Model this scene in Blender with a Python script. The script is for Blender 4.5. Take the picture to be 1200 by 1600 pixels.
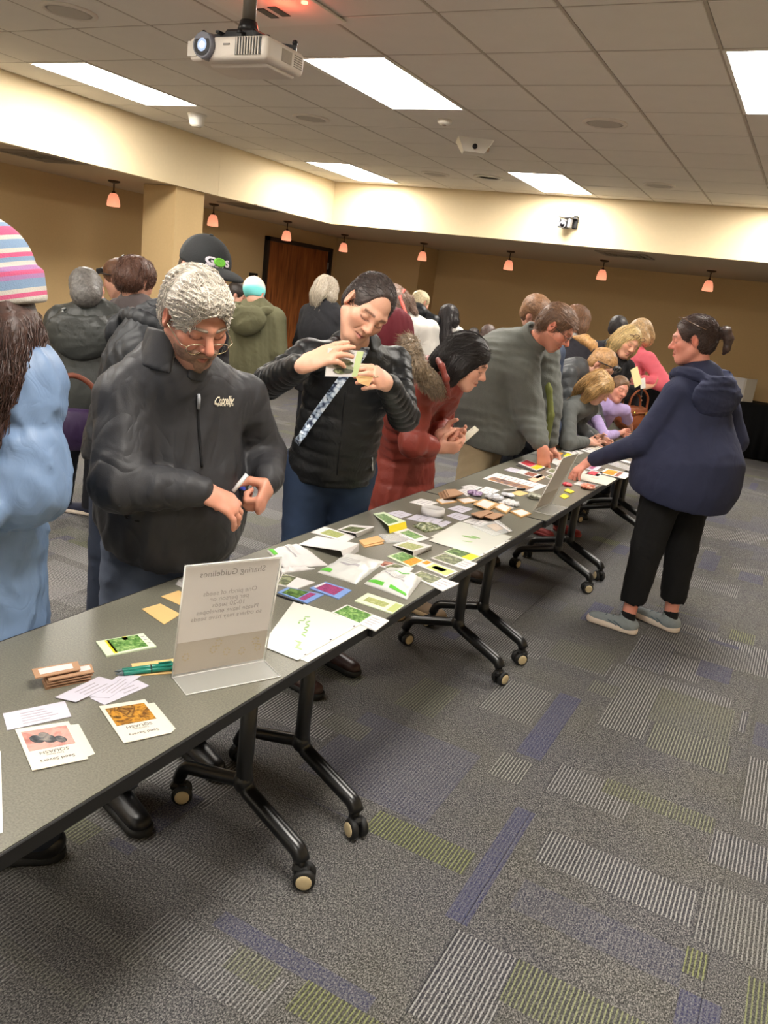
import bpy, bmesh, math, random
import numpy as np
from mathutils import Vector, Matrix

for o in list(bpy.data.objects):
    bpy.data.objects.remove(o)
S = bpy.context.scene
COL = S.collection
rnd = random.Random(7)
R_ = math.radians

# ---------------------------------------------------------------- camera
CAM_H = 1.625
FPX = 1239.37                       # focal length in pixels of the 1200 x 1600 frame
def _world_to_cam(rx, ro, rz):
    cx, sx, cy, sy, cz, sz = math.cos(rx), math.sin(rx), math.cos(ro), math.sin(ro), math.cos(rz), math.sin(rz)
    Rz = np.array([[cz, -sz, 0], [sz, cz, 0], [0, 0, 1.]])
    Rx = np.array([[1, 0, 0], [0, cx, -sx], [0, sx, cx]])
    Ro = np.array([[cy, -sy, 0], [sy, cy, 0], [0, 0, 1]])
    return Ro @ Rx @ Rz
W2C = _world_to_cam(-1.29999339, -0.12701304, -0.46520522)
cam_data = bpy.data.cameras.new('camera')
cam_data.sensor_fit = 'VERTICAL'
cam_data.sensor_height = 36.0
cam_data.lens = FPX * 36.0 / 1600.0
cam_data.clip_start = 0.02
cam = bpy.data.objects.new('camera', cam_data)
COL.objects.link(cam)
m4 = Matrix(W2C.T.tolist()).to_4x4()
m4.translation = Vector((0, 0, CAM_H))
cam.matrix_world = m4
S.camera = cam

# ---------------------------------------------------------------- world, exposure
w = bpy.data.worlds.new('world'); S.world = w; w.use_nodes = True
w.node_tree.nodes['Background'].inputs[0].default_value = (1.0, 0.9, 0.78, 1)
w.node_tree.nodes['Background'].inputs[1].default_value = 0.02
S.view_settings.view_transform = 'Standard'
S.view_settings.look = 'None'
S.view_settings.exposure = 1.38
S.view_settings.gamma = 1.0
S.view_settings.use_curve_mapping = False
PANEL_STRENGTH = 15.0
PANEL_COLOR = (1.0, 0.945, 0.865)

# ---------------------------------------------------------------- pixel helpers (a pixel of the photograph and a known plane give a point in the room)
def ray(u, v):
    return W2C.T @ np.array([(u - 600) / FPX, -(v - 800) / FPX, -1.0])
_O = np.array([0, 0, CAM_H])
def AX(u, v, x): d = ray(u, v); return d * (x / d[0]) + _O
def AY(u, v, y): d = ray(u, v); return d * (y / d[1]) + _O
def AZ(u, v, z): d = ray(u, v); return d * ((z - CAM_H) / d[2]) + _O
def AD(u, v, D): d = ray(u, v); return d * (D / math.hypot(d[0], d[1])) + _O
def V3(*a): return np.array(a, float)
def unit(v):
    v = np.asarray(v, float); return v / (np.linalg.norm(v) + 1e-12)

# ---------------------------------------------------------------- colours and materials
def lin(c):
    return tuple((x / 255 / 12.92) if x / 255 <= 0.04045 else ((x / 255 + 0.055) / 1.055) ** 2.4 for x in c)
MATS = {}
class NT:
    def __init__(s, name):
        s.m = bpy.data.materials.new(name); s.m.use_nodes = True
        s.t = s.m.node_tree; s.b = s.t.nodes['Principled BSDF']
    def n(s, typ, **kw):
        x = s.t.nodes.new(typ)
        for k, v in kw.items():
            if k.startswith('i_'):
                key = k[2:]
                x.inputs[int(key) if key.isdigit() else key.replace('_', ' ')].default_value = v
            else: setattr(x, k, v)
        return x
    def l(s, a, b): s.t.links.new(a, b)
    def math(s, op, a, b=None, c=None):
        x = s.n('ShaderNodeMath', operation=op)
        for i, q in enumerate((a, b, c)):
            if q is None: continue
            if isinstance(q, (int, float)): x.inputs[i].default_value = q
            else: s.l(q, x.inputs[i])
        return x.outputs[0]
    def mix(s, fac, a, b, mode='MIX'):
        x = s.n('ShaderNodeMix', data_type='RGBA', blend_type=mode)
        for i, q in ((0, fac), (6, a), (7, b)):
            if isinstance(q, (int, float)): x.inputs[i].default_value = q
            elif isinstance(q, (tuple, list)): x.inputs[i].default_value = tuple(q) + ((1,) if len(q) == 3 else ())
            else: s.l(q, x.inputs[i])
        return x.outputs[2]
    def ramp(s, fac, stops, interp='LINEAR'):
        x = s.n('ShaderNodeValToRGB'); s.l(fac, x.inputs[0]); cr = x.color_ramp; cr.interpolation = interp
        while len(cr.elements) < len(stops): cr.elements.new(0.5)
        for e, (p, c) in zip(cr.elements, stops):
            e.position = p; e.color = tuple(c) + ((1,) if len(c) == 3 else ())
        return x.outputs[0]
    def bump(s, h, strength=0.3, dist=0.01):
        x = s.n('ShaderNodeBump', i_Strength=strength, i_Distance=dist); s.l(h, x.inputs['Height']); s.l(x.outputs[0], s.b.inputs['Normal'])

def mat(name, col, rough=0.6, var=0.12, vscale=12.0, bump=0.0, bscale=200.0, metal=0.0, spec=0.5, coat=0.0, sheen=0.0, emit=None, estr=1.0):
    """a Principled material whose colour drifts a little with a noise texture"""
    if name in MATS: return MATS[name]
    q = NT(name); c = lin(col)
    co = q.n('ShaderNodeTexCoord').outputs['Object']
    nz = q.n('ShaderNodeTexNoise', i_Scale=vscale, i_Detail=3.0); q.l(co, nz.inputs['Vector'])
    a = tuple(max(0, x * (1 - var)) for x in c); b = tuple(min(1, x * (1 + var)) for x in c)
    q.l(q.mix(nz.outputs[0], a, b), q.b.inputs['Base Color'])
    q.b.inputs['Roughness'].default_value = rough; q.b.inputs['Metallic'].default_value = metal
    q.b.inputs['Specular IOR Level'].default_value = spec
    if coat: q.b.inputs['Coat Weight'].default_value = coat
    if sheen: q.b.inputs['Sheen Weight'].default_value = sheen; q.b.inputs['Sheen Roughness'].default_value = 0.5
    if bump:
        n2 = q.n('ShaderNodeTexNoise', i_Scale=bscale, i_Detail=2.0); q.l(co, n2.inputs['Vector']); q.bump(n2.outputs[0], bump, 0.003)
    if emit:
        q.b.inputs['Emission Color'].default_value = tuple(emit) + (1,); q.b.inputs['Emission Strength'].default_value = estr
    MATS[name] = q.m
    return q.m

# ---------------------------------------------------------------- objects
def tag(o, label=None, cat=None, group=None, kind=None):
    if label: o['label'] = label
    if cat: o['category'] = cat
    if group: o['group'] = group
    if kind: o['kind'] = kind
    return o
def empty(name, loc, rz=0.0):
    o = bpy.data.objects.new(name, None); COL.objects.link(o)
    o.location = tuple(float(c) for c in loc); o.rotation_euler = (0, 0, rz); o.empty_display_size = 0.1
    return o
def thing(name, label, cat, loc, rz=0.0, group=None):
    return tag(empty(name, loc, rz), label, cat, group)
def link(name, me, m=None, parent=None, loc=None, rot=None):
    o = bpy.data.objects.new(name, me); COL.objects.link(o)
    if m is not None and not me.materials:
        for x in (m if isinstance(m, (list, tuple)) else [m]): me.materials.append(x)
    if parent: o.parent = parent
    if loc is not None: o.location = tuple(float(c) for c in loc)
    if rot is not None: o.rotation_euler = rot
    return o
def np_mesh(name, v, faces, smooth=True):
    """faces: (n,4) or (n,3) index array"""
    me = bpy.data.meshes.new(name); v = np.asarray(v, np.float32); f = np.asarray(faces, np.int32)
    me.vertices.add(len(v)); me.vertices.foreach_set('co', v.ravel())
    k = f.shape[1]; me.loops.add(f.size); me.loops.foreach_set('vertex_index', f.ravel())
    me.polygons.add(len(f)); me.polygons.foreach_set('loop_start', np.arange(0, f.size, k, dtype=np.int32))
    me.polygons.foreach_set('loop_total', np.full(len(f), k, np.int32))
    me.polygons.foreach_set('use_smooth', np.full(len(f), smooth, bool))
    me.update(calc_edges=True); me.validate(); return me
class MB:
    """collects shapes into one bmesh"""
    def __init__(s): s.bm = bmesh.new(); s.mi = 0
    def _fin(s, faces, smooth):
        for f in faces: f.material_index = s.mi; f.smooth = smooth
    def box(s, c, d, rot=None, bev=0.0, smooth=False, seg=1):
        M = Matrix.Translation(Vector([float(x) for x in c])) @ (rot.to_4x4() if rot is not None else Matrix()) @ Matrix.Diagonal((d[0], d[1], d[2], 1))
        r = bmesh.ops.create_cube(s.bm, size=1.0, matrix=M); vs = r['verts']
        fs = list({f for v in vs for f in v.link_faces})
        if bev:
            es = list({e for v in vs for e in v.link_edges})
            r = bmesh.ops.bevel(s.bm, geom=es, offset=bev, segments=seg, affect='EDGES', profile=0.5)
            fs = list({f for v in r['verts'] for f in v.link_faces} | {f for f in fs if f.is_valid})
        s._fin(fs, smooth); return s
    def cyl(s, a, b, r1, r2=None, n=16, cap=True, smooth=True):
        a, b = Vector([float(x) for x in a]), Vector([float(x) for x in b]); d = b - a
        q = d.to_track_quat('Z', 'Y').to_matrix().to_4x4()
        M = Matrix.Translation((a + b) / 2) @ q
        r = bmesh.ops.create_cone(s.bm, cap_ends=cap, segments=n, radius1=r1, radius2=r1 if r2 is None else r2, depth=d.length, matrix=M)
        for f in {f for v in r['verts'] for f in v.link_faces}:
            f.material_index = s.mi; f.smooth = smooth and len(f.verts) == 4
        return s
    def sphere(s, c, r, sc=(1, 1, 1), rot=None, u=16, v=10):
        M = Matrix.Translation(Vector([float(x) for x in c])) @ (rot.to_4x4() if rot is not None else Matrix()) @ Matrix.Diagonal((sc[0], sc[1], sc[2], 1))
        q = bmesh.ops.create_uvsphere(s.bm, u_segments=u, v_segments=v, radius=r, matrix=M)
        s._fin({f for w_ in q['verts'] for f in w_.link_faces}, True); return s
    def tube(s, pts, r, n=10, cap=True):
        pts = [Vector([float(x) for x in p]) for p in pts]; rings = []
        rr = r if isinstance(r, (list, tuple)) else [r] * len(pts)
        t0 = (pts[1] - pts[0]).normalized(); up = t0.orthogonal().normalized()
        for i, p in enumerate(pts):
            t = (pts[min(i + 1, len(pts) - 1)] - pts[max(i - 1, 0)]).normalized()
            up = (up - t * up.dot(t)).normalized(); sd = t.cross(up)
            rings.append([s.bm.verts.new(p + (up * math.cos(k * 2 * math.pi / n) + sd * math.sin(k * 2 * math.pi / n)) * rr[i]) for k in range(n)])
        fs = []
        for a, b in zip(rings, rings[1:]):
            for k in range(n): fs.append(s.bm.faces.new((a[k], a[(k + 1) % n], b[(k + 1) % n], b[k])))
        s._fin(fs, True)
        if cap: s._fin([s.bm.faces.new(rings[0][::-1]), s.bm.faces.new(rings[-1])], False)
        return s
    def lathe(s, prof, c=(0, 0, 0), n=24, rot=None):
        M = Matrix.Translation(Vector([float(x) for x in c])) @ (rot.to_4x4() if rot is not None else Matrix())
        rings = [[s.bm.verts.new(M @ Vector((r * math.cos(k * 2 * math.pi / n), r * math.sin(k * 2 * math.pi / n), z))) for k in range(n)] for r, z in prof]
        fs = []
        for a, b in zip(rings, rings[1:]):
            for k in range(n): fs.append(s.bm.faces.new((a[k], a[(k + 1) % n], b[(k + 1) % n], b[k])))
        s._fin(fs, True)
        for rg, rv in ((rings[0], True), (rings[-1], False)):
            s._fin([s.bm.faces.new(rg[::-1] if rv else rg)], False)
        return s
    def poly(s, pts, h, axis=(0, 0, 1)):
        """prism from a flat outline"""
        h = Vector(axis) * h
        a = [s.bm.verts.new(Vector([float(x) for x in p])) for p in pts]; b = [s.bm.verts.new(Vector([float(x) for x in p]) + h) for p in pts]
        fs = [s.bm.faces.new(a[::-1]), s.bm.faces.new(b)]
        for k in range(len(a)): fs.append(s.bm.faces.new((a[k], a[(k + 1) % len(a)], b[(k + 1) % len(a)], b[k])))
        s._fin(fs, False); return s
    def quad(s, pts):
        s._fin([s.bm.faces.new([s.bm.verts.new(Vector([float(x) for x in p])) for p in pts])], False); return s
    def mesh(s, name):
        bmesh.ops.recalc_face_normals(s.bm, faces=s.bm.faces[:])
        me = bpy.data.meshes.new(name); s.bm.to_mesh(me); s.bm.free(); return me
    def build(s, name, m, parent=None, loc=None, rot=None):
        return link(name, s.mesh(name), m, parent, loc, rot)
def arc_pts(p, n=6):
    """rounds the corners of a polyline (Catmull-Rom)"""
    p = [Vector([float(x) for x in q]) for q in p]; out = []
    P = [p[0] * 2 - p[1]] + p + [p[-1] * 2 - p[-2]]
    for i in range(1, len(P) - 2):
        a, b, c, d = P[i - 1], P[i], P[i + 1], P[i + 2]
        for k in range(n):
            t = k / n
            out.append(0.5 * ((2 * b) + (c - a) * t + (2 * a - 5 * b + 4 * c - d) * t * t + (3 * b - a - 3 * c + d) * t ** 3))
    out.append(p[-1]); return out
def round_bends(p, r, n=5):
    """a polyline with straight runs and rounded bends of radius about r"""
    p = [Vector([float(x) for x in q]) for q in p]; out = [p[0]]
    for a, b, c in zip(p, p[1:], p[2:]):
        u, v = (a - b), (c - b); L = min(r, u.length * .49, v.length * .49); u, v = b + u.normalized() * L, b + v.normalized() * L
        for k in range(n + 1):
            t = k / n; out.append(u * (1 - t) ** 2 + b * 2 * t * (1 - t) + v * t * t)
    out.append(p[-1]); return out
def text_mesh(body, size=0.1, ext=0.0, align='CENTER', shear=0.0, space=1.0, bold=0.0):
    cu = bpy.data.curves.new('text', 'FONT'); cu.body = body; cu.size = size; cu.extrude = ext; cu.align_x = align
    cu.align_y = 'CENTER'; cu.shear = shear; cu.resolution_u = 3; cu.offset = bold; cu.space_character = space
    o = bpy.data.objects.new('text', cu); COL.objects.link(o)
    dg = bpy.context.evaluated_depsgraph_get(); dg.update()
    me = bpy.data.meshes.new_from_object(o.evaluated_get(dg)); bpy.data.objects.remove(o); bpy.data.curves.remove(cu)
    me.materials.clear(); return me
# ================================================================= the room
CEIL, LOW = 2.91, 2.385
XL, XS, YS, YB, YN = -7.70, -6.10, 9.50, 12.90, 12.25       # left wall, left soffit, back soffit, back wall, near part of the back wall
XR, YF = 2.6, -4.6                                          # right and rear walls, out of the frame

# ---- materials of the shell
def carpet_material():
    """speckled loop pile; the 'weave' attribute says where light, green or blue yarn lines run"""
    q = NT('carpet_tile_pattern'); pos = q.n('ShaderNodeNewGeometry').outputs['Position']
    sep = q.n('ShaderNodeSeparateXYZ'); q.l(pos, sep.inputs[0]); X = sep.outputs[0]
    at = q.n('ShaderNodeAttribute', attribute_name='weave'); sc = q.n('ShaderNodeSeparateColor'); q.l(at.outputs['Color'], sc.inputs[0]); L, G, B = sc.outputs[0], sc.outputs[1], sc.outputs[2]
    nz = q.n('ShaderNodeTexNoise', i_Scale=60.0, i_Detail=2.0); q.l(pos, nz.inputs['Vector'])
    xw = q.math('ADD', X, q.math('MULTIPLY', q.math('SUBTRACT', nz.outputs[0], 0.5), 0.004))
    line = q.math('SINE', q.math('MULTIPLY', xw, 2 * math.pi / 0.0122))
    ln = q.n('ShaderNodeMapRange', i_1=0.15, i_2=0.85); q.l(line, ln.inputs[0]); ln = ln.outputs[0]
    mp = q.n('ShaderNodeMapping'); mp.inputs['Scale'].default_value = (1, .6, 1); q.l(pos, mp.inputs[0])
    sp = q.n('ShaderNodeTexNoise', i_Scale=270.0, i_Detail=3.0, i_Roughness=0.75); q.l(mp.outputs[0], sp.inputs['Vector'])
    drift = q.n('ShaderNodeTexNoise', i_Scale=2.6, i_Detail=1.0); q.l(pos, drift.inputs['Vector'])
    base = q.ramp(sp.outputs[0], [(0.38, lin((38, 38, 40))), (0.5, lin((91, 90, 89))), (0.62, lin((156, 153, 149)))])
    base = q.mix(0.14, base, q.ramp(drift.outputs[0], [(0.35, lin((66, 68, 90))), (0.65, lin((100, 98, 80)))]))
    br = q.n('ShaderNodeMapRange', i_1=0.36, i_2=0.5); q.l(sp.outputs[0], br.inputs[0]); lb = q.math('MULTIPLY', ln, q.math('ADD', q.math('MULTIPLY', br.outputs[0], .7), .3))
    any_ = q.math('MAXIMUM', L, G)
    c = q.mix(q.math('MULTIPLY', any_, q.math('MULTIPLY', q.math('SUBTRACT', 1.0, ln), 0.45)), base, lin((42, 42, 47)))
    ycol = q.mix(G, lin((186, 184, 182)), lin((158, 166, 98)))
    c = q.mix(q.math('MULTIPLY', q.math('MULTIPLY', lb, any_), .85), c, ycol)
    c = q.mix(q.math('MULTIPLY', G, 0.22), c, lin((92, 94, 60)))
    bcol = q.mix(q.math('MULTIPLY', q.math('SUBTRACT', 1.0, ln), .8), lin((98, 102, 128)), lin((40, 42, 96)))
    c = q.mix(q.math('MULTIPLY', B, q.math('ADD', .42, q.math('MULTIPLY', q.math('SUBTRACT', 1.0, br.outputs[0]), .4))), c, bcol)
    q.l(c, q.b.inputs['Base Color'])
    q.b.inputs['Roughness'].default_value = 0.95; q.b.inputs['Specular IOR Level'].default_value = 0.15
    q.bump(q.math('ADD', sp.outputs[0], q.math('MULTIPLY', ln, 0.3)), 0.6, 0.004)
    return q.m
M_carpet = carpet_material()
def weave_rects():
    """woven patches, long sides along or across the yarn; the ones laid near the camera as the photograph shows them"""
    r = random.Random(11); out = []
    for k in range(760):
        x, y = r.uniform(-9, 1.2), r.uniform(-.5, 11.8); t = r.random()
        w_, l_, c = ((r.uniform(.25, .6), r.uniform(.12, .3), (r.uniform(.35, 1), 0, 0)) if t < .52 else (r.uniform(.07, .16), r.uniform(.25, .6), (0, 0, r.uniform(.5, 1))) if t < .72 else (r.uniform(.2, .5), r.uniform(.1, .22), (.4, r.uniform(.35, .8), 0)) if t < .84 else (r.uniform(.2, .6), r.uniform(.15, .4), (.15, 0, .3)))
        if x + w_ > -1.25 and y < 3.4: continue
        out.append((x, x + w_, y, y + l_, c))
    K = 600 / 952
    A = [((600, 188), (640, 345), (1, .1, 0)), ((672, 298), (848, 432), (.85, .4, 0)), ((690, 215), (850, 360), (.25, .45, 0)), ((437, 228), (388, 398), (0, 0, 1)), ((298, 376), (335, 458), (.85, .15, 0)), ((437, 403), (600, 545), (.8, 0, 0)), ((555, 440), (815, 580), (.7, .6, 0)), ((412, 568), (757, 811), (.95, .05, .1)), ((330, 510), (205, 808), (0, 0, 1)), ((-10, 520), (195, 682), (.8, .9, 0)), ((180, 812), (235, 1120), (.9, 0, .1)), ((335, 888), (640, 1180), (.9, .75, .1)), ((752, 855), (795, 945), (.8, .9, 0)), ((735, 960), (822, 1110), (0, 0, .9)), ((905, 930), (990, 1110), (.8, .85, .1)), ((820, 565), (985, 720), (.9, 0, .1)), ((795, 690), (960, 925), (.65, .05, 0)), ((350, 690), (730, 960), (.1, 0, .35)), ((-40, 275), (100, 556), (.2, 0, .5)), ((300, 190), (360, 310), (.75, .1, 0)), ((100, 190), (120, 292), (.5, .5, 0)), ((640, 85), (690, 185), (.9, 0, .2)), ((440, 95), (545, 185), (.4, .35, 0)), ((520, 195), (570, 245), (.7, .3, 0)), ((888, 272), (895, 330), (.8, 0, .2)), ((905, 385), (985, 580), (.8, 0, 0)), ((922, 300), (985, 380), (0, 0, .6)), ((860, 70), (915, 112), (.4, .7, 0)), ((690, 190), (890, 250), (.6, .1, 0)), ((230, 60), (330, 150), (.6, 0, 0)), ((60, 60), (180, 150), (.5, 0, 0))]
    for (a, b), (c_, d), col in A: p, q_ = AZ(600 + a * K, 938 + b * K, 0), AZ(600 + c_ * K, 938 + d * K, 0); out.append((p[0], q_[0], q_[1], p[1], col))
    Bq = [((240, 600), (600, 860), (.45, 0, 0)), ((0, 740), (330, 1010), (.45, .1, 0)), ((420, 868), (640, 1150), (.6, 0, 0)), ((560, 870), (905, 1128), (0, 0, .7)), ((765, 1040), (900, 1230), (.85, .9, 0)), ((600, 955), (655, 1072), (.6, .55, 0)), ((640, 640), (700, 690), (.6, 0, 0)), ((0, 920), (200, 1120), (.3, .25, 0)), ((830, 380), (890, 450), (.5, .2, 0)), ((700, 560), (860, 640), (0, 0, .4))]
    for (a, b), (c_, d), col in Bq: p, q_ = AZ(a * K, 875 + b * K, 0), AZ(c_ * K, 875 + d * K, 0); out.append((p[0], q_[0], q_[1], p[1], col))
    return out
def carpet_tile_mesh(cx, cy, T_, rects):
    h = T_ / 2 - .0006; X = [cx - h, cx + h]; Y = [cy - h, cy + h]; rs = [r for r in rects if r[0] < cx + h and r[1] > cx - h and r[2] < cy + h and r[3] > cy - h]
    for r in rs: X += [v for v in r[:2] if abs(v - cx) < h]; Y += [v for v in r[2:4] if abs(v - cy) < h]
    X, Y = sorted(set(X)), sorted(set(Y)); nx, ny = len(X), len(Y)
    v = [(x - cx, y - cy, 0) for x in X for y in Y]; f = []; col = []
    for i in range(nx - 1):
        for j in range(ny - 1):
            f.append((i * ny + j, (i + 1) * ny + j, (i + 1) * ny + j + 1, i * ny + j + 1)); mx, my = (X[i] + X[i + 1]) / 2, (Y[j] + Y[j + 1]) / 2; c = (0, 0, 0)
            for r in rs:
                if r[0] < mx < r[1] and r[2] < my < r[3]: c = r[4]
            col.append(c)
    n0 = len(v); v += [(-h, -h, -.011), (h, -h, -.011), (h, h, -.011), (-h, h, -.011)]; k = [0, (nx - 1) * ny, nx * ny - 1, ny - 1]
    for a in range(4): f.append((n0 + a, n0 + (a + 1) % 4, k[(a + 1) % 4], k[a])); col.append((0, 0, 0))
    me = np_mesh('carpet_tile', v, f, False); a = me.color_attributes.new('weave', 'FLOAT_COLOR', 'CORNER'); a.data.foreach_set('color', [z for c in col for _ in range(4) for z in (*c, 1.0)]); me.materials.append(M_carpet); return me
M_carpet_under = mat('carpet_backing', (62, 62, 60), 0.95)
M_tile = mat('ceiling_tile_board', (226, 220, 210), 0.95, 0.04, 6, 0.5, 320, spec=0.1)
M_grid = mat('ceiling_grid_metal', (176, 165, 150), 0.6, 0.05)
M_gap = mat('ceiling_joint_shadow', (96, 88, 78), 0.9, 0.05)
M_cream = mat('soffit_cream_vinyl', (226, 208, 172), 0.75, 0.03, 30, 0.25, 500, spec=0.25)
M_wall = mat('tan_vinyl_wallcovering', (204, 176, 130), 0.8, 0.05, 40, 0.4, 420, spec=0.2)
M_low = mat('lower_ceiling_plaster', (196, 178, 152), 0.9, 0.04, 20, 0.2, 300, spec=0.15)
M_white = mat('white_plastic', (226, 222, 212), 0.45, 0.03)
M_vent = mat('vent_grey_metal', (150, 136, 118), 0.6, 0.05)
M_blackframe = mat('dark_bronze_frame', (34, 26, 24), 0.5, 0.1)
M_base = mat('dark_vinyl_base', (46, 40, 36), 0.6, 0.1)
def struct(name, m, mb, label=None, parent=None):
    o = mb.build(name, m, parent)
    if parent is None: o['kind'] = 'structure'
    if label: o['label'] = label
    return o
# ---- floor of carpet tiles
fl = struct('floor', M_carpet_under, MB().box(((XL + XR) / 2, (YF + YB) / 2, -0.06), (XR - XL + .4, YB - YF + .4, 0.1)), 'grey carpet tile floor with blue and green striped patches')
T = 0.6096
RECTS = weave_rects()
n = 0
for j in range(0, 22):
    for i in range(-13, 6):
        x, y = (i + .5) * T + 0.12, (j + .5) * T - 0.33
        if x - T / 2 < XL or y > YB: continue
        if x > 0.9 or x < -0.75 - y * 1.4 or y > 11.2 or n >= 295: continue
        link('carpet_tile', carpet_tile_mesh(x, y, T, RECTS), None, fl, (x, y, -0.0004 * ((i * 7 + j * 3) % 3))); n += 1
# carpet past the laid tiles, out of the frame
cm = MB()
cm.box(((1.1 + XR) / 2, (YF + YB) / 2, -0.006), (XR - 1.1, YB - YF, 0.0095)); cm.box((-2.5, (YF - .45) / 2, -0.0065), (9, -YF - .45, 0.009)); cm.box(((XL + XR) / 2, (YF + YB) / 2, -0.0095), (XR - XL, YB - YF, 0.003))
cm.build('carpet_field', M_carpet, fl)['kind'] = 'stuff'

# ---- main ceiling: slab, tiles, grid bars, light panels
GX, GY = -0.744, 3.79
def cell(i, j): return GX + (i + .5) * T, GY + (j + .5) * T
ce = struct('ceiling', M_gap, MB().box(((XS + XR) / 2, (YF + YS) / 2, CEIL + .09), (XR - XS, YS - YF, 0.06)), 'suspended ceiling of grey white square tiles in a metal grid')
PANELS = [(i, j) for i in (-8, -4, 0) for j in (-11, -5, 1, 7)]
def is_panel(i, j): return any(i == a and b <= j < b + 2 for a, b in PANELS)
ctile = MB().box((0, 0, 0.012), (T - 0.020, T - 0.020, 0.018), bev=0.003).mesh('ceiling_tile'); ctile.materials.append(M_tile)
fld = MB()
for i in range(-9, 6):
    for j in range(-14, 10):
        x, y = cell(i, j)
        if is_panel(i, j): continue
        x0, x1, y0, y1 = max(x - T / 2, XS), min(x + T / 2, XR), max(y - T / 2, YF), min(y + T / 2, YS)
        if x1 - x0 < .02 or y1 - y0 < .02: continue
        full = x1 - x0 > T - .01 and y1 - y0 > T - .01
        if full and -9 <= i <= 2 and -3 <= j <= 9: link('ceiling_tile', ctile, None, ce, (x, y, CEIL))
        elif -9 <= i <= 2 and -3 <= j <= 9: MB().box(((x0 + x1) / 2, (y0 + y1) / 2, CEIL + .012), (x1 - x0 - .014, y1 - y0 - .014, .018)).build('ceiling_tile', M_tile, ce)
        else: fld.box(((x0 + x1) / 2, (y0 + y1) / 2, CEIL + .012), (x1 - x0 - .02, y1 - y0 - .02, .018))
fld.build('ceiling_tile_field', M_tile, ce)['kind'] = 'stuff'
bar_y = MB().box((0, (YF + YS) / 2, CEIL + .009), (0.015, YS - YF, 0.010)).mesh('grid_bar')
bar_x = MB().box(((XS + XR) / 2, 0, CEIL + .0105), (XR - XS, 0.013, 0.010)).mesh('grid_bar')
for me in (bar_y, bar_x): me.materials.append(M_grid)
for i in range(-8, 6): link('grid_bar', bar_y, None, ce, (GX + i * T, 0, 0))
for j in range(-13, 10): link('grid_bar', bar_x, None, ce, (0, GY + j * T, 0))
M_panel = NT('light_panel_diffuser')
M_panel.b.inputs['Base Color'].default_value = (.9, .9, .88, 1); M_panel.b.inputs['Emission Color'].default_value = PANEL_COLOR + (1,)
M_panel.b.inputs['Emission Strength'].default_value = PANEL_STRENGTH; M_panel.b.inputs['Roughness'].default_value = 0.6
M_panel = M_panel.m
frame = MB()
for sx in (-1, 1): frame.box((sx * (T / 2 - .014), 0, .006), (.020, 2 * T - .008, .016)); 
for sy in (-1, 1): frame.box((0, sy * (T - .014), .006), (T - .008, .020, .016))
frame = frame.mesh('panel_frame'); frame.materials.append(M_white)
diff = MB().box((0, 0, .012), (T - .046, 2 * T - .046, .006)).mesh('diffuser'); diff.materials.append(M_panel)
where = {(-8, 1): 'at the upper left, beside the cream bulkhead', (-4, 1): 'right of the projector, large and near', (0, 1): 'cut by the right edge of the frame, near',
         (-8, 7): 'far left one, by the corner of the cream bulkhead', (-4, 7): 'far one, above the bulkhead camera', (0, 7): 'far one, a sliver at the right edge'}
for (i, j) in PANELS:
    x, y = GX + (i + .5) * T, GY + (j + 1) * T
    lab = 'lit white ceiling panel, ' + where[(i, j)] if (i, j) in where else 'lit ceiling panel out of the frame, %s row, %s' % ({-11: 'rearmost', -5: 'overhead', 1: 'front', 7: 'far'}[j], {-8: 'left one', -4: 'middle one', 0: 'right one'}[i])
    t = thing('ceiling_light', lab, 'light', (x, y, CEIL), 0, 'ceiling light panels' if (i, j) in where else 'ceiling light panels out of the frame')
    link('panel_frame', frame, None, t); link('diffuser', diff, None, t)

# ---- cream bulkhead round the raised ceiling, lower ceiling beyond it
t_ = 0.10
struct('trim_1', M_cream, MB().box((XS - t_ / 2, (YF + 7.19) / 2, (LOW + CEIL) / 2 + .04), (t_, 7.19 - YF - .006, CEIL - LOW + .08)), 'cream bulkhead face along the left side, near length')
struct('trim_2', M_cream, MB().box((XS - t_ / 2, (7.19 + YS + t_) / 2, (LOW + CEIL) / 2 + .04), (t_, YS + t_ - 7.19, CEIL - LOW + .08)), 'cream bulkhead face along the left side, far length')
struct('trim_3', M_cream, MB().box(((XS + XR) / 2, YS + t_ / 2, (LOW + CEIL) / 2 + .04), (XR - XS, t_, CEIL - LOW + .08)), 'cream bulkhead face across the back of the room')
struct('trim_4', M_low, MB().box(((XL + XS - t_) / 2, (YF + YB) / 2, LOW + .03), (XS - t_ - XL, YB - YF, .05)), 'low plaster ceiling along the left wall')
struct('trim_5', M_low, MB().box(((XS - t_ + XR) / 2, (YS + t_ + YB) / 2, LOW + .03), (XR - XS + t_, YB - YS - t_, .05)), 'low plaster ceiling along the back wall')
mb = MB().box((XS - t_ / 2, (YF + YS) / 2, LOW + .001), (t_, YS - YF, .004)); mb.box(((XS + XR) / 2, YS + t_ / 2, LOW + .001), (XR - XS, t_, .004))
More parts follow.
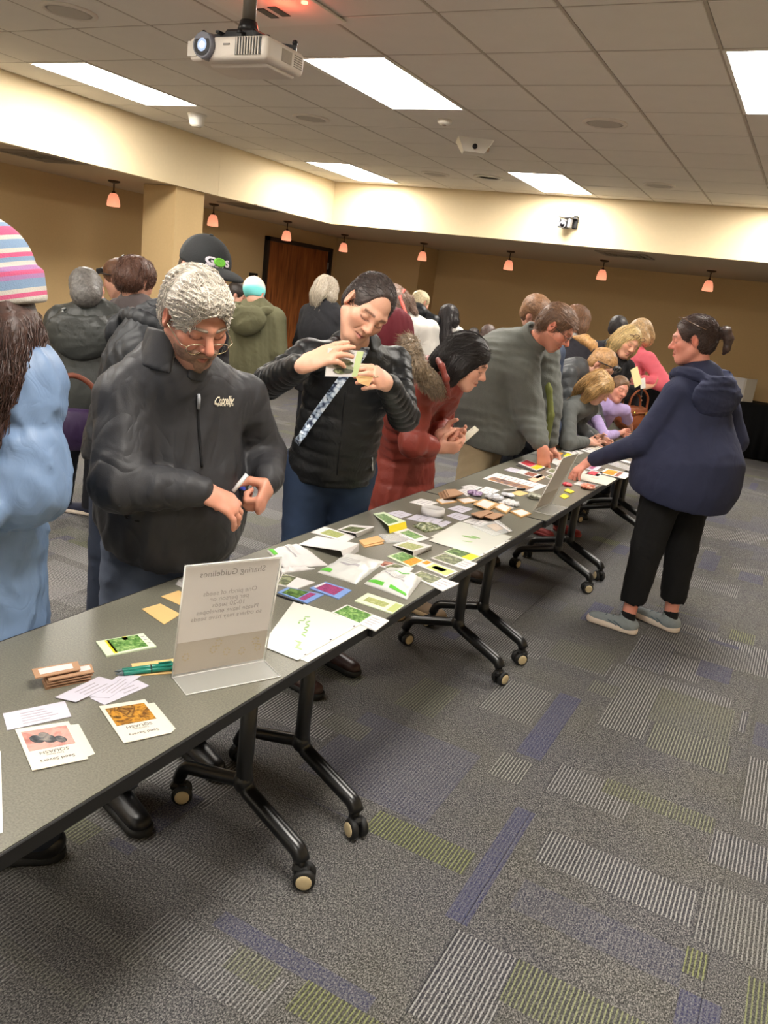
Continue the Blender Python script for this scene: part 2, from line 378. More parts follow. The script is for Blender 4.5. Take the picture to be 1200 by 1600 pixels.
# ---- walls
W = 0.1
DY0, DY1, DZ = 10.20, 12.05, 2.19          # door opening in the left wall
o = MB(); o.box((XL - W / 2, (YF + DY0) / 2, LOW / 2 + .05), (W, DY0 - YF, LOW + .1)); o.box((XL - W / 2, (DY1 + YB) / 2, LOW / 2 + .05), (W, YB - DY1, LOW + .1)); o.box((XL - W / 2, (DY0 + DY1) / 2, (DZ + LOW) / 2 + .05), (W, DY1 - DY0, LOW - DZ + .1))
struct('wall_left', M_wall, o, 'tan vinyl wall along the left side')
struct('wall_back', M_wall, MB().box(((-6.07 + XR) / 2, YB + W / 2, LOW / 2 + .05), (XR + 6.07, W, LOW + .1)), 'tan wall across the back of the room')
struct('wall_back_left', M_wall, MB().box(((XL - 6.07) / 2, (YN + YB) / 2, LOW / 2), (-6.07 - XL, YB - YN, LOW)), 'tan wall return in the far left corner')
struct('wall_right', M_cream, MB().box((XR + W / 2, (YF + YB) / 2, CEIL / 2 + .05), (W, YB - YF, CEIL + .1)))
struct('wall_front', M_white, MB().box(((XL + XR) / 2, YF - W / 2, CEIL / 2 + .05), (XR - XL, W, CEIL + .1)))
struct('wall_column', M_wall, MB().box((-6.375, 6.815, LOW / 2), (0.45, 0.43, LOW)), 'square tan wallcovered column near the left wall')
struct('baseboard_left', M_base, MB().box((XL + .006, (YF + DY0 - .08) / 2, .05), (.012, DY0 - .08 - YF, .1)))
struct('baseboard_back', M_base, MB().box(((-6.0 + XR) / 2, YB - .006, .05), (XR + 6.0, .012, .1)))
# ---- brown wood door
q = NT('door_wood_veneer'); co = q.n('ShaderNodeTexCoord').outputs['Object']
mp = q.n('ShaderNodeMapping'); mp.inputs['Scale'].default_value = (6, 6, 0.7); q.l(co, mp.inputs[0])
nz = q.n('ShaderNodeTexNoise', i_Scale=2.2, i_Detail=5.0, i_Distortion=1.2); q.l(mp.outputs[0], nz.inputs['Vector'])
q.l(q.ramp(nz.outputs[0], [(.3, lin((104, 54, 26))), (.5, lin((150, 84, 40))), (.7, lin((176, 106, 54)))]), q.b.inputs['Base Color']); q.b.inputs['Roughness'].default_value = .45
M_door = q.m
door = MB().box((XL - .02, (DY0 + DY1) / 2, DZ / 2 - .02), (.045, DY1 - DY0 - .12, DZ - .08)).build('door_1', M_door); tag(door, 'brown wood veneer double door in a dark frame', kind='structure')
f = MB(); f.box((XL + .0, DY0 + .03, DZ / 2), (.12, .06, DZ)); f.box((XL + .0, DY1 - .03, DZ / 2), (.12, .06, DZ)); f.box((XL + .0, (DY0 + DY1) / 2, DZ - .03), (.12, DY1 - DY0, .06))
f.build('door_frame', M_blackframe, door)
mm = mat('hinge_steel', (150, 140, 128), .35, metal=.8)
for yy in (DY0 + .062, DY1 - .062):
    for zz in (1.9, 1.1, .3): MB().box((XL + .02, yy, zz), (.03, .03, .11), bev=.004).build('hinge', mm, door)
# ---- things on the walls and ceilings
sg = thing('wall_sign', 'small black sign with white marks on the wall left of the brown door', 'sign', (XL, 9.98, 1.53))
MB().box((.006, 0, 0), (.012, .2, .2), bev=.003).build('sign_plate', mat('sign_black', (22, 22, 24), .4), sg)
mb = MB(); mb.sphere((.014, .02, .05), .018, (.2, 1, 1)); mb.box((.014, -.01, .005), (.004, .06, .03)); mb.box((.014, .04, -.03), (.004, .016, .05)); mb.box((.014, -.03, -.035), (.004, .07, .014))
mb.build('sign_pictogram', M_white, sg)['label'] = 'white pictogram'
# pendants under the low ceiling
q = NT('pendant_glass'); q.b.inputs['Base Color'].default_value = lin((205, 112, 84)) + (1,); q.b.inputs['Emission Color'].default_value = (1, .34, .19, 1)
lw = q.n('ShaderNodeTexCoord'); sx = q.n('ShaderNodeSeparateXYZ'); q.l(lw.outputs['Object'], sx.inputs[0])
gr = q.n('ShaderNodeMapRange', i_1=-.265, i_2=-.125, i_3=.5, i_4=.3); q.l(sx.outputs[2], gr.inputs[0]); q.l(gr.outputs[0], q.b.inputs['Emission Strength']); q.b.inputs['Roughness'].default_value = .3
M_pend = q.m
M_bronze = mat('bronze_metal', (74, 60, 44), .4, metal=.7)
shade = MB().lathe([(.018, -.125), (.034, -.13), (.052, -.155), (.064, -.20), (.07, -.245), (.066, -.262), (.03, -.265)], n=20).mesh('lamp_shade'); shade.materials.append(M_pend)
stem = MB().cyl((0, 0, -.02), (0, 0, -.12), .007, n=8).lathe([(.011, -.1), (.022, -.118), (.02, -.132)], n=12).mesh('stem'); stem.materials.append(M_bronze)
can = MB().lathe([(.062, 0), (.062, -.014), (.045, -.022), (.012, -.03)], n=20).mesh('canopy'); can.materials.append(M_bronze)
pend = [(-7.0, AX(178, 290, -7.0)[1], 'above the wall left of the column, nearest'), (-7.0, AX(334, 325, -7.0)[1], 'just right of the column'), (-7.0, AX(449, 355, -7.0)[1], 'in front of the brown door'), (-7.0, AX(538, 375, -7.0)[1], 'right of the brown door')]
pend += [(AY(u, 400, 11.5)[0], 11.5, t) for u, t in ((660, 'by the far left wall return'), (797, 'above the long haired woman in white'), (946, 'right of the bulkhead camera'), (1117, 'rightmost, above the woman in the navy hoodie'))]
for x, y, tx in pend:
    t = thing('pendant_lamp', 'glowing pink pendant lamp ' + tx, 'lamp', (x, y, LOW + .005), 0, 'pink pendant lamps')
    link('canopy', can, None, t); link('stem', stem, None, t); link('lamp_shade', shade, None, t)
# vents in the low ceiling
def vent(x, y, tx, s=.6):
    t = thing('ceiling_vent', tx, 'vent', (x, y, LOW + .004))
    o = MB()
    for a in (-1, 1): o.box((a * (s / 2 - .02), 0, -.006), (.04, s, .012)); o.box((0, a * (s / 2 - .02), -.006), (s - .08, .04, .012))
    o.build('vent_frame', M_vent, t)
    for k in range(4):
        r = s / 2 - .06 - k * .055; o = MB()
        for a in (-1, 1): o.box((a * r, 0, -.004 - .002 * k), (.012, 2 * r, .016)); o.box((0, a * r, -.004 - .002 * k), (2 * r, .012, .016))
        o.build('vent_louver', M_vent, t)
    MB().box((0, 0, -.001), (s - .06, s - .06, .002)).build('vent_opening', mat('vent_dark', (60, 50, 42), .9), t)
p = AZ(70, 245, LOW); vent(p[0] - .05, p[1], 'square louvred air vent in the low ceiling at far left')
p = AZ(400, 324, LOW); vent(p[0] - .05, p[1], 'square louvred air vent in the low ceiling near the door')
p = AZ(975, 398, LOW); vent(p[0], p[1] + .05, 'square louvred air vent in the low ceiling by the back wall')
# round speakers, detectors
spk_ring = MB().lathe([(.155, 0), (.155, -.008), (.13, -.014), (.125, -.004)], n=32).mesh('speaker_rim'); spk_ring.materials.append(mat('speaker_white', (222, 214, 202), .6))
spk_gr = MB().lathe([(.126, -.006), (.1, -.012), (.02, -.014)], n=32).mesh('speaker_grille'); spk_gr.materials.append(mat('speaker_grille_cloth', (186, 178, 166), .8, .2, 300, .6, 400))
for u, v, tx in ((108, 18, 'at the top left corner of the ceiling'), (486, 185, 'left of the large light panel end'), (945, 193, 'in the middle right of the ceiling'), (680, 272, 'far one left of the lit round rim'), (1030, 290, 'far right one near the back bulkhead')):
    p = AZ(u, v, CEIL)
    t = thing('ceiling_speaker', 'round flush ceiling speaker ' + tx, 'speaker', (p[0], p[1], CEIL + .004), 0, 'ceiling speakers')
    link('speaker_rim', spk_ring, None, t); link('speaker_grille', spk_gr, None, t)
p = AZ(763, 277, CEIL); t = thing('downlight', 'round white rimmed recessed downlight left of the far light panel', 'light', (p[0], p[1], CEIL + .004))
MB().lathe([(.16, 0), (.16, -.012), (.12, -.018), (.11, -.004)], n=32).build('downlight_rim', M_white, t); MB().lathe([(.112, -.004), (.06, -.001), (.02, 0)], n=24).build('downlight_reflector', mat('reflector', (190, 180, 160), .3), t)
p = AZ(695, 188, CEIL); t = thing('smoke_detector', 'small flat round detector below the large light panel', 'detector', (p[0], p[1], CEIL + .004))
MB().lathe([(.055, 0), (.055, -.02), (.04, -.034), (.01, -.036)], n=24).build('detector_body', M_white, t); MB().lathe([(.02, -.034), (.012, -.042), (.004, -.043)], n=12).build('detector_cap', M_vent, t)
p = AZ(308, 179, CEIL); t = thing('motion_sensor', 'white conical sensor hanging beside the left light panel', 'sensor', (p[0], p[1], CEIL + .004))
MB().lathe([(.085, 0), (.085, -.012), (.078, -.02), (.062, -.09), (.05, -.1), (.01, -.101)], n=28).build('sensor_body', M_white, t); MB().lathe([(.045, -.1), (.04, -.106), (.01, -.108)], n=20).build('sensor_lens', mat('sensor_lens', (214, 208, 196), .2), t)
p = AZ(743, 222, CEIL); t = thing('ceiling_camera', 'white wedge shaped camera box on the ceiling, centre of the picture', 'camera', (p[0], p[1] - .02, CEIL + .004), R_(28))
a, b, h = .15, .085, .1
pr = MB(); bm = pr.bm
top = [bm.verts.new((x, y, 0)) for x, y in ((-a, -a), (a, -a), (a, a), (-a, a))]; bot = [bm.verts.new((x, y, -h)) for x, y in ((-b, -b), (b, -b), (b, b), (-b, b))]
for k in range(4): bm.faces.new((top[k], top[(k + 1) % 4], bot[(k + 1) % 4], bot[k]))
bm.faces.new(bot); bm.faces.new(top[::-1]); pr.build('camera_housing', M_white, t)
MB().sphere((-.0, -.118, -.06), .022).build('camera_lens', mat('lens_black', (24, 22, 24), .12), t)
MB().box((.12, 0, -.055), (.02, .05, .03)).build('camera_badge', mat('badge_tan', (206, 178, 150), .5), t)
# camera on the bulkhead
p = AY(888, 346, YS); t = thing('bulkhead_camera', 'black and silver pan tilt camera mounted on the back bulkhead', 'camera', (p[0], YS, p[2]))
M_sil = mat('silver_plastic', (178, 182, 190), .35, metal=.3); M_blk = mat('black_plastic', (26, 26, 28), .35); M_lensg = mat('lens_glass', (10, 10, 16), .06, coat=.6)
MB().box((.09, -.02, -.01), (.06, .04, .14), bev=.01).box((.04, -.06, .03), (.16, .1, .015)).build('wall_bracket', M_blk, t)
MB().box((0, -.13, .035), (.16, .14, .028), bev=.01, seg=2).box((-.07, -.13, .04), (.03, .1, .03), bev=.008).build('camera_base', M_sil, t)
MB().lathe([(.058, .05), (.06, .075), (.05, .1), (.028, .118), (.006, .12)], (0, -.13, 0), n=20).build('camera_dome', mat('smoked_dome', (130, 140, 128), .15), t)
for k in (-1, 1): MB().box((k * .062, -.13, -.035), (.03, .1, .1), bev=.012, seg=2).build('camera_yoke', M_sil, t)
MB().box((0, -.135, -.045), (.09, .11, .09), bev=.014, seg=2).build('camera_head', M_blk, t)
MB().cyl((0, -.185, -.05), (0, -.215, -.062), .036, n=20).build('lens_ring', M_sil, t); MB().sphere((0, -.212, -.06), .027, (1, .5, 1)).build('camera_lens', M_lensg, t)

# ---- ceiling projector on its pole
PX, PY, PZ = -2.515, 3.10, 2.535
t = thing('projector', 'white ceiling projector with a lit lens hanging from a black bracket', 'projector', (PX, PY, PZ))
M_proj = mat('projector_white', (214, 204, 192), .45, .03)
b = MB().box((0, 0, 0), (.43, .28, .095), bev=.022, seg=3, smooth=True); b.box((.02, .02, -.045), (.32, .2, .03), bev=.012, seg=2, smooth=True)
b.build('projector_body', M_proj, t)
MB().cyl((-.115, -.118, .008), (-.115, -.165, .006), .056, .05, n=28).build('lens_hood', mat('lens_grey', (112, 112, 120), .35), t)
MB().cyl((-.115, -.166, .006), (-.115, -.160, .006), .043, n=28).build('lens_barrel', M_blk, t)
MB().sphere((-.115, -.158, .006), .032, (1, .45, 1)).build('projector_lens', mat('lens_blue_glass', (90, 110, 140), .05, emit=(.55, .66, .9), estr=.35, coat=1), t)
MB().sphere((-.11, -.171, .004), .013, (1, .4, 1), u=14, v=8).build('lens_glow', mat('lens_lamp', (255, 255, 255), .3, emit=(.9, .95, 1), estr=4.0), t)
MB().box((.115, -.139, .004), (.135, .006, .068)).build('grille_opening', M_blk, t)
for k in range(9): MB().box((.058 + k * .0143, -.143, .004), (.0045, .008, .068)).build('grille_slat', M_proj, t)
MB().box((.216, .0, .0), (.003, .07, .05)).build('side_vent', mat('proj_vent', (176, 166, 152), .6, .1, 200, .8, 600), t)
for k in range(6): MB().box((.2165, .085, -.022 + k * .009), (.003, .06, .003)).build('side_slat', mat('proj_slat', (150, 142, 130), .6), t)
MB().box((-.19, -.141, -.002), (.05, .004, .06)).build('front_panel', mat('proj_panel', (190, 182, 170), .5), t)
MB().box((0, -.143, .012), (.034, .003, .006)).build('maker_badge', mat('badge_grey', (120, 114, 108), .4), t)
br = MB(); br.box((-.10, -.06, .068), (.24, .026, .012)); br.box((.12, .06, .066), (.16, .024, .012), Matrix.Rotation(R_(35), 3, 'Z')); br.box((-.02, .02, .085), (.17, .12, .04), bev=.01); br.cyl((-.02, .02, .1), (-.02, .02, .15), .05, .036, n=14); br.box((-.09, .0, .075), (.02, .2, .01))
for x, y in ((-.2, -.06), (.0, -.06), (.18, .1), (.09, .02)): br.cyl((x, y, .04), (x, y, .08), .009, n=8); br.sphere((x, y, .083), .013, u=10, v=6)
br.build('mount_bracket', M_blk, t)
MB().cyl((-.02, .02, .14), (-.02, .02, CEIL - PZ + .004), .03, n=20).build('mount_pole', mat('pole_grey', (112, 106, 98), .4, metal=.5), t)
t = thing('ceiling_mount_plate', 'white ceiling plate with two black slots above the projector', 'plate', (-2.78, 3.55, CEIL))
MB().box((0, 0, -.006), (.58, .58, .012), bev=.004).build('plate', M_white, t)
p = AZ(418, 21, CEIL - .013); q_ = AZ(436, 18, CEIL - .013)
for pp in (p, q_): MB().box((pp[0] + 2.78, pp[1] - 3.55, -.0135), (.05, .13, .004)).build('plate_slot', M_blk, t)
MB().lathe([(.016, -.012), (.016, -.02), (.006, -.024)], (.24, -.02, 0), n=14).build('indicator', mat('red_indicator', (255, 60, 40), .3, emit=(1, .08, .04), estr=6), t)
L = bpy.data.lights.new('red_indicator_light', 'POINT'); L.color = (1, .12, .06); L.energy = .5; L.shadow_soft_size = .02
lo = bpy.data.objects.new('red_indicator_light', L); COL.objects.link(lo); lo.parent = t; lo.location = (.12, -.02, -.10)
# ================================================================= smooth solids: bodies and clothes as blended tapered forms
f32 = np.float32
class Prim:
    def __init__(s, fn, lo, hi): s.fn, s.lo, s.hi = fn, np.asarray(lo, float), np.asarray(hi, float)
def cone(a, b, ra, rb, u=None, q=1.0, q2=None, quilt=None):
    """tapered capsule; with u (width direction) and q the section is an ellipse r wide and r*q deep; quilt=(period, depth) rings it"""
    a, b = np.asarray(a, float), np.asarray(b, float); ab = b - a; L2 = float(ab @ ab) + 1e-9; L = math.sqrt(L2); n = ab / L
    if u is not None:
        u = np.asarray(u, float); u = unit(u - n * (u @ n)); v = np.cross(n, u)
    q2 = q if q2 is None else q2
    def fn(x, y, z):
        px, py, pz = x - a[0], y - a[1], z - a[2]
        t = np.clip((px * ab[0] + py * ab[1] + pz * ab[2]) / L2, 0, 1); r = ra + (rb - ra) * t
        wx, wy, wz = px - t * ab[0], py - t * ab[1], pz - t * ab[2]
        if u is None: d = np.sqrt(wx * wx + wy * wy + wz * wz) - r
        else:
            qq = q + (q2 - q) * t
            s = wx * u[0] + wy * u[1] + wz * u[2]; f = (wx * v[0] + wy * v[1] + wz * v[2]) / qq; h = wx * n[0] + wy * n[1] + wz * n[2]
            d = (np.sqrt(s * s + f * f + h * h) - r) * np.minimum(1, np.sqrt(qq))
        if quilt:
            g = (t * L / quilt[0]) % 1.0 - .5; d = d + quilt[1] * np.exp(-(g / .13) ** 2)
        return d
    m = max(ra, rb) * max(1, q, q2)
    return Prim(fn, np.minimum(a, b) - m, np.maximum(a, b) + m)
def ell(c, r, R=None):
    c, r = np.asarray(c, float), np.asarray(r, float); M = None if R is None else np.asarray(R, float).T
    def fn(x, y, z):
        px, py, pz = x - c[0], y - c[1], z - c[2]
        if M is not None: px, py, pz = M[0, 0] * px + M[0, 1] * py + M[0, 2] * pz, M[1, 0] * px + M[1, 1] * py + M[1, 2] * pz, M[2, 0] * px + M[2, 1] * py + M[2, 2] * pz
        k0 = np.sqrt((px / r[0]) ** 2 + (py / r[1]) ** 2 + (pz / r[2]) ** 2) + 1e-6
        k1 = np.sqrt((px / r[0] ** 2) ** 2 + (py / r[1] ** 2) ** 2 + (pz / r[2] ** 2) ** 2) + 1e-6
        return k0 * (k0 - 1) / k1
    m = r if R is None else np.abs(np.asarray(R)) @ r
    return Prim(fn, c - m, c + m)
def ring(a, b, ra, rb, th, u=None, q=1.0):
    """wall of a cone from a to b, thickness 2*th, open at both ends"""
    a, b = np.asarray(a, float), np.asarray(b, float); ab = b - a; L = np.linalg.norm(ab); n = ab / L
    u = unit(np.cross(n, V3(0, 0, 1)) if u is None else u - n * (np.asarray(u) @ n)); v = np.cross(n, u)
    def fn(x, y, z):
        px, py, pz = x - a[0], y - a[1], z - a[2]; h = px * n[0] + py * n[1] + pz * n[2]; t = np.clip(h / L, 0, 1)
        s = px * u[0] + py * u[1] + pz * u[2]; f = (px * v[0] + py * v[1] + pz * v[2]) / q
        d = np.abs(np.sqrt(s * s + f * f) - (ra + (rb - ra) * t)); e = np.abs(h - L / 2) - L / 2
        return np.sqrt(np.maximum(d, 0) ** 2 + np.maximum(e, 0) ** 2) - th
    m = max(ra, rb) * max(1, q) + th
    return Prim(fn, np.minimum(a, b) - m, np.maximum(a, b) + m)
def half(p, n):
    """solid on the side that n points to"""
    p, n = np.asarray(p, float), unit(n)
    return Prim(lambda x, y, z: -((x - p[0]) * n[0] + (y - p[1]) * n[1] + (z - p[2]) * n[2]), (-9, -9, -9), (99, 99, 99))
def axis(lo, hi, step, fines=(), fine=None):
    out = [lo]; x = lo
    while x < hi:
        f = any(a - step <= x <= b for a, b in fines); x += fine if f else step; out.append(x)
    return np.array(out)
class Shape:
    def __init__(s): s.ops = []; s.post = []; s.smooth = 0
    def add(s, p, k=.02, op='u'): s.ops.append((op, p, k)); return s
    def sub(s, p, k=.01): return s.add(p, k, 's')
    def cut(s, p, k=.004): return s.add(p, k, 'i')
    def comb(s, A, d, op, k):
        if op == 'u':
            h = np.maximum(k - np.abs(A - d), 0) / k; return np.minimum(A, d) - h * h * (k * .25)
        if op == 's': d = -d
        h = np.maximum(k - np.abs(A - d), 0) / k; return np.maximum(A, d) + h * h * (k * .25)
    def at(s, P):
        x, y, z = P[:, 0], P[:, 1], P[:, 2]; A = np.full(len(P), 1.0)
        for op, p, k in s.ops: A = s.comb(A, p.fn(x, y, z), op, k)
        for g in s.post: A = A + g(x, y, z)
        return A
    def grad(s, P, e=.002):
        g = np.stack([s.at(P + V3(*(e if i == j else 0 for j in range(3)))) - s.at(P - V3(*(e if i == j else 0 for j in range(3)))) for i in range(3)], 1)
        return g / (np.linalg.norm(g, axis=1, keepdims=True) + 1e-9)
    def project(s, P, off=0.0, it=5):
        P = np.array(P, float)
        for _ in range(it): P = P - s.grad(P) * (s.at(P) - off)[:, None]
        return P
    def cast(s, P, D, n=60, far=.5):
        """marches points P along D until they meet the surface"""
        P = np.array(P, float); D = np.asarray(D, float); t = np.zeros(len(P))
        for _ in range(n):
            d = s.at(P + D * t[:, None]); t = np.minimum(t + np.clip(d, -.02, .03) * .7, far)
        return P + D * t[:, None]
    def build(s, step, fines=(), fine=None):
        us = [p for op, p, k in s.ops if op == 'u']
        lo = np.min([p.lo for p in us], 0) - 3 * step; hi = np.max([p.hi for p in us], 0) + 3 * step
        ax = [axis(lo[i], hi[i], step, [(f[0][i], f[1][i]) for f in fines], fine) for i in range(3)]
        A = np.full([len(a) for a in ax], 1.0, f32)
        for op, p, k in s.ops:
            m = k + 3 * step; sl = []
            for i in range(3):
                i0 = max(int(np.searchsorted(ax[i], p.lo[i] - m)) - 1, 0); i1 = min(int(np.searchsorted(ax[i], p.hi[i] + m)) + 1, len(ax[i])); sl.append((i0, i1))
            if any(b <= a for a, b in sl): continue
            g = [ax[i][a:b].astype(f32) for i, (a, b) in enumerate(sl)]
            d = p.fn(g[0][:, None, None], g[1][None, :, None], g[2][None, None, :]).astype(f32)
            v = A[sl[0][0]:sl[0][1], sl[1][0]:sl[1][1], sl[2][0]:sl[2][1]]; v[...] = s.comb(v, d, op, f32(k))
        if s.post:
            I = np.nonzero(np.abs(A) < .03); x, y, z = (ax[i][I[i]] for i in range(3))
            for g in s.post: A[I] += g(x, y, z).astype(f32)
        V, F = nets(A, ax); return (smooth_mesh(V, F, s.smooth), F) if s.smooth else (V, F)
def smooth_mesh(V, F, it=2, lam=.5):
    a = np.concatenate([F[:, k] for k in range(4)]); b = np.concatenate([F[:, (k + 1) % 4] for k in range(4)]); n = len(V); d = np.maximum(np.bincount(a, minlength=n), 1)
    for _ in range(it): V = V * (1 - lam) + lam * np.stack([np.bincount(a, V[b, i], n) for i in range(3)], 1) / d[:, None]
    return V
_C = np.array([(i, j, k) for i in (0, 1) for j in (0, 1) for k in (0, 1)])
_E = [(a, b) for a in range(8) for b in range(a + 1, 8) if np.abs(_C[a] - _C[b]).sum() == 1]
def nets(A, ax):
    """naive surface nets on a rectilinear grid"""
    N = A < 0; sh = [n - 1 for n in A.shape]
    c = np.zeros(sh, np.int8)
    for i, j, k in _C: c += N[i:i + sh[0], j:j + sh[1], k:k + sh[2]]
    I = np.nonzero((c > 0) & (c < 8)); n = len(I[0]); idx = np.full(sh, -1, np.int32); idx[I] = np.arange(n)
    val = np.stack([A[I[0] + i, I[1] + j, I[2] + k] for i, j, k in _C], 1).astype(float)
    acc = np.zeros((n, 3)); cnt = np.zeros(n)
    for a, b in _E:
        va, vb = val[:, a], val[:, b]; m = (va < 0) != (vb < 0); t = np.where(m, va / np.where(m, va - vb, 1), 0)
        p = _C[a] + (_C[b] - _C[a]) * t[:, None]; acc += p * m[:, None]; cnt += m
    acc /= cnt[:, None]; V = np.empty((n, 3))
    for i in range(3): V[:, i] = ax[i][I[i]] + acc[:, i] * (ax[i][I[i] + 1] - ax[i][I[i]])
    F = []
    for d in range(3):
        a, b = (d + 1) % 3, (d + 2) % 3
        s0 = [slice(None)] * 3; s1 = [slice(None)] * 3; s0[d] = slice(0, -1); s1[d] = slice(1, None)
        P = N[tuple(s0)]; Q = N[tuple(s1)]; E = np.array(np.nonzero(P != Q)); E = E[:, (E[a] > 0) & (E[b] > 0) & (E[a] < A.shape[a] - 1) & (E[b] < A.shape[b] - 1)]
        flip = P[tuple(E)]
        def cell_(da, db):
            e = E.copy(); e[a] += da; e[b] += db; return idx[tuple(e)]
        q = np.stack([cell_(-1, -1), cell_(0, -1), cell_(0, 0), cell_(-1, 0)], 1); q[~flip] = q[~flip][:, ::-1]; F.append(q)
    F = np.concatenate(F); return V, F[(F >= 0).all(1)]
def wrinkles(seed, amp, wl, stretch=(1, 1, 1), sharp=1.0):
    """folded cloth: ridged, warped sines"""
    r = np.random.RandomState(seed); K = [unit(r.normal(size=3) * np.array(stretch)) * 2 * math.pi / (wl * s) for s in (1, .62, .45)]; W = [unit(r.normal(size=3)) * 2 * math.pi / (wl * 2.3) for _ in range(3)]; ph = r.uniform(0, 6.3, 6)
    def g(x, y, z):
        out = 0
        for i in range(3):
            wv = 1.6 * np.sin(W[i][0] * x + W[i][1] * y + W[i][2] * z + ph[i])
            out = out + (np.abs(np.sin(K[i][0] * x + K[i][1] * y + K[i][2] * z + wv + ph[i + 3])) ** sharp - .6) * (1, .6, .35)[i]
        return out * amp
    return g
# ================================================================= people
UP = V3(0, 0, 1)
def frame(o, fwd, up=UP):
    ey = unit(fwd); ex = unit(np.cross(ey, up)); ez = np.cross(ex, ey)
    return np.asarray(o, float), np.stack([ex, ey, ez], 1)
def loc(F, *p): return F[0] + F[1] @ np.array(p, float)
def tolocal(F, P): return (np.asarray(P) - F[0]) @ F[1]
M_skin = None
def skin_material():
    q = NT('skin'); at = q.n('ShaderNodeAttribute', attribute_name='tone')
    co = q.n('ShaderNodeTexCoord').outputs['Object']
    nz = q.n('ShaderNodeTexNoise', i_Scale=90.0, i_Detail=3.0); q.l(co, nz.inputs['Vector'])
    q.l(q.mix(q.math('MULTIPLY', nz.outputs[0], 0.22), at.outputs['Color'], (.42, .12, .08)), q.b.inputs['Base Color'])
    q.b.inputs['Roughness'].default_value = .48; q.b.inputs['Specular IOR Level'].default_value = .4
    q.b.inputs['Subsurface Weight'].default_value = .08; q.b.inputs['Subsurface Radius'].default_value = (.01, .004, .002)
    n2 = q.n('ShaderNodeTexNoise', i_Scale=600.0); q.l(co, n2.inputs['Vector']); q.bump(n2.outputs[0], .12, .001)
    return q.m
M_skin = skin_material()
def hair_mat(col):
    name = 'hair_%d_%d_%d' % tuple(col)
    if name in MATS: return MATS[name], MATS[name + 's']
    c = lin(col)
    q = NT(name); co = q.n('ShaderNodeTexCoord').outputs['Object']
    nz = q.n('ShaderNodeTexNoise', i_Scale=70.0, i_Detail=4.0, i_Distortion=.6); q.l(co, nz.inputs['Vector'])
    q.l(q.ramp(nz.outputs[0], [(.3, [x * .45 for x in c]), (.55, [x * .85 for x in c]), (.75, [min(1, x * 1.2) for x in c])]), q.b.inputs['Base Color'])
    q.b.inputs['Roughness'].default_value = .5; q.bump(nz.outputs[0], .5, .006); MATS[name] = q.m
    q = NT(name + '_strand'); at = q.n('ShaderNodeAttribute', attribute_name='shade')
    q.l(q.ramp(at.outputs['Fac'], [(0, [x * .5 for x in c]), (.6, c), (1, [min(1, x * 1.45) for x in c])]), q.b.inputs['Base Color'])
    q.b.inputs['Roughness'].default_value = .38; MATS[name + 's'] = q.m
    return MATS[name], MATS[name + 's']
def fold_mat(name, col, rough, sc, st):
    q = NT(name); c = lin(col); co = q.n('ShaderNodeTexCoord').outputs['Object']
    mp = q.n('ShaderNodeMapping'); mp.inputs['Scale'].default_value = (1, 1, .8); q.l(co, mp.inputs[0])
    nz = q.n('ShaderNodeTexNoise', i_Scale=float(sc), i_Detail=2.5, i_Distortion=1.1); q.l(mp.outputs[0], nz.inputs['Vector'])
    rid = q.math('ABSOLUTE', q.math('SUBTRACT', nz.outputs[0], .5)); n2 = q.n('ShaderNodeTexNoise', i_Scale=480.0); q.l(co, n2.inputs['Vector'])
    q.l(q.mix(nz.outputs[0], [x * .9 for x in c], [min(1, x * 1.1) for x in c]), q.b.inputs['Base Color'])
    q.b.inputs['Roughness'].default_value = rough; q.b.inputs['Specular IOR Level'].default_value = .35
    q.bump(q.math('ADD', rid, q.math('MULTIPLY', n2.outputs[0], .02)), st, .03); MATS[name] = q.m; return q.m
def cloth(name, col, kind='plain'):
    if name in MATS: return MATS[name]
    return {'plain': lambda: fold_mat(name, col, .85, 10, .22),
            'shell': lambda: fold_mat(name, col, .55, 7, .6),
            'puffer': lambda: fold_mat(name, col, .45, 16, .2),
            'fleece': lambda: mat(name, col, .95, .14, 30, .8, 260, spec=.1, sheen=.12),
            'denim': lambda: mat(name, col, .85, .28, 14, .4, 700, spec=.2),
            'knit': lambda: mat(name, col, .9, .12, 20, .6, 320, spec=.15)}[kind]()
def creases(spots, amp, seed):
    r = np.random.RandomState(seed + 9); dat = [(np.asarray(p, float), np.asarray(d, float), w_, unit(r.normal(size=3)), r.uniform(0, 6)) for p, d, w_ in spots]
    def g(x, y, z):
        out = 0
        for p, d, w_, e, ph in dat:
            px, py, pz = x - p[0], y - p[1], z - p[2]; dd = (px * px + py * py + pz * pz) / (w_ * w_)
            s_ = px * d[0] + py * d[1] + pz * d[2] + .25 * (px * e[0] + py * e[1] + pz * e[2]); out = out + np.exp(-dd) * (np.abs(np.sin(s_ * 46 + 1.9 * np.sin(21 * (px * e[1] - py * e[0] + pz * e[2]) + ph) + ph)) - .6) * (.55 + .45 * np.sin(17 * px - 13 * py + 11 * pz + ph))
        return out * amp
    return g
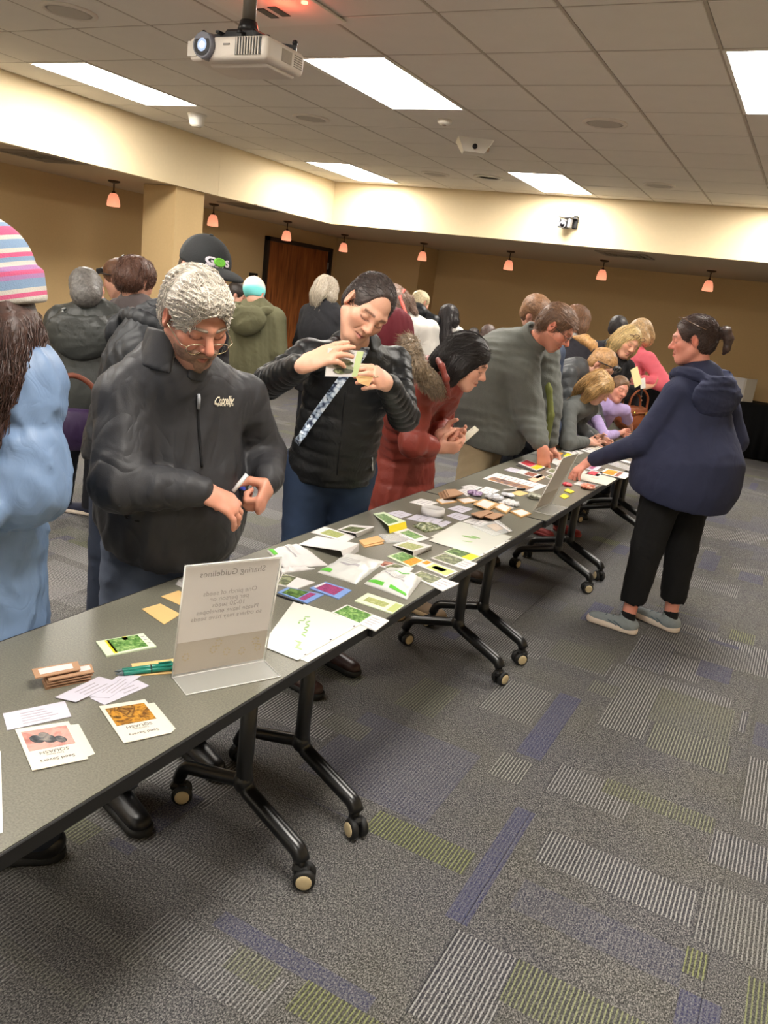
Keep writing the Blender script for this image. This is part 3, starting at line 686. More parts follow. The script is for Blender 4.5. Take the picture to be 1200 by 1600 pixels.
# ---- head
def add_head(s, F, sc=1.0, fine=True, chin=0.0, nose=1.0, age=0.0):
    R = F[1]; L = lambda x, y, z: loc(F, x * sc, y * sc, z * sc)
    E = lambda c, r, k, op='u': s.add(ell(L(*c), np.array(r) * sc, R), k * sc, op)
    C = lambda a, b, ra, rb, k, op='u': s.add(cone(L(*a), L(*b), ra * sc, rb * sc), k * sc, op)
    E((0, -.014, .036), (.075, .097, .084), .02)
    E((0, .028, -.04), (.060, .064, .07), .03)
    C((0, .058, -.1 + chin), (0, .062, -.094), .021, .022, .03)
    for x in (-1, 1):
        C((x * .056, -.005, -.05), (x * .02, .06, -.096), .02, .018, .025)
        E((x * .042, .056, -.022), (.022, .02, .02), .03)
        C((0, .083, .022), (x * .045, .066, .022), .013, .012, .018)
    if fine:
        for x in (-1, 1): s.sub(ell(L(x * .032, .101, .004), np.array((.017, .016, .0125)) * sc, R), .014 * sc)
        for x in (-1, 1):
            E((x * .032, .0745, .003), (.0145, .0125, .0125), .003)
    C((0, .083, .014), (0, .108 * nose, -.028), .0075, .0125, .012)
    for x in (-1, 1): E((x * .0115, .094, -.033), (.0085, .012, .008), .006)
    if fine:
        for x in (-1, 1): s.sub(ell(L(x * .006, .102, -.042), np.array((.004, .006, .004)) * sc, R), .004 * sc)
        C((-.02, .078, -.0615), (0, .0915, -.059), .0045, .0065, .006); C((.02, .078, -.0615), (0, .0915, -.059), .0045, .0065, .006)
        C((-.017, .079, -.069), (0, .0895, -.071), .005, .0072, .006); C((.017, .079, -.069), (0, .0895, -.071), .005, .0072, .006)
        for x in (-1, 1): s.sub(cone(L(x * .024, .079, -.065), L(0, .0985, -.0648), .0022 * sc, .003 * sc), .003 * sc)
        for x in (-1, 1): s.sub(cone(L(x * .021, .088, -.03), L(x * .032, .079, -.058), .0015 * sc, .0015 * sc), (.006 + .006 * age) * sc)
        if age:
            for k in range(3): s.sub(cone(L(-.04, .083, .045 + k * .013), L(.04, .083, .045 + k * .013), .001, .001), .005 * sc)
    else:
        for x in (-1, 1): s.sub(ell(L(x * .031, .097, .002), np.array((.016, .014, .011)) * sc, R), .014 * sc)
        C((-.02, .082, -.066), (.02, .082, -.066), .007, .007, .01)
    for x in (-1, 1):
        Re = R @ np.array([[math.cos(x * .35), math.sin(x * .35), 0], [-math.sin(x * .35), math.cos(x * .35), 0], [0, 0, 1]])
        s.add(ell(L(x * .078, -.012, -.002), np.array((.009, .020, .033)) * sc, Re), .008 * sc)
        if fine:
            s.sub(ell(L(x * .086, -.007, .002), np.array((.006, .010, .019)) * sc, Re), .005 * sc)
def face_tone(F, P, base, hairc, sc=1.0, lips=None, brow=None, stubble=None, red=.5, lash=None):
    """per-vertex skin colours: lips, brows, lashes, flush"""
    p = tolocal(F, P) / sc; x, y, z = np.abs(p[:, 0]), p[:, 1], p[:, 2]
    b = np.array(lin(base)); col = np.tile(b, (len(P), 1)); near = (np.linalg.norm(p, axis=1) < .17)
    def blend(m, c):
        m = np.clip(m, 0, 1)[:, None] * near[:, None]; return col * (1 - m) + np.array(c) * m
    g = lambda cx, cy, cz, r: np.exp(-(((x - cx) ** 2 + (y - cy) ** 2 + (z - cz) ** 2) / r ** 2))
    rc = b * np.array([1.0, .62, .55])
    col = blend(red * (g(0, .108, -.028, .02) + .8 * g(.042, .07, -.024, .026) + .9 * g(.084, -.012, 0, .03)), rc)
    lp = lin(lips) if lips else b * np.array([.82, .45, .42])
    m = np.exp(-(((x / .022) ** 2 + ((z + .0655) / .0085) ** 2) ** 2)) * (y > .07)
    col = blend(m * .9, lp)
    col = blend(np.exp(-(((x / .02) ** 2 + ((z + .0648) / .0022) ** 2))) * (y > .07), np.array(lp) * .3)
    br = lin(brow or hairc)
    zb = .0255 - .10 * np.maximum(x - .03, 0) + .0
    m = np.exp(-((z - zb) / .0048) ** 4) * (x > .013) * (x < .052) * (y > .05)
    col = blend(m * .8, br)
    d = np.sqrt(((x - .032) / .0155) ** 2 + ((z + .0025) / .0062) ** 2); low = np.exp(-((d - 1) / .25) ** 2) * (z < -.0005) * (y > .06)
    col = blend(low * .85, lin(lash or (40, 28, 24)))
    m = np.exp(-((z - .0125) / .0016) ** 2) * (np.abs(x - .032) < .015) * (y > .06); col = blend(m * .35, b * .45)
    if stubble is not None:
        m = ((z < -.045) & (y > -.03)) * .75 + 0; m = m * (1 - np.exp(-((x / .023) ** 2 + ((z + .066) / .009) ** 2) ** 2)); col = blend(m, lin(stubble))
    return np.clip(col, 0, 1)
# ---- hand
CURL_RELAX = [(.25, .35, .2), (.35, .45, .3), (.42, .5, .35), (.5, .55, .4)]
CURL_FIST = [(1.2, 1.5, .8), (1.3, 1.55, .8), (1.35, 1.5, .8), (1.4, 1.45, .8)]
CURL_PINCH = [(.75, .75, .35), (.85, .85, .45), (1.0, 1.0, .5), (1.1, 1.1, .6)]
CURL_FLAT = [(.12, .15, .1), (.1, .15, .1), (.14, .18, .1), (.2, .22, .15)]
CURL_HOLD = [(.55, .55, .3), (.65, .6, .35), (.75, .65, .4), (.85, .7, .4)]
def add_hand(s, W, d, n, right, curls=CURL_RELAX, thumb=(.3, .3), sc=1.0, spread=.06):
    """W wrist, d towards the fingers, n out of the palm"""
    d = unit(d); n = unit(n - d * (np.asarray(n) @ d)); t = np.cross(d, n) * (1 if right else -1)
    W = np.asarray(W, float)
    P = lambda a, b, c=0: W + (d * a + t * b + n * c) * sc
    s.add(cone(P(0, 0), P(.03, .0), .026 * sc, .031 * sc, t, .75), .015)
    s.add(cone(P(.028, .002), P(.078, .003), .036 * sc, .040 * sc, t, .42, .36), .012)
    tips = []
    for i, (b, f, ln) in enumerate(((.029, .088, .078), (.0095, .093, .085), (-.0105, .09, .079), (-.029, .082, .063))):
        a = 0; p = P(f, b, 0); dd = unit(d + t * (spread * (1.5 - i)) * .8); r = (.0098, .0100, .0096, .0086)[i]
        s.add(cone(P(f - .03, b * .85), p, r * .9 * sc, r * 1.06 * sc), .006)
        for j, fr in enumerate((.46, .30, .24)):
            a += curls[i][j]; v = dd * math.cos(a) + n * math.sin(a); p2 = p + v * ln * fr * sc
            s.add(cone(p, p2, r * (1.02 - .08 * j) * sc, r * (.96 - .1 * j) * sc), .0035); p = p2
        tips.append(p)
    b0 = P(.018, .022, .008); v = unit(d * .62 + t * .72 + n * (.15 + thumb[0])); b1 = b0 + v * .046 * sc
    s.add(cone(P(.02, .014, .004), b1, .0165 * sc, .0125 * sc), .014)
    v2 = unit(v + (d * .55 - t * .55 * thumb[1] * 2 + n * thumb[1])); b2 = b1 + v2 * .034 * sc; s.add(cone(b1, b2, .0115 * sc, .0105 * sc), .004)
    v3 = unit(v2 + (d * .1 - t * .5 * thumb[1] + n * thumb[1] * .4)); b3 = b2 + v3 * .024 * sc; s.add(cone(b2, b3, .0108 * sc, .0088 * sc), .004)
    return dict(tips=tips, thumb=b3, palm=P(.06, 0, .02), d=d, n=n, t=t, W=W)
def ik(S_, W_, l1, l2, pole):
    d = W_ - S_; L = np.linalg.norm(d)
    if L > (l1 + l2) * .995: return S_ + d * l1 / (l1 + l2)
    a = (l1 * l1 - l2 * l2 + L * L) / (2 * L); h = math.sqrt(max(l1 * l1 - a * a, 0)); n = d / L; pole = np.asarray(pole, float); pole = unit(pole - n * (pole @ n))
    return S_ + n * a + pole * h
def add_mesh(name, VF, m, parent, base, attr=None, smooth=True):
    V, F = VF
    me = np_mesh(name, V - base, F, smooth)
    if attr is not None:
        a = me.color_attributes.new(attr[0], 'FLOAT_COLOR', 'POINT'); a.data.foreach_set('color', np.concatenate([attr[1], np.ones((len(V), 1))], 1).astype(f32).ravel())
    return link(name, me, m, parent)
# ---- strands that follow a flow over a hair form
def strands(name, shape, F, starts, flow, m, parent, base, steps=9, ds=.012, r=.0011, seed=1, lift=.0025, wave=0.0, free=0, jit_=.05):
    rs = np.random.RandomState(seed); P = shape.project(starts, lift); n = len(P); off = lift + rs.uniform(-.001, .003, n); pts = [P]
    jit = rs.normal(size=(n, 3)) * jit_; prev = None; L = ds * rs.uniform(.7, 1.3, n)[:, None]
    for k in range(steps):
        lp = tolocal(F, P); v = flow(lp) @ F[1].T + jit
        if wave: v = v + wave * np.sin(k * 1.3 + rs.uniform(0, 6.3, 1) + np.arange(n)[:, None] * 1.7) * rs.normal(size=(1, 3))
        g = shape.grad(P); v = v - g * (v * g).sum(1, keepdims=True) * (.0 if k >= steps - free else 1.0); v = v / (np.linalg.norm(v, axis=1, keepdims=True) + 1e-9)
        P = P + v * L
        if k < steps - free: P = P - shape.grad(P) * np.clip(shape.at(P) - off, -.01, .01)[:, None]
        pts.append(P)
    A = np.stack(pts, 1); T = np.gradient(A, axis=1); T /= np.linalg.norm(T, axis=2, keepdims=True) + 1e-9
    B = np.cross(T, unit(rs.normal(size=3))); B /= np.linalg.norm(B, axis=2, keepdims=True) + 1e-9; Cc = np.cross(T, B)
    m_ = A.shape[1]; rad = r * np.concatenate([[.5], np.ones(m_ - 3), [.8, .25]])[None, :, None]
    ringv = np.stack([A + rad * (B * math.cos(a) + Cc * math.sin(a)) for a in (0, 2.1, 4.2)], 2)
    idx = np.arange(n * m_ * 3).reshape(n, m_, 3); F_ = []
    for k in range(3): F_.append(np.stack([idx[:, :-1, k], idx[:, :-1, (k + 1) % 3], idx[:, 1:, (k + 1) % 3], idx[:, 1:, k]], -1).reshape(-1, 4))
    me = np_mesh(name, ringv.reshape(-1, 3) - base, np.concatenate(F_))
    sh = np.repeat(rs.uniform(0, 1, n), m_ * 3); a = me.color_attributes.new('shade', 'FLOAT_COLOR', 'POINT')
    a.data.foreach_set('color', np.stack([sh, sh, sh, np.ones_like(sh)], 1).astype(f32).ravel())
    o = link(name, me, m, parent); o['kind'] = 'stuff'; return o
def sample(VF, n, seed, keep=None):
    V = VF[0]
    if keep is not None: V = V[keep(V)]
    return V[np.random.RandomState(seed).randint(0, len(V), n)]
# ---- hair forms, all in the frame of the head
def hair_cap(s, F, sc=1.0, th=.010, low=-.03, line=.066, side=.045, back=0.0, ears=True, R2=None):
    L = lambda x, y, z: loc(F, x * sc, y * sc, z * sc)
    s.add(ell(L(0, -.016, .037), np.array((.075 + th, .097 + th, .084 + th)) * sc, F[1]), .01)
    s.add(ell(L(0, -.05, -.02 + back), np.array((.066 + th, .05 + th, .06)) * sc, F[1]), .03)
    s.sub(ell(L(0, .115, -.035), np.array((.074, .092, .035 + line)) * sc, F[1]), .012)
    s.cut(half(L(0, 0, low), F[1] @ V3(0, -.55, .85)), .012)
    if ears:
        for x in (-1, 1): s.sub(ell(L(x * .086, .004, -.012), np.array((.022, .026, .04)) * sc, F[1]), .01)
def lock(s, F, pts, radii, q=.55, k=.02, w=None, sc=1.0):
    P = [loc(F, *(np.array(p) * sc)) for p in pts]
    for a, b, ra, rb in zip(P, P[1:], radii, radii[1:]): s.add(cone(a, b, ra * sc, rb * sc, None if w is None else F[1] @ np.array(w, float), q), k)
# ---- the person
def make_person(label, pel, neck, head, hf, fwd, hu=None, sh=.19, shr=None, shl=None, wr=None, wl=None, er=None, el=None, hr=None, hl=None, pole_r=None, pole_l=None,
                feet=None, toe=None, skin=(206, 160, 134), sc=1.0, arch=0.0, group='people at the seed tables', res=.013, fine=None, top=None, pants=None, shoes=None, hairc=(70, 50, 40), face=None, seed=1, legs=True, arm=(.285, .255), knees=None, headargs=None):
    pel, neck, head = (np.asarray(a, float) for a in (pel, neck, head)); fw = unit(V3(fwd[0], fwd[1], 0)); rt = V3(fw[1], -fw[0], 0)
    F = frame(head, hf, (head - neck) if hu is None else hu)
    base = V3(pel[0], pel[1], 0)
    if feet is None: feet = [base + rt * .1 * sc, base - rt * .1 * sc]
    feet = [V3(f[0], f[1], 0) for f in feet]; base = (feet[0] + feet[1]) / 2
    root = thing('person', label, 'person', base, 0, group)
    ax = neck - pel; Ls = np.linalg.norm(ax); mid = (pel + neck) / 2 - fw * arch + (UP * arch * .4)
    def spine(t):
        if t < 0: return pel + V3(0, 0, t * Ls)
        return pel * (1 - t) ** 2 + (2 * mid - .5 * pel - .5 * neck) * 2 * t * (1 - t) + neck * t * t
    shr = neck + rt * sh * sc - UP * .045 * sc + 0 * fw if shr is None else np.asarray(shr, float)
    shl = neck - rt * sh * sc - UP * .045 * sc if shl is None else np.asarray(shl, float)
    l1, l2 = arm[0] * sc, arm[1] * sc
    wr = shr + V3(0, 0, -(l1 + l2) * .97) + fw * .06 + rt * .05 if wr is None else np.asarray(wr, float)
    wl = shl + V3(0, 0, -(l1 + l2) * .97) + fw * .06 - rt * .05 if wl is None else np.asarray(wl, float)
    er = ik(shr, wr, l1, l2, (rt * .5 - fw * .4 - UP * .8) if pole_r is None else pole_r) if er is None else np.asarray(er, float)
    el = ik(shl, wl, l1, l2, (-rt * .5 - fw * .4 - UP * .8) if pole_l is None else pole_l) if el is None else np.asarray(el, float)
    toe = fw if toe is None else toe
    toes = toe if isinstance(toe, list) else [toe, toe]; toes = [unit(V3(t[0], t[1], 0)) for t in toes]
    hipR, hipL = pel + rt * .09 * sc - UP * .04, pel - rt * .09 * sc - UP * .04
    ank = [f + UP * .085 * sc - t * .05 for f, t in zip(feet, toes)]
    if knees is None: knees = [ik(h, a, min(.43 * sc, np.linalg.norm(h - a) * .508), min(.42 * sc, np.linalg.norm(h - a) * .497), toes[i] + fw * .5) for i, (h, a) in enumerate(((hipR, ank[0]), (hipL, ank[1])))]
    # ---- one continuous body
    b = Shape()
    for t0, t1, r0, r1 in ((0, .33, .125, .112), (.33, .7, .112, .13), (.7, .93, .13, .09)): b.add(cone(spine(t0), spine(t1), r0 * sc, r1 * sc, rt, .66), .04)
    for S_, E_, W_ in ((shr, er, wr), (shl, el, wl)):
        b.add(cone(neck - UP * .03, S_, .04 * sc, .045 * sc), .03); b.add(cone(S_, E_, .045 * sc, .036 * sc), .02); b.add(cone(E_, W_, .036 * sc, .0255 * sc), .012)
    for h, k_, a in ((hipR, knees[0], ank[0]), (hipL, knees[1], ank[1])): b.add(cone(h, k_, .08 * sc, .052 * sc), .03); b.add(cone(k_, a, .052 * sc, .036 * sc), .015)
    for a, t in zip(ank, toes): b.add(cone(a - UP * .035 * sc, a + t * .12 * sc - UP * .052 * sc, .034 * sc, .026 * sc), .015)
    b.add(cone(neck - UP * .02, loc(F, 0, -.028 * sc, -.06 * sc), .058 * sc, .052 * sc), .025)
    add_head(b, F, sc, fine is not None, **(headargs or {}))
    H = {}
    for key, W_, E_, spec, right in (('r', wr, er, hr, True), ('l', wl, el, hl, False)):
        fa = unit(W_ - E_); spec = spec or {}
        d = unit(spec.get('d', fa)); n_ = spec.get('n', -(rt if right else -rt))
        H[key] = add_hand(b, W_, d, np.asarray(n_, float), right, spec.get('curl', CURL_RELAX), spec.get('thumb', (.3, .3)), sc * spec.get('sc', 1.0), spec.get('spread', .06))
    fines = []
    if fine:
        fines = [(head - .15, head + .15)] + [(H[k]['W'] + H[k]['d'] * .085 - .11, H[k]['W'] + H[k]['d'] * .085 + .11) for k in 'rl']
    VF = b.build(res, fines, fine)
    tone = face_tone(F, VF[0], skin, hairc, sc, **(face or {}))
    nails = []
    for k in 'rl':
        for p in [H[k]['thumb']] + H[k]['tips']:
            dd = np.linalg.norm(VF[0] - p, axis=1); m = np.exp(-(dd / .012) ** 2)[:, None] * .35; tone = tone * (1 - m) + m * np.array(lin(skin)) * np.array([1.05, .75, .7])
        kn = np.linalg.norm(VF[0] - (H[k]['W'] + H[k]['d'] * .09), axis=1); m = np.exp(-(kn / .04) ** 2)[:, None] * .3; tone = tone * (1 - m) + m * np.array(lin(skin)) * np.array([1, .68, .6])
    add_mesh('body', VF, M_skin, root, base, ('tone', tone))
    ctx = dict(root=root, base=base, F=F, spine=spine, rt=rt, fw=fw, neck=neck, pel=pel, shr=shr, shl=shl, er=er, el=el, wr=wr, wl=wl, H=H, knees=knees, ank=ank, feet=feet, toes=toes, sc=sc, Ls=Ls, body=b)
    # ---- trousers
    if legs and pants:
        p = Shape(); p.smooth = 2; hr_, wa, kn_, an = pants.get('hip', .145), pants.get('thigh', .098), pants.get('knee', .072), pants.get('hem', .06)
        up_ = unit(spine(.15) - pel) if 'up' not in pants else pants['up']
        p.add(cone(pel - UP * .02, pel + up_ * .12, hr_ * sc, hr_ * .97 * sc, rt, pants.get('q', .8)), .03)
        for h, k_, a in ((hipR, knees[0], ank[0]), (hipL, knees[1], ank[1])):
            p.add(cone(h, k_, wa * sc, kn_ * sc), .035); p.add(cone(k_, a - UP * .06, kn_ * sc, an * sc), .02)
        p.cut(half(V3(0, 0, pants.get('cuff', .055)), UP), .004)
        p.post.append(wrinkles(seed + 50, pants.get('fold', .004), .10, (1, 1, 2.2)))
        ctx['pants'] = p
        add_mesh('trousers', p.build(pants.get('res', res)), pants['m'], root, base)
    # ---- shoes
    if shoes is not None:
        for f, t in zip(feet, toes):
            sd = V3(t[1], -t[0], 0); z = sc
            u = Shape().add(cone(f - t * .07 * z + UP * .045 * z, f + t * .125 * z + UP * .035 * z, .042 * z, .036 * z, sd, .8), .02)
            u.add(cone(f - t * .06 * z + UP * .05 * z, f - t * .05 * z + UP * .10 * z, .044 * z, .04 * z), .03).cut(half(V3(0, 0, .016), UP)).cut(half(f + UP * (.094 * z) - t * .05, -UP + t * .45))
            o = add_mesh('shoe', u.build(.008 if fine else .011), shoes['m'], root, base)
            v = Shape().add(cone(f - t * .072 * z + UP * .02, f + t * .128 * z + UP * .02, .046 * z, .041 * z, sd, .9), .01).cut(half(V3(0, 0, .001), UP)).cut(half(V3(0, 0, shoes.get('sole', .03)), -UP))
            add_mesh('sole', v.build(.008 if fine else .011), shoes['sm'], o, base)
            if shoes.get('laces'):
                for i in range(4):
                    y_ = .012 + .02 * i; P_ = u.project(np.array([f + t * y_ + sd * w_ + UP * .12 for w_ in np.linspace(-.024, .024, 5)]), .0018, 8); me_ = MB().tube([p_ - base for p_ in P_], .0028, 6); me_.build('lace', shoes['lm'], o)
                for s_ in (-1, 1):
                    for i in range(2): P_ = u.project(np.array([f + t * (-.035 + .03 * i + .05 * w_) + sd * s_ * .06 + UP * (.028 + .04 * w_) for w_ in np.linspace(0, 1, 5)]), .0012, 8); MB().tube([p_ - base for p_ in P_], .0032, 6).build('side_stripe', shoes['lm'], o)
            if shoes.get('sock'):
                add_mesh('sock', Shape().add(cone(f - t * .05 + UP * .07, f - t * .05 + UP * shoes.get('sockh', .10), .041, .039), .01).build(.009), shoes['sock'], root, base)
    # ---- upper garment
    if top:
        g = Shape(); g.smooth = top.get('smooth', 2); secs = top['secs']; kq = top.get('k', .05); qt = top.get('quilt')
        c = [(spine(t) + fw * o_ , r * sc, q_) for t, r, q_, o_ in secs]
        for (p0, r0, q0), (p1, r1, q1) in zip(c, c[1:]): g.add(cone(p0, p1, r0, r1, rt, q0, q1, qt), kq)
        if top.get('hem', True): g.cut(half(c[0][0], top.get('hemn', unit(c[1][0] - c[0][0]))), .006)
        for blob in top.get('blobs', ()): g.add(*blob)
        s0, s1, s2 = top.get('sleeve', (.075, .062, .05)); ends = top.get('sleeve_end', (.015, .015))
        for S_, E_, W_, e_ in ((shr, er, wr, ends[0]), (shl, el, wl, ends[1])):
            fa = unit(W_ - E_); We = W_ - fa * (s2 * sc * .55 + e_)
            g.add(cone(neck - UP * .03 * sc, S_, .07 * sc, s0 * .92 * sc), .06)
            g.add(cone(S_, E_, s0 * sc, s1 * sc, quilt=qt), top.get('ks', .03)); g.add(cone(E_, We, s1 * sc, s2 * sc, quilt=qt), .02)
            if top.get('cuff'): g.add(cone(We - fa * .012, We + fa * (s2 * sc * .5), top['cuff'] * sc, top['cuff'] * sc), .006)
        for pr in top.get('more', ()): g.add(*pr)
        g.post.append(creases([(er, unit(wr - shr), .10), (el, unit(wl - shl), .10), (wr * .75 + er * .25, unit(wr - er), .06), (wl * .75 + el * .25, unit(wl - el), .06), (spine(.12), UP, .12)] + top.get('cre', []), top.get('crease', .005), seed))
        g.post.append(wrinkles(seed, top.get('fold', .006), top.get('wl', .13), top.get('st', (1, 1, .7)), top.get('sharp', .8)))
        if top.get('post'): g.post.append(top['post'])
        gf = [(top['fbox'][0], top['fbox'][1])] if 'fbox' in top else []
        ctx['gVF'] = g.build(top.get('res', res), gf, top.get('fres'))
        ctx['top'] = add_mesh(top.get('name', 'jacket'), ctx['gVF'], top['m'], root, base); ctx['g'] = g
    return ctx
def part(ctx, name, shape, m, res=.008, parent=None, label=None, fines=(), fine=None):
    VF = shape.build(res, fines, fine); o = add_mesh(name, VF, m, parent or ctx['root'], ctx['base'])
    if label: o['label'] = label
    o_ = o; ctx['last'] = VF; return o
def mbpart(ctx, name, mb, m, parent=None, label=None, loc_=None):
    """an MB whose coordinates are world ones"""
    me = mb.mesh(name); me.transform(Matrix.Translation([-float(x) for x in ctx['base']]))
    o = link(name, me, m, parent or ctx['root'])
    if label: o['label'] = label
    return o
def hood_down(c, m, s=1.0, droop=.06, lining=None, res=.009, thick=.032, seed=21, back=0.0):
    n, fv, rt = c['neck'], c['fw'], c['rt']; h = Shape(); h.smooth = 1; B = np.stack([rt, fv, UP], 1)
    A = [n + fv * .105 * s - UP * .035 + rt * .03, n + rt * .105 * s + fv * .02 + UP * .008, n + rt * .08 * s - fv * (.08 * s + back) + UP * .012, n - fv * (.125 * s + back) + UP * .0, n - rt * .08 * s - fv * (.08 * s + back) + UP * .012, n - rt * .105 * s + fv * .02 + UP * .008, n + fv * .105 * s - UP * .035 - rt * .03]
    A = [np.array(q_) for q_ in arc_pts(A, 4)]
    for a, b in zip(A, A[1:]): h.add(cone(a, b, thick, thick), .012)
    h.add(ell(n - fv * (.125 * s + back) - UP * (droop + .01), (.14 * s, .043 * s, .085 * s), B), .03); h.add(ell(n - fv * (.13 * s + back) - UP * (droop + .055 * s), (.08 * s, .034 * s, .05 * s), B), .05)
    h.sub(ell(n - fv * (.085 * s + back) + UP * .05, (.085 * s, .06 * s, .055), B), .015); h.post.append(wrinkles(seed, .007, .08, (1, 1, 1.6), .7)); part(c, 'hood', h, m, res)
    if lining: l = Shape().add(ell(n - fv * (.085 * s + back) + UP * .0, (.08 * s, .05 * s, .02), B), .01); part(c, 'hood_lining', l, lining, res)
def flow_to(*p):
    p = np.array(p, float)
    return lambda x: p - x
def flow_dir(*d):
    d = np.array(d, float)
    return lambda x: np.tile(d, (len(x), 1))
def glasses(ctx, m, mg, z=0.0, y=.0, tilt=0.0, sc=1.0, rimless=False, w=.025, h=.019, parent=None, lab='glasses'):
    F = ctx['F']; k = ctx['sc']; cs, sn = math.cos(tilt), math.sin(tilt)
    def L(a, b, c): # tilt about the ear axis
        b2, c2 = b * cs - c * sn, b * sn + c * cs; return loc(F, a * k, (b2 + y) * k, (c2 + z) * k)
    mb = MB()
    for x in (-1, 1):
        ringp = [L(x * .034 + w * math.cos(a), .102 - .004 * abs(math.cos(a)), h * math.sin(a)) for a in np.linspace(0, 2 * math.pi, 21)]
        if not rimless: mb.tube(ringp, .0014, 6, False)
        else: mb.tube(ringp[6 if x > 0 else 0:11 if x > 0 else 5][:2], .001, 5)
        mb.tube([L(x * (.034 + w), .1, .006), L(x * .074, .088, .008), L(x * .082, .0, .008), L(x * .08, -.03, -.01)], .0014, 6)
    mb.tube([L(-.011, .102, .004), L(0, .106, .007), L(.011, .102, .004)], .0014, 6)
    o = mbpart(ctx, lab, mb, m, parent)
    for x in (-1, 1):
        g = MB(); ringp = [L(x * .034 + w * math.cos(a), .1025 - .004 * abs(math.cos(a)), h * math.sin(a)) for a in np.linspace(0, 2 * math.pi, 21)[:-1]]
        g.poly(ringp, .0012, tuple(float(q) for q in F[1][:, 1])); lo_ = g.build('lens', mg, o); lo_.data.transform(Matrix.Translation([-float(q) for q in ctx['base']]))
    return o
q = NT('spectacle_glass'); q.b.inputs['Base Color'].default_value = (1, 1, 1, 1); q.b.inputs['Roughness'].default_value = .02; q.b.inputs['Transmission Weight'].default_value = 1.0; q.b.inputs['IOR'].default_value = 1.05; q.b.inputs['Specular IOR Level'].default_value = .8
M_glass = q.m
M_goldwire = mat('gold_wire', (190, 176, 150), .25, metal=.9)
M_shoe_black = mat('black_leather', (22, 20, 20), .35, .1, 20, .1, 100); M_sole_black = mat('black_rubber', (18, 18, 18), .7)
M_sole_white = mat('white_rubber', (222, 206, 190), .6, .06)
SH_BLACK = dict(m=M_shoe_black, sm=M_sole_black)
def J(name, col, kind='denim', **kw): return dict(m=cloth(name, col, kind), **kw)
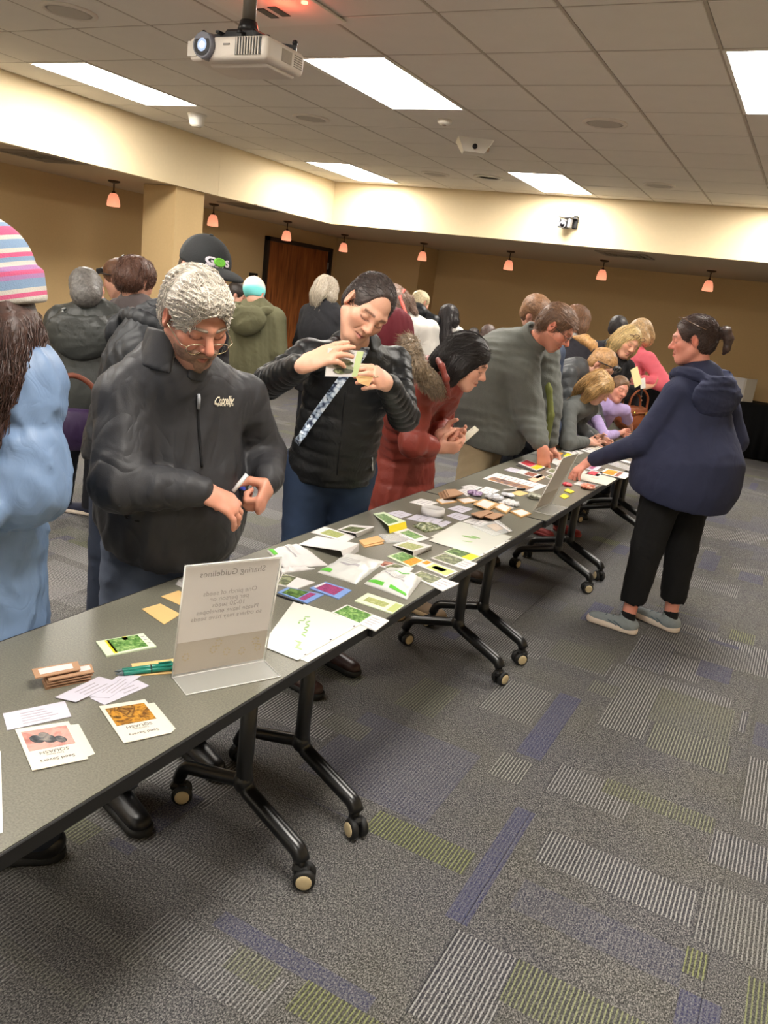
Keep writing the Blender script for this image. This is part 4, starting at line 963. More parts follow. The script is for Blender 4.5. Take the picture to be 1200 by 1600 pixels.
# ================================================================= man with white hair writing at the near table
def white_haired_man():
    x = -1.70
    head = AX(306, 497, -1.47); neck = AX(272, 574, -1.55); pel = AX(262, 872, -1.63); pel[2] = .86
    fw = (.80, -.60); hf = V3(.84, -.33, -.50)
    shr = AX(196, 622, -1.64); shl = AX(376, 622, -1.50)
    er = AX(188, 758, -1.56); wr = AX(312, 766, -1.38)
    el = AX(409, 708, -1.49); wl = AX(421, 752, -1.36)
    m = cloth('black_jacket_shell', (47, 47, 50), 'shell')
    secs = [(-.075, .165, .78, .02), (-.03, .175, .82, .03), (.04, .2, .84, .05), (.18, .208, .82, .045), (.45, .2, .74, .02), (.72, .185, .64, 0), (.92, .12, .7, -.01)]
    c = make_person('white haired man in black jacket and jeans writing at the near table', pel, neck, head, hf, fw, hu=V3(.45, -.25, .85), shr=shr, shl=shl, er=er, wr=wr, el=el, wl=wl,
        hr=dict(d=unit(AX(358, 788, -1.325) - wr), n=V3(-.5, .2, -.84), curl=[(.5, .6, .3), (.5, .65, .35), (.45, .65, .35), (.35, .55, .3)], thumb=(.5, .5), spread=.2, sc=1.05),
        hl=dict(d=unit(V3(.15, -.55, -.55)), n=V3(-.85, -.25, .1), curl=[(1.3, 1.5, .9), (1.3, 1.5, .8), (1.25, 1.4, .7), (1.3, 1.4, .7)], thumb=(.9, 1.0), sc=1.0),
        feet=[(-1.55, 1.55), (-1.56, 1.9)], toe=V3(.9, -.3, 0), skin=(206, 148, 124), res=.014, fine=.0036, arch=.03, seed=3,
        hairc=(186, 176, 166), face=dict(red=.75, brow=(140, 120, 105), stubble=(158, 120, 98), lips=(150, 84, 74)), headargs=dict(age=.8, nose=1.03),
        pants=J('worn_blue_denim', (84, 92, 108), hip=.175, thigh=.11, knee=.085, hem=.075, res=.012, fold=.006), shoes=SH_BLACK,
        top=dict(name='jacket', m=m, secs=secs, sleeve=(.078, .078, .054), cuff=.043, fold=.007, wl=.17, st=(1, 1, .5), sharp=.7, crease=.014, cre=[(AX(232, 660, -1.45), unit(V3(.1, .4, 1)), .10)], res=.0085, sleeve_end=(.0, .0)))
    F, R = c['F'], c['root']
    # stand collar, open at the front
    ax = unit(loc(F, 0, -.05, -.08) - neck); a = neck - ax * .015 - c['fw'] * .0
    col = Shape().add(ring(a, a + ax * .098, .094, .088, .006, c['rt'], 1.0), .01)
    tip = c['spine'](.8) + c['fw'] * .2
    col.sub(cone(neck + c['fw'] * .12 - UP * .06, neck + c['fw'] * .12 + UP * .2, .028, .055), .012)
    part(c, 'collar', col, m, .006)
    liner = Shape().add(ring(a + ax * .005, a + ax * .092, .0865, .0805, .004, c['rt'], 1.0), .01).sub(cone(neck + c['fw'] * .12 - UP * .06, neck + c['fw'] * .12 + UP * .2, .03, .057), .012)
    part(c, 'collar_lining', liner, cloth('grey_jacket_lining', (110, 110, 112), 'fleece'), .006)
    g = c['g']
    # zip, pull tab and chest lettering lie on the jacket
    up = unit(c['spine'](.8) - c['spine'](.3)); fd = c['fw']; rt = c['rt']
    def on(P, D=None, lift=.0015):
        P = np.atleast_2d(P); Q = g.cast(P, np.tile(-fd if D is None else D, (len(P), 1))); return Q + g.grad(Q) * lift
    def chestpx(u, v, lift=.0015):
        d = ray(u, v); Q = g.cast(np.array([_O + d / np.linalg.norm(d) * 1.6]), np.array([unit(d)]), 160, 2.0); return (Q + g.grad(Q) * lift)[0]
    zp = [chestpx(u, v, .001) for u, v in ((308, 618), (309, 650), (312, 690), (315, 730))]
    mbpart(c, 'zip', MB().tube(arc_pts(zp, 5), .0042, 6), cloth('zip_tape', (20, 20, 22), 'plain'))
    tp = [chestpx(309, v, .005) for v in (615, 622, 638)]
    mbpart(c, 'zip_pull', MB().tube(tp, [.004, .0055, .0045], 6), M_sil)
    for word, (u0, v0), hgt, wid, shx in (('Cntrelly', (349, 626), .036, 30, .25), ('SINCE 1972', (351, 632.5), .0105, 26, 0)):
        me = text_mesh(word, 1.0, 0.0, 'CENTER', shx, .95, .02); co = np.array([v.co[:] for v in me.vertices]); w_ = np.ptp(co[:, 0])
        P0 = chestpx(u0, v0); ex = unit(chestpx(u0 + 14, v0 - .5) - chestpx(u0 - 14, v0 + .5)); ey = unit(np.cross(g.grad(P0[None])[0], ex)) ; k = np.linalg.norm(chestpx(u0 + wid / 2, v0) - chestpx(u0 - wid / 2, v0)) / w_
        Q = P0 + co[:, :1] * k * ex + co[:, 1:2] * hgt * .9 * ey; Q = g.project(Q, .0022, 4)
        for v, q in zip(me.vertices, Q - c['base']): v.co = q
        link('embroidered_lettering', me, mat('cream_thread', (230, 222, 200), .7), R)
    # hair
    hs = Shape(); hair_cap(hs, F, th=.011, low=-.06, line=.084)
    hs.add(ell(loc(F, 0, .062, .088), (.052, .026, .026), F[1]), .03)
    hs.post.append(wrinkles(5, .004, .03, (1, .4, 1), .7)); mh, ms = hair_mat((216, 207, 194))
    part(c, 'hair', hs, mh, .006)
    st = sample(c['last'], 3000, 4, lambda V: tolocal(F, V)[:, 2] > -.06)
    strands('hair_strands', hs, F, st, lambda p: np.stack([p[:, 0] * 2 - .04 + .0 * p[:, 0], np.where(p[:, 1] > -.02, .6, -.25), np.where(p[:, 1] > -.02, .25, -1)], 1) * .5, ms, R, c['base'], 10, .009, .0009, 3, .002, .06, 0, .10)
    # short beard and moustache
    bd = Shape().add(ell(loc(F, 0, .03, -.058), (.0635, .066, .060), F[1]), .01).add(cone(loc(F, -.018, .09, -.05), loc(F, .018, .09, -.05), .009, .009), .012)
    bd.add(cone(loc(F, 0, .064, -.104), loc(F, 0, .074, -.092), .025, .02), .02)
    bd.sub(ell(loc(F, 0, .12, -.001), (.075, .085, .047), F[1]), .008).sub(ell(loc(F, 0, .1, -.067), (.021, .03, .007), F[1]), .004).sub(cone(loc(F, 0, .0, -.2), loc(F, 0, -.0, .1), .055, .055), .01).cut(half(loc(F, 0, 0, -.03), F[1] @ V3(0, .25, -1)), .01)
    bd.post.append(wrinkles(9, .0016, .014)); mb_, ms_ = hair_mat((150, 116, 94)); part(c, 'beard', bd, mb_, .005)
    glasses(c, M_goldwire, M_glass, z=-.018, y=-.002, tilt=-.1, w=.026, h=.017)
    # eyebrows stand out a little
    eb = Shape()
    for x in (-1, 1): eb.add(cone(loc(F, x * .014, .0955, .0235), loc(F, x * .05, .078, .0235), .0045, .003), .002)
    part(c, 'eyebrows', eb, hair_mat((150, 132, 116))[0], .003)
    # pocket zips
    mbpart(c, 'pocket_zip', MB().tube([chestpx(218, 815), chestpx(197, 808), chestpx(186, 790)], .003, 6), cloth('zip_tape', (20, 20, 22), 'plain'))
    # pen in the right hand, blue cap in the left
    h = c['H']['r']; tx = float(h['tips'][0][0]); p0 = AX(364, 768, tx + .004); p1 = AX(386, 741, tx + .022)
    pen = thing('marker_pen', 'white and silver marker pen held by the white haired man', 'pen', p0)
    MB().cyl(V3(0, 0, 0), (p1 - p0), .006, .0062, 14).build('pen_barrel', mat('pen_silver', (205, 208, 210), .35), pen)
    v = unit(p0 - p1); MB().cyl(V3(0, 0, 0), v * .035, .0062, .0055, 14).build('pen_grip', M_blk, pen); MB().cyl(v * .035, v * .048, .004, .001, 10).build('pen_tip', M_blk, pen)
    lh = c['H']['l']; cp = (lh['thumb'] + lh['tips'][0]) / 2
    cap = thing('pen_cap', 'small blue pen cap held in the white haired man left hand', 'cap', cp)
    MB().cyl((-.012, 0, 0), (.014, -.01, .006), .0062, .0055, 12).build('cap_shell', mat('pen_blue', (48, 62, 150), .35), cap); MB().box((0, -.006, .009), (.022, .003, .002)).build('cap_clip', mat('pen_blue', (48, 62, 150), .35), cap)
    return c
C_man = white_haired_man()
def secs(w, hem=-.12, q=.7, belly=0.0, flare=1.0):
    return [(hem, w * flare, q, .01), (0, w * (1 + belly), q + belly, .01 + belly * .08), (.3, w * (.96 + belly), q + belly, .01 + belly * .06), (.65, w, q * .95, 0), (.9, w * .68, .75, -.01)]
# ================================================================= woman in black quilted jacket reading a packet
def packet_woman():
    head = AX(573, 482, -1.47); neck = AX(556, 548, -1.56); pel = AX(515, 752, -1.66); pel[2] = .93
    fw = (.62, -.78); hf = V3(.64, -.56, -.50)
    shr = AX(482, 556, -1.66); shl = AX(618, 566, -1.50)
    er = AX(420, 598, -1.72); wr = AX(472, 571, -1.40)
    el = AX(631, 650, -1.36); wl = AX(604, 598, -1.27)
    m = cloth('black_quilted_nylon', (19, 20, 22), 'puffer')
    c = make_person('dark haired woman in black quilted jacket holding up a seed packet', pel, neck, head, hf, fw, hu=V3(.16, .34, .92), shr=shr, shl=shl, er=er, wr=wr, el=el, wl=wl,
        hr=dict(d=unit(AX(545, 541, -1.29) - wr), n=V3(-.1, .6, -.6), curl=[(.1, .2, .2), (.12, .25, .2), (.25, .35, .25), (.5, .5, .3)], thumb=(.6, .3)),
        hl=dict(d=unit(AX(572, 580, -1.25) - wl), n=V3(-.75, .25, -.35), curl=[(.75, .75, .3), (.6, .8, .4), (.65, .8, .4), (.7, .8, .4)], thumb=(.5, .5)),
        feet=[(-1.6, 2.55), (-1.58, 2.82)], toe=V3(.9, -.2, 0), skin=(222, 172, 146), res=.014, fine=.0034, seed=5, arch=.0,
        hairc=(58, 46, 42), face=dict(red=.45, brow=(60, 44, 38), lips=(168, 92, 88)),
        pants=J('dark_blue_denim', (46, 60, 84), hip=.172, thigh=.105, knee=.075, hem=.06, res=.012), shoes=dict(m=mat('brown_leather', (60, 38, 34), .4), sm=M_sole_black),
        top=dict(name='jacket', m=m, secs=[(-.16, .178, .76, .01), (0, .182, .78, .02), (.3, .17, .76, .02), (.65, .17, .7, 0), (.9, .112, .75, -.01)], quilt=(.052, .009), sleeve=(.064, .06, .047), cuff=.038, fold=.003, wl=.09, k=.02, ks=.022, res=.007, crease=.005))
    F, R, g = c['F'], c['root'], c['g']
    hs = Shape(); hair_cap(hs, F, th=.006, low=-.055, line=.128)
    hs.add(ell(loc(F, 0, -.125, .0), (.034, .03, .03), F[1]), .02); hs.post.append(wrinkles(15, .0015, .02)); mh, ms = hair_mat((66, 54, 50)); part(c, 'hair', hs, mh, .005)
    strands('hair_strands', hs, F, sample(c['last'], 1300, 4), flow_to(0, -.13, .0), ms, R, c['base'], 10, .009, .0008, 3, .0015)
    mbpart(c, 'earring', MB().sphere(loc(F, -.082, -.008, -.04), .005), M_goldwire)
    sh_ = Shape().add(cone(neck - UP * .06, neck + UP * .012 + c['fw'] * .01, .085, .066), .01).cut(half(loc(F, 0, 0, -.135), -UP + .4 * c['fw'] * -1)); part(c, 'shirt', sh_, cloth('blue_tshirt', (72, 84, 150)), .008)
    col = Shape(); n0 = neck - UP * .01
    col.add(ring(n0 - UP * .02, n0 + UP * .035 - c['fw'] * .04, .088, .092, .010, c['rt']), .01).sub(cone(neck + c['fw'] * .13 - UP * .10, neck + c['fw'] * .13 + UP * .2, .05, .11), .015); part(c, 'collar', col, m, .006)
    def onjacket(u, v, lift=.001, far=2.4):
        d = ray(u, v); Q = g.cast(np.array([_O + d / np.linalg.norm(d) * 1.5]), np.array([unit(d)]), 200, far); return (Q + g.grad(Q) * lift)[0]
    mbpart(c, 'zip', MB().tube(arc_pts([onjacket(u, v) for u, v in ((540, 612), (536, 650), (531, 700), (527, 742))], 5), .004, 6), cloth('zip_tape', (20, 20, 22)))
    mbpart(c, 'pocket_zip', MB().tube([onjacket(581, 715), onjacket(582, 735)], .0035, 6), M_sil)
    # patterned bag strap across the chest
    P = [onjacket(u, v, .004) for u, v in ((577, 524), (568, 548), (556, 566), (540, 584), (522, 610), (503, 636), (484, 664), (466, 690), (449, 706), (441, 722))]
    P = [np.array(p) for p in arc_pts(P, 4)]; mb = MB(); rows = []
    for i, p in enumerate(P):
        t = unit(P[min(i + 1, len(P) - 1)] - P[max(i - 1, 0)]); nrm = g.grad(p[None])[0]; s_ = unit(np.cross(t, nrm))
        rows.append([mb.bm.verts.new(Vector(p + s_ * a + nrm * b)) for a, b in ((-.016, 0), (-.016, .003), (.016, .003), (.016, 0))])
    for a, b in zip(rows, rows[1:]):
        for k in range(4): mb.bm.faces.new((a[k], a[(k + 1) % 4], b[(k + 1) % 4], b[k]))
    q = NT('patterned_strap'); co = q.n('ShaderNodeTexCoord').outputs['Object']; vo = q.n('ShaderNodeTexVoronoi', i_Scale=55.0); q.l(co, vo.inputs['Vector']); nz = q.n('ShaderNodeTexNoise', i_Scale=45.0, i_Detail=2.0); q.l(co, nz.inputs['Vector'])
    q.l(q.mix(q.math('GREATER_THAN', nz.outputs[0], .63), q.ramp(vo.outputs['Distance'], [(.35, lin((214, 224, 234))), (.6, lin((150, 168, 190))), (.8, lin((40, 52, 80)))]), lin((26, 34, 60))), q.b.inputs['Base Color'])
    mbpart(c, 'bag_strap', mb, q.m)
    # ring, packet, small envelope
    fp = c['H']['l']['W'] + c['H']['l']['d'] * .11; mbpart(c, 'finger_ring', MB().lathe([(.0105, -.0015), (.0115, 0), (.0105, .0015)], fp, 14), M_goldwire)
    a, b_, d_, e = AX(508, 586, -1.30), AX(555, 587, -1.265), AX(566, 546, -1.27), AX(513, 542, -1.305)
    return c
C_pw = packet_woman()

# ================================================================= woman in rust red parka
def parka_woman():
    head = AX(728, 566, -1.42); neck = AX(672, 588, -1.58); pel = AX(628, 742, -1.78); pel[2] = .86
    fw = (.93, .2); hf = V3(.88, .28, -.36)
    m = cloth('rust_red_nylon', (132, 56, 46), 'puffer')
    wr = AX(682, 700, -1.52); wl = AX(688, 678, -1.54)
    c = make_person('dark haired woman bending in a rust red parka with fur trimmed hood', pel, neck, head, hf, fw, hu=V3(.45, .1, .85), shr=AX(655, 615, -1.60), shl=neck + V3(.02, .19, -.05), wr=wr, wl=wl, er=AX(645, 692, -1.58), pole_l=V3(-.3, .5, -.8),
        hr=dict(d=unit(V3(.75, .3, .12)), n=V3(.1, .7, .5), curl=CURL_HOLD, thumb=(.4, .4)), hl=dict(d=unit(V3(.7, .1, .05)), n=V3(.1, -.7, .4), curl=CURL_HOLD, thumb=(.4, .4)),
        feet=[(-1.54, 3.64), (-1.72, 3.5)], toe=V3(.95, -.15, 0), skin=(216, 164, 140), res=.014, fine=.0042, seed=7, arch=.06,
        hairc=(30, 24, 24), face=dict(red=.5, brow=(40, 30, 28)), pants=J('navy_leggings', (26, 30, 48), 'plain', hip=.16, thigh=.1, knee=.07, hem=.055), shoes=dict(m=mat('tan_suede', (150, 128, 104), .8), sm=mat('tan_sole', (196, 170, 130), .7)),
        top=dict(name='parka', m=m, secs=[(-.95, .2, .8, -.02), (-.45, .21, .82, 0), (0, .2, .8, 0), (.35, .19, .78, .01), (.68, .19, .72, 0), (.92, .13, .8, -.01)], quilt=(.115, .011), sleeve=(.076, .07, .054), fold=.006, wl=.1, k=.03, res=.0085, hemn=UP, crease=.008))
    F, R = c['F'], c['root']
    hs = Shape(); hair_cap(hs, F, th=.014, low=-.06, line=.05, ears=False); 
    for x in (-1, 1): lock(hs, F, [(x * .06, .01, .03), (x * .078, -.01, -.03), (x * .07, -.03, -.09), (x * .06, -.05, -.14)], [.04, .036, .034, .02], .6, .02)
    lock(hs, F, [(0, -.08, .03), (0, -.11, -.04), (0, -.115, -.12)], [.07, .066, .05], .6, .03, (1, 0, 0)); hs.post.append(wrinkles(8, .003, .03)); mh, ms = hair_mat((34, 27, 26)); part(c, 'hair', hs, mh, .006)
    strands('hair_strands', hs, F, sample(c['last'], 1200, 6), lambda p: np.stack([p[:, 0] * 4, np.where(p[:, 2] > .03, -.4, -.15) + 0 * p[:, 0], np.where(p[:, 2] > .03, -.2, -1) + 0 * p[:, 0]], 1), ms, R, c['base'], 9, .014, .001, 3, .002, .1, 1)
    # hood lying on the back, lined with fur
    hood = Shape(); hp = [AX(646, 552, -1.50), AX(640, 566, -1.62), AX(668, 600, -1.68), AX(690, 625, -1.52)]
    hood.add(ell(AX(650, 578, -1.66), (.12, .13, .075), frame(V3(0, 0, 0), V3(.7, .2, -.3))[1]), .02); part(c, 'hood', hood, m, .01)
    fur = Shape(); FP = [AX(640, 536, -1.60), AX(644, 554, -1.54), AX(654, 574, -1.50), AX(668, 592, -1.48), AX(684, 606, -1.48)]
    for a, b in zip(FP, FP[1:]): fur.add(cone(a, b, .042, .042), .02)
    fur.post.append(wrinkles(2, .010, .035, (1, 1, 1), .6)); mf, mfs = hair_mat((150, 130, 106)); part(c, 'fur_trim', fur, mf, .007)
    rs = np.random.RandomState(3); Fz = (AX(660, 570, -1.54), np.eye(3)); strands('fur_strands', fur, Fz, sample(c['last'], 1500, 2), lambda p: p * 6 + V3(.2, 0, -.6), mfs, R, c['base'], 5, .008, .0009, 5, .001, .3, 3)
    rim = Shape()
    RP = [AX(684, 562, -1.49), AX(690, 572, -1.45), AX(697, 592, -1.42), AX(700, 620, -1.44)]
    for a, b in zip(RP, RP[1:]): rim.add(cone(a, b, .013, .015), .015)
    part(c, 'hood_edge', rim, m, .008)
    return c
C_parka = parka_woman()
P = [AX(719, 684, -1.48), AX(742, 666, -1.43), AX(749, 672, -1.38), AX(726, 692, -1.43)]; c0 = sum(P) / 4
cd = thing('leaflet', 'narrow white leaflet held by the woman in the rust red parka', 'leaflet', c0); nn = unit(np.cross(P[1] - P[0], P[3] - P[0])); nn = nn if nn @ (_O - c0) > 0 else -nn
MB().poly([p_ - c0 for p_ in P], .003, tuple(nn)).build('leaflet_sheet', mat('leaflet_paper', (214, 212, 190), .7), cd)
for k in range(4):
    g_ = lambda u, v: (P[0] * (1 - u) + P[1] * u) * (1 - v) + (P[3] * (1 - u) + P[2] * u) * v - c0 + nn * .0031
    MB().poly([g_(.3, .2 + k * .17), g_(.85 - .1 * (k % 2), .2 + k * .17), g_(.85 - .1 * (k % 2), .25 + k * .17), g_(.3, .25 + k * .17)], .0004, tuple(nn)).build('printed_line', mat('print_grey', (120, 120, 112), .8), cd)

# ================================================================= man in grey fleece
def fleece_man():
    head = AX(868, 512, -1.36); neck = AX(826, 535, -1.52); pel = AX(755, 690, -1.74); pel[2] = max(pel[2], .84)
    fw = (.93, .1); hf = V3(.80, .1, -.52)
    m = cloth('grey_green_fleece', (98, 100, 95), 'fleece')
    wr = AX(848, 700, -1.30)
    c = make_person('man in grey fleece and khaki trousers reaching over the table', pel, neck, head, hf, fw, hu=V3(.45, .1, .85), shr=AX(815, 575, -1.52), er=AX(826, 650, -1.46), wr=wr, shl=neck + V3(.03, .2, -.06), wl=V3(-1.35, 4.9, .8),
        hr=dict(d=V3(.25, -.1, -.95), n=V3(-.35, .85, -.1), curl=[(.3, .5, .4), (.35, .55, .4), (.45, .6, .4), (.55, .6, .4)], thumb=(.5, .4), sc=.94, spread=.12),
        feet=[(-1.62, 4.35), (-1.66, 4.72)], toe=V3(.95, 0, 0), skin=(212, 146, 122), res=.014, fine=.0048, seed=9, arch=.12, sc=1.04,
        hairc=(110, 78, 56), face=dict(red=.8, brow=(120, 90, 70), stubble=(176, 122, 100)), headargs=dict(age=.6, nose=1.04),
        pants=J('khaki_cotton', (148, 132, 104), 'plain', hip=.175, thigh=.112, knee=.085, hem=.07), shoes=dict(m=mat('brown_boots', (70, 54, 42), .6), sm=M_sole_black),
        top=dict(name='fleece', m=m, secs=[(-.12, .215, .84, .03), (0, .23, .9, .04), (.3, .23, .9, .02), (.65, .215, .78, 0), (.92, .13, .8, -.01)], sleeve=(.104, .098, .055), fold=.008, wl=.16, k=.05, res=.0095, crease=.008))
    F, R = c['F'], c['root']
    ax = unit(head - neck + UP * .05); part(c, 'collar', Shape().add(ring(neck - ax * .02, neck + ax * .075, .088, .084, .010, c['rt']), .01), m, .008)
    hs = Shape(); hair_cap(hs, F, th=.012, low=-.04, line=.08); hs.post.append(wrinkles(25, .003, .03)); mh, ms = hair_mat((118, 86, 62)); part(c, 'hair', hs, mh, .006)
    strands('hair_strands', hs, F, sample(c['last'], 900, 4), lambda p: np.stack([p[:, 0], np.where(p[:, 2] > .06, .8, -.1), np.where(p[:, 2] > .06, .1, -1)], 1), ms, R, c['base'], 7, .009, .0011, 3, .003, .25, 2)
    glasses(c, M_blk, M_glass, z=-.004)
    # a colourful folded packet tucked under the arm
    return c
C_fleece = fleece_man()

# ================================================================= woman in navy hooded top, on the near side of the table
def navy_woman():
    head = AY(1083, 532, 4.42); neck = AY(1092, 588, 4.44); pel = AY(1068, 722, 4.44)
    fw = (-.80, .6); hf = V3(-.96, -.12, -.18)
    m = cloth('navy_cotton', (44, 48, 72), 'plain')
    shl = AY(1058, 614, 4.30); el = AY(1003, 692, 4.25); wl = AZ(922, 720, .85)
    shr = AY(1128, 610, 4.62); er = AY(1150, 690, 4.72); wr = AY(1095, 700, 5.0)
    c = make_person('woman in navy hooded top, black trousers and grey trainers pointing at the table', pel, neck, head, hf, fw, hu=V3(-.05, 0, 1), shl=shl, el=el, wl=wl, shr=shr, er=er, wr=wr,
        hl=dict(d=unit(AZ(905, 733, .80) - wl), n=V3(.2, .1, -.95), curl=[(.3, .3, .2), (.35, .35, .2), (.4, .4, .3), (.5, .4, .3)], thumb=(.5, .3)),
        feet=[AZ(1030, 978, 0)[:2], AZ(962, 982, 0)[:2]], toe=[V3(-.86, .3, 0), V3(-.95, .05, 0)], skin=(220, 150, 130), res=.014, fine=.0046, seed=11, sc=1.0,
        hairc=(66, 46, 38), face=dict(red=.85, brow=(80, 58, 46)),
        pants=J('black_trousers', (14, 14, 15), 'plain', hip=.2, thigh=.124, knee=.086, hem=.062, cuff=.17, fold=.005, res=.010),
        shoes=dict(m=mat('grey_knit_trainer', (138, 146, 148), .8, .15, 40, .6, 300), sm=M_sole_white, sock=cloth('black_sock', (18, 18, 20)), sole=.042, laces=True, lm=mat('slate_trainer_trim', (96, 112, 120), .7)),
        top=dict(name='hooded_top', m=m, secs=[(-.40, .255, .95, -.02), (-.2, .275, .98, -.03), (0, .268, .98, -.03), (.25, .222, .92, -.01), (.6, .195, .84, 0), (.92, .13, .85, -.01)], sleeve=(.07, .064, .044), ks=.015, fold=.003, wl=.2, st=(1, 1, 1.6), k=.05, res=.009, crease=.012,
                 cre=[(AY(1090, 690, 4.3), V3(.3, 0, 1), .16), (AY(1050, 705, 4.25), V3(.5, 0, .9), .14)], hemn=V3(.12, -.1, 1)))
    F, R = c['F'], c['root']
    hs = Shape(); hair_cap(hs, F, th=.009, low=-.055, line=.08); hs.add(ell(loc(F, 0, -.118, .022), (.022, .02, .022), F[1]), .01)
    lock(hs, F, [(0, -.118, .03), (0, -.155, .035), (0, -.168, 0), (0, -.16, -.05), (0, -.145, -.075)], [.018, .025, .024, .018, .008], .7, .012)
    hs.post.append(wrinkles(35, .0022, .022)); mh, ms = hair_mat((74, 54, 46)); part(c, 'hair', hs, mh, .006)
    strands('hair_strands', hs, F, sample(c['last'], 1000, 4, lambda V: tolocal(F, V)[:, 1] > -.12), flow_to(0, -.13, .02), ms, R, c['base'], 9, .010, .0009, 3, .002)
    glb = MB()
    for x in (-1, 1): glb.tube([loc(F, x * .034 + .026 * math.cos(a), .052 + .02 * math.sin(a), .115 + .004 * math.sin(a)) for a in np.linspace(0, 2 * math.pi, 17)], .002, 6, False); glb.tube([loc(F, x * .06, .05, .113), loc(F, x * .088, -.02, .07), loc(F, x * .086, -.06, .05)], .002, 6)
    glb.tube([loc(F, -.01, .055, .118), loc(F, .01, .055, .118)], .002, 6)
    mbpart(c, 'glasses', glb, mat('tortoise_frame', (110, 84, 66), .25))
    hood_down(c, m, 1.18, .07)
    return c
C_navy = navy_woman()

# ================================================================= woman in pale blue coat and striped beanie, cut by the left edge
def beanie_woman():
    head = AD(-38, 460, 2.02); neck = AD(-18, 552, 2.05); pel = AD(-42, 870, 2.06); pel[2] = .92
    fw = (-.72, -.69); hf = V3(-.75, -.62, -.22)
    m = cloth('pale_blue_padded', (112, 136, 170), 'puffer')
    c = make_person('woman in pale blue padded coat and striped beanie at the left edge', pel, neck, head, hf, fw, hu=V3(.05, .05, 1), shl=AD(30, 598, 1.96), el=AD(38, 758, 1.90), wl=AD(-70, 812, 1.80), 
        feet=[(-1.72, 1.05), (-1.6, 1.24)], skin=(220, 170, 150), res=.014, seed=13, hairc=(60, 40, 34),
        pants=J('dark_denim', (40, 46, 60), hip=.16), shoes=SH_BLACK,
        top=dict(name='coat', m=m, secs=[(-.55, .21, .85, 0), (-.3, .2, .85, 0), (0, .195, .85, 0), (.35, .19, .82, 0), (.68, .19, .76, 0), (.9, .125, .8, -.01)], quilt=(.2, .014), sleeve=(.10, .098, .07), fold=.009, wl=.16, k=.03, res=.0085, hemn=UP, crease=.032, sharp=.6))
    F, R = c['F'], c['root']
    b = Shape().add(ell(loc(F, 0, -.022, .05), (.094, .115, .118), F[1]), .01).add(ell(loc(F, 0, -.035, .145), (.03, .03, .03), F[1]), .03)
    b.cut(half(loc(F, 0, 0, -.012), F[1] @ V3(0, -.12, 1))); b.add(ring(loc(F, 0, -.018, -.014), loc(F, 0, -.022, .042), .099, .099, .010, F[1][:, 0], 1.18), .012)
    q = NT('striped_knit'); at = q.n('ShaderNodeAttribute', attribute_name='band'); nz = q.n('ShaderNodeTexNoise', i_Scale=300.0); q.l(q.n('ShaderNodeTexCoord').outputs['Object'], nz.inputs['Vector'])
    P_, B_, W_, L_ = lin((190, 86, 122)), lin((120, 144, 172)), lin((188, 182, 174)), lin((158, 116, 160))
    seq = [W_, P_, W_, B_, B_, L_, P_, L_, W_, B_, P_, W_, B_, B_, W_, P_, P_, B_, W_, B_, W_, P_, W_]
    q.l(q.ramp(at.outputs['Fac'], [((i + .0) / len(seq), c_) for i, c_ in enumerate(seq)], 'CONSTANT'), q.b.inputs['Base Color']); q.b.inputs['Roughness'].default_value = .9; q.bump(nz.outputs[0], .4, .004)
    VF = b.build(.006); t = np.clip((tolocal(F, VF[0])[:, 2] + .03 + .03 * tolocal(F, VF[0])[:, 1]) / .215, 0, .999); add_mesh('beanie', VF, q.m, R, c['base'], ('band', np.stack([t] * 3, 1)))
    hs = Shape(); hair_cap(hs, F, th=.008, low=-.08, line=.05, ears=False)
    lock(hs, F, [(-.05, -.06, -.03), (-.075, -.065, -.1), (-.10, -.04, -.18), (-.13, .02, -.30), (-.14, .07, -.42)], [.05, .055, .06, .05, .035], .6, .03, (1, .4, 0))
    lock(hs, F, [(0, -.075, -.03), (-.02, -.085, -.1), (-.05, -.07, -.17)], [.05, .06, .05], .6, .03, (1, 0, 0))
    lock(hs, F, [(-.06, .02, -.04), (-.1, .0, -.14), (-.14, .03, -.26), (-.15, .08, -.36)], [.04, .045, .04, .02], .6, .03, (1, .4, 0)); hs.post.append(wrinkles(5, .004, .035)); mh, ms = hair_mat((74, 50, 42)); part(c, 'hair', hs, mh, .007)
    strands('hair_strands', hs, F, sample(c['last'], 1500, 4, lambda V: tolocal(F, V)[:, 2] < -.05), lambda p: np.stack([-.25 + 0 * p[:, 0], .25 + 0 * p[:, 0], -1 + 0 * p[:, 0]], 1), ms, R, c['base'], 11, .016, .0011, 3, .002, .05, 0)
    hood_down(c, m, .95, .07, cloth('navy_lining', (50, 58, 80), 'fleece'), .009, .02, 4)
    return c
C_beanie = beanie_woman()
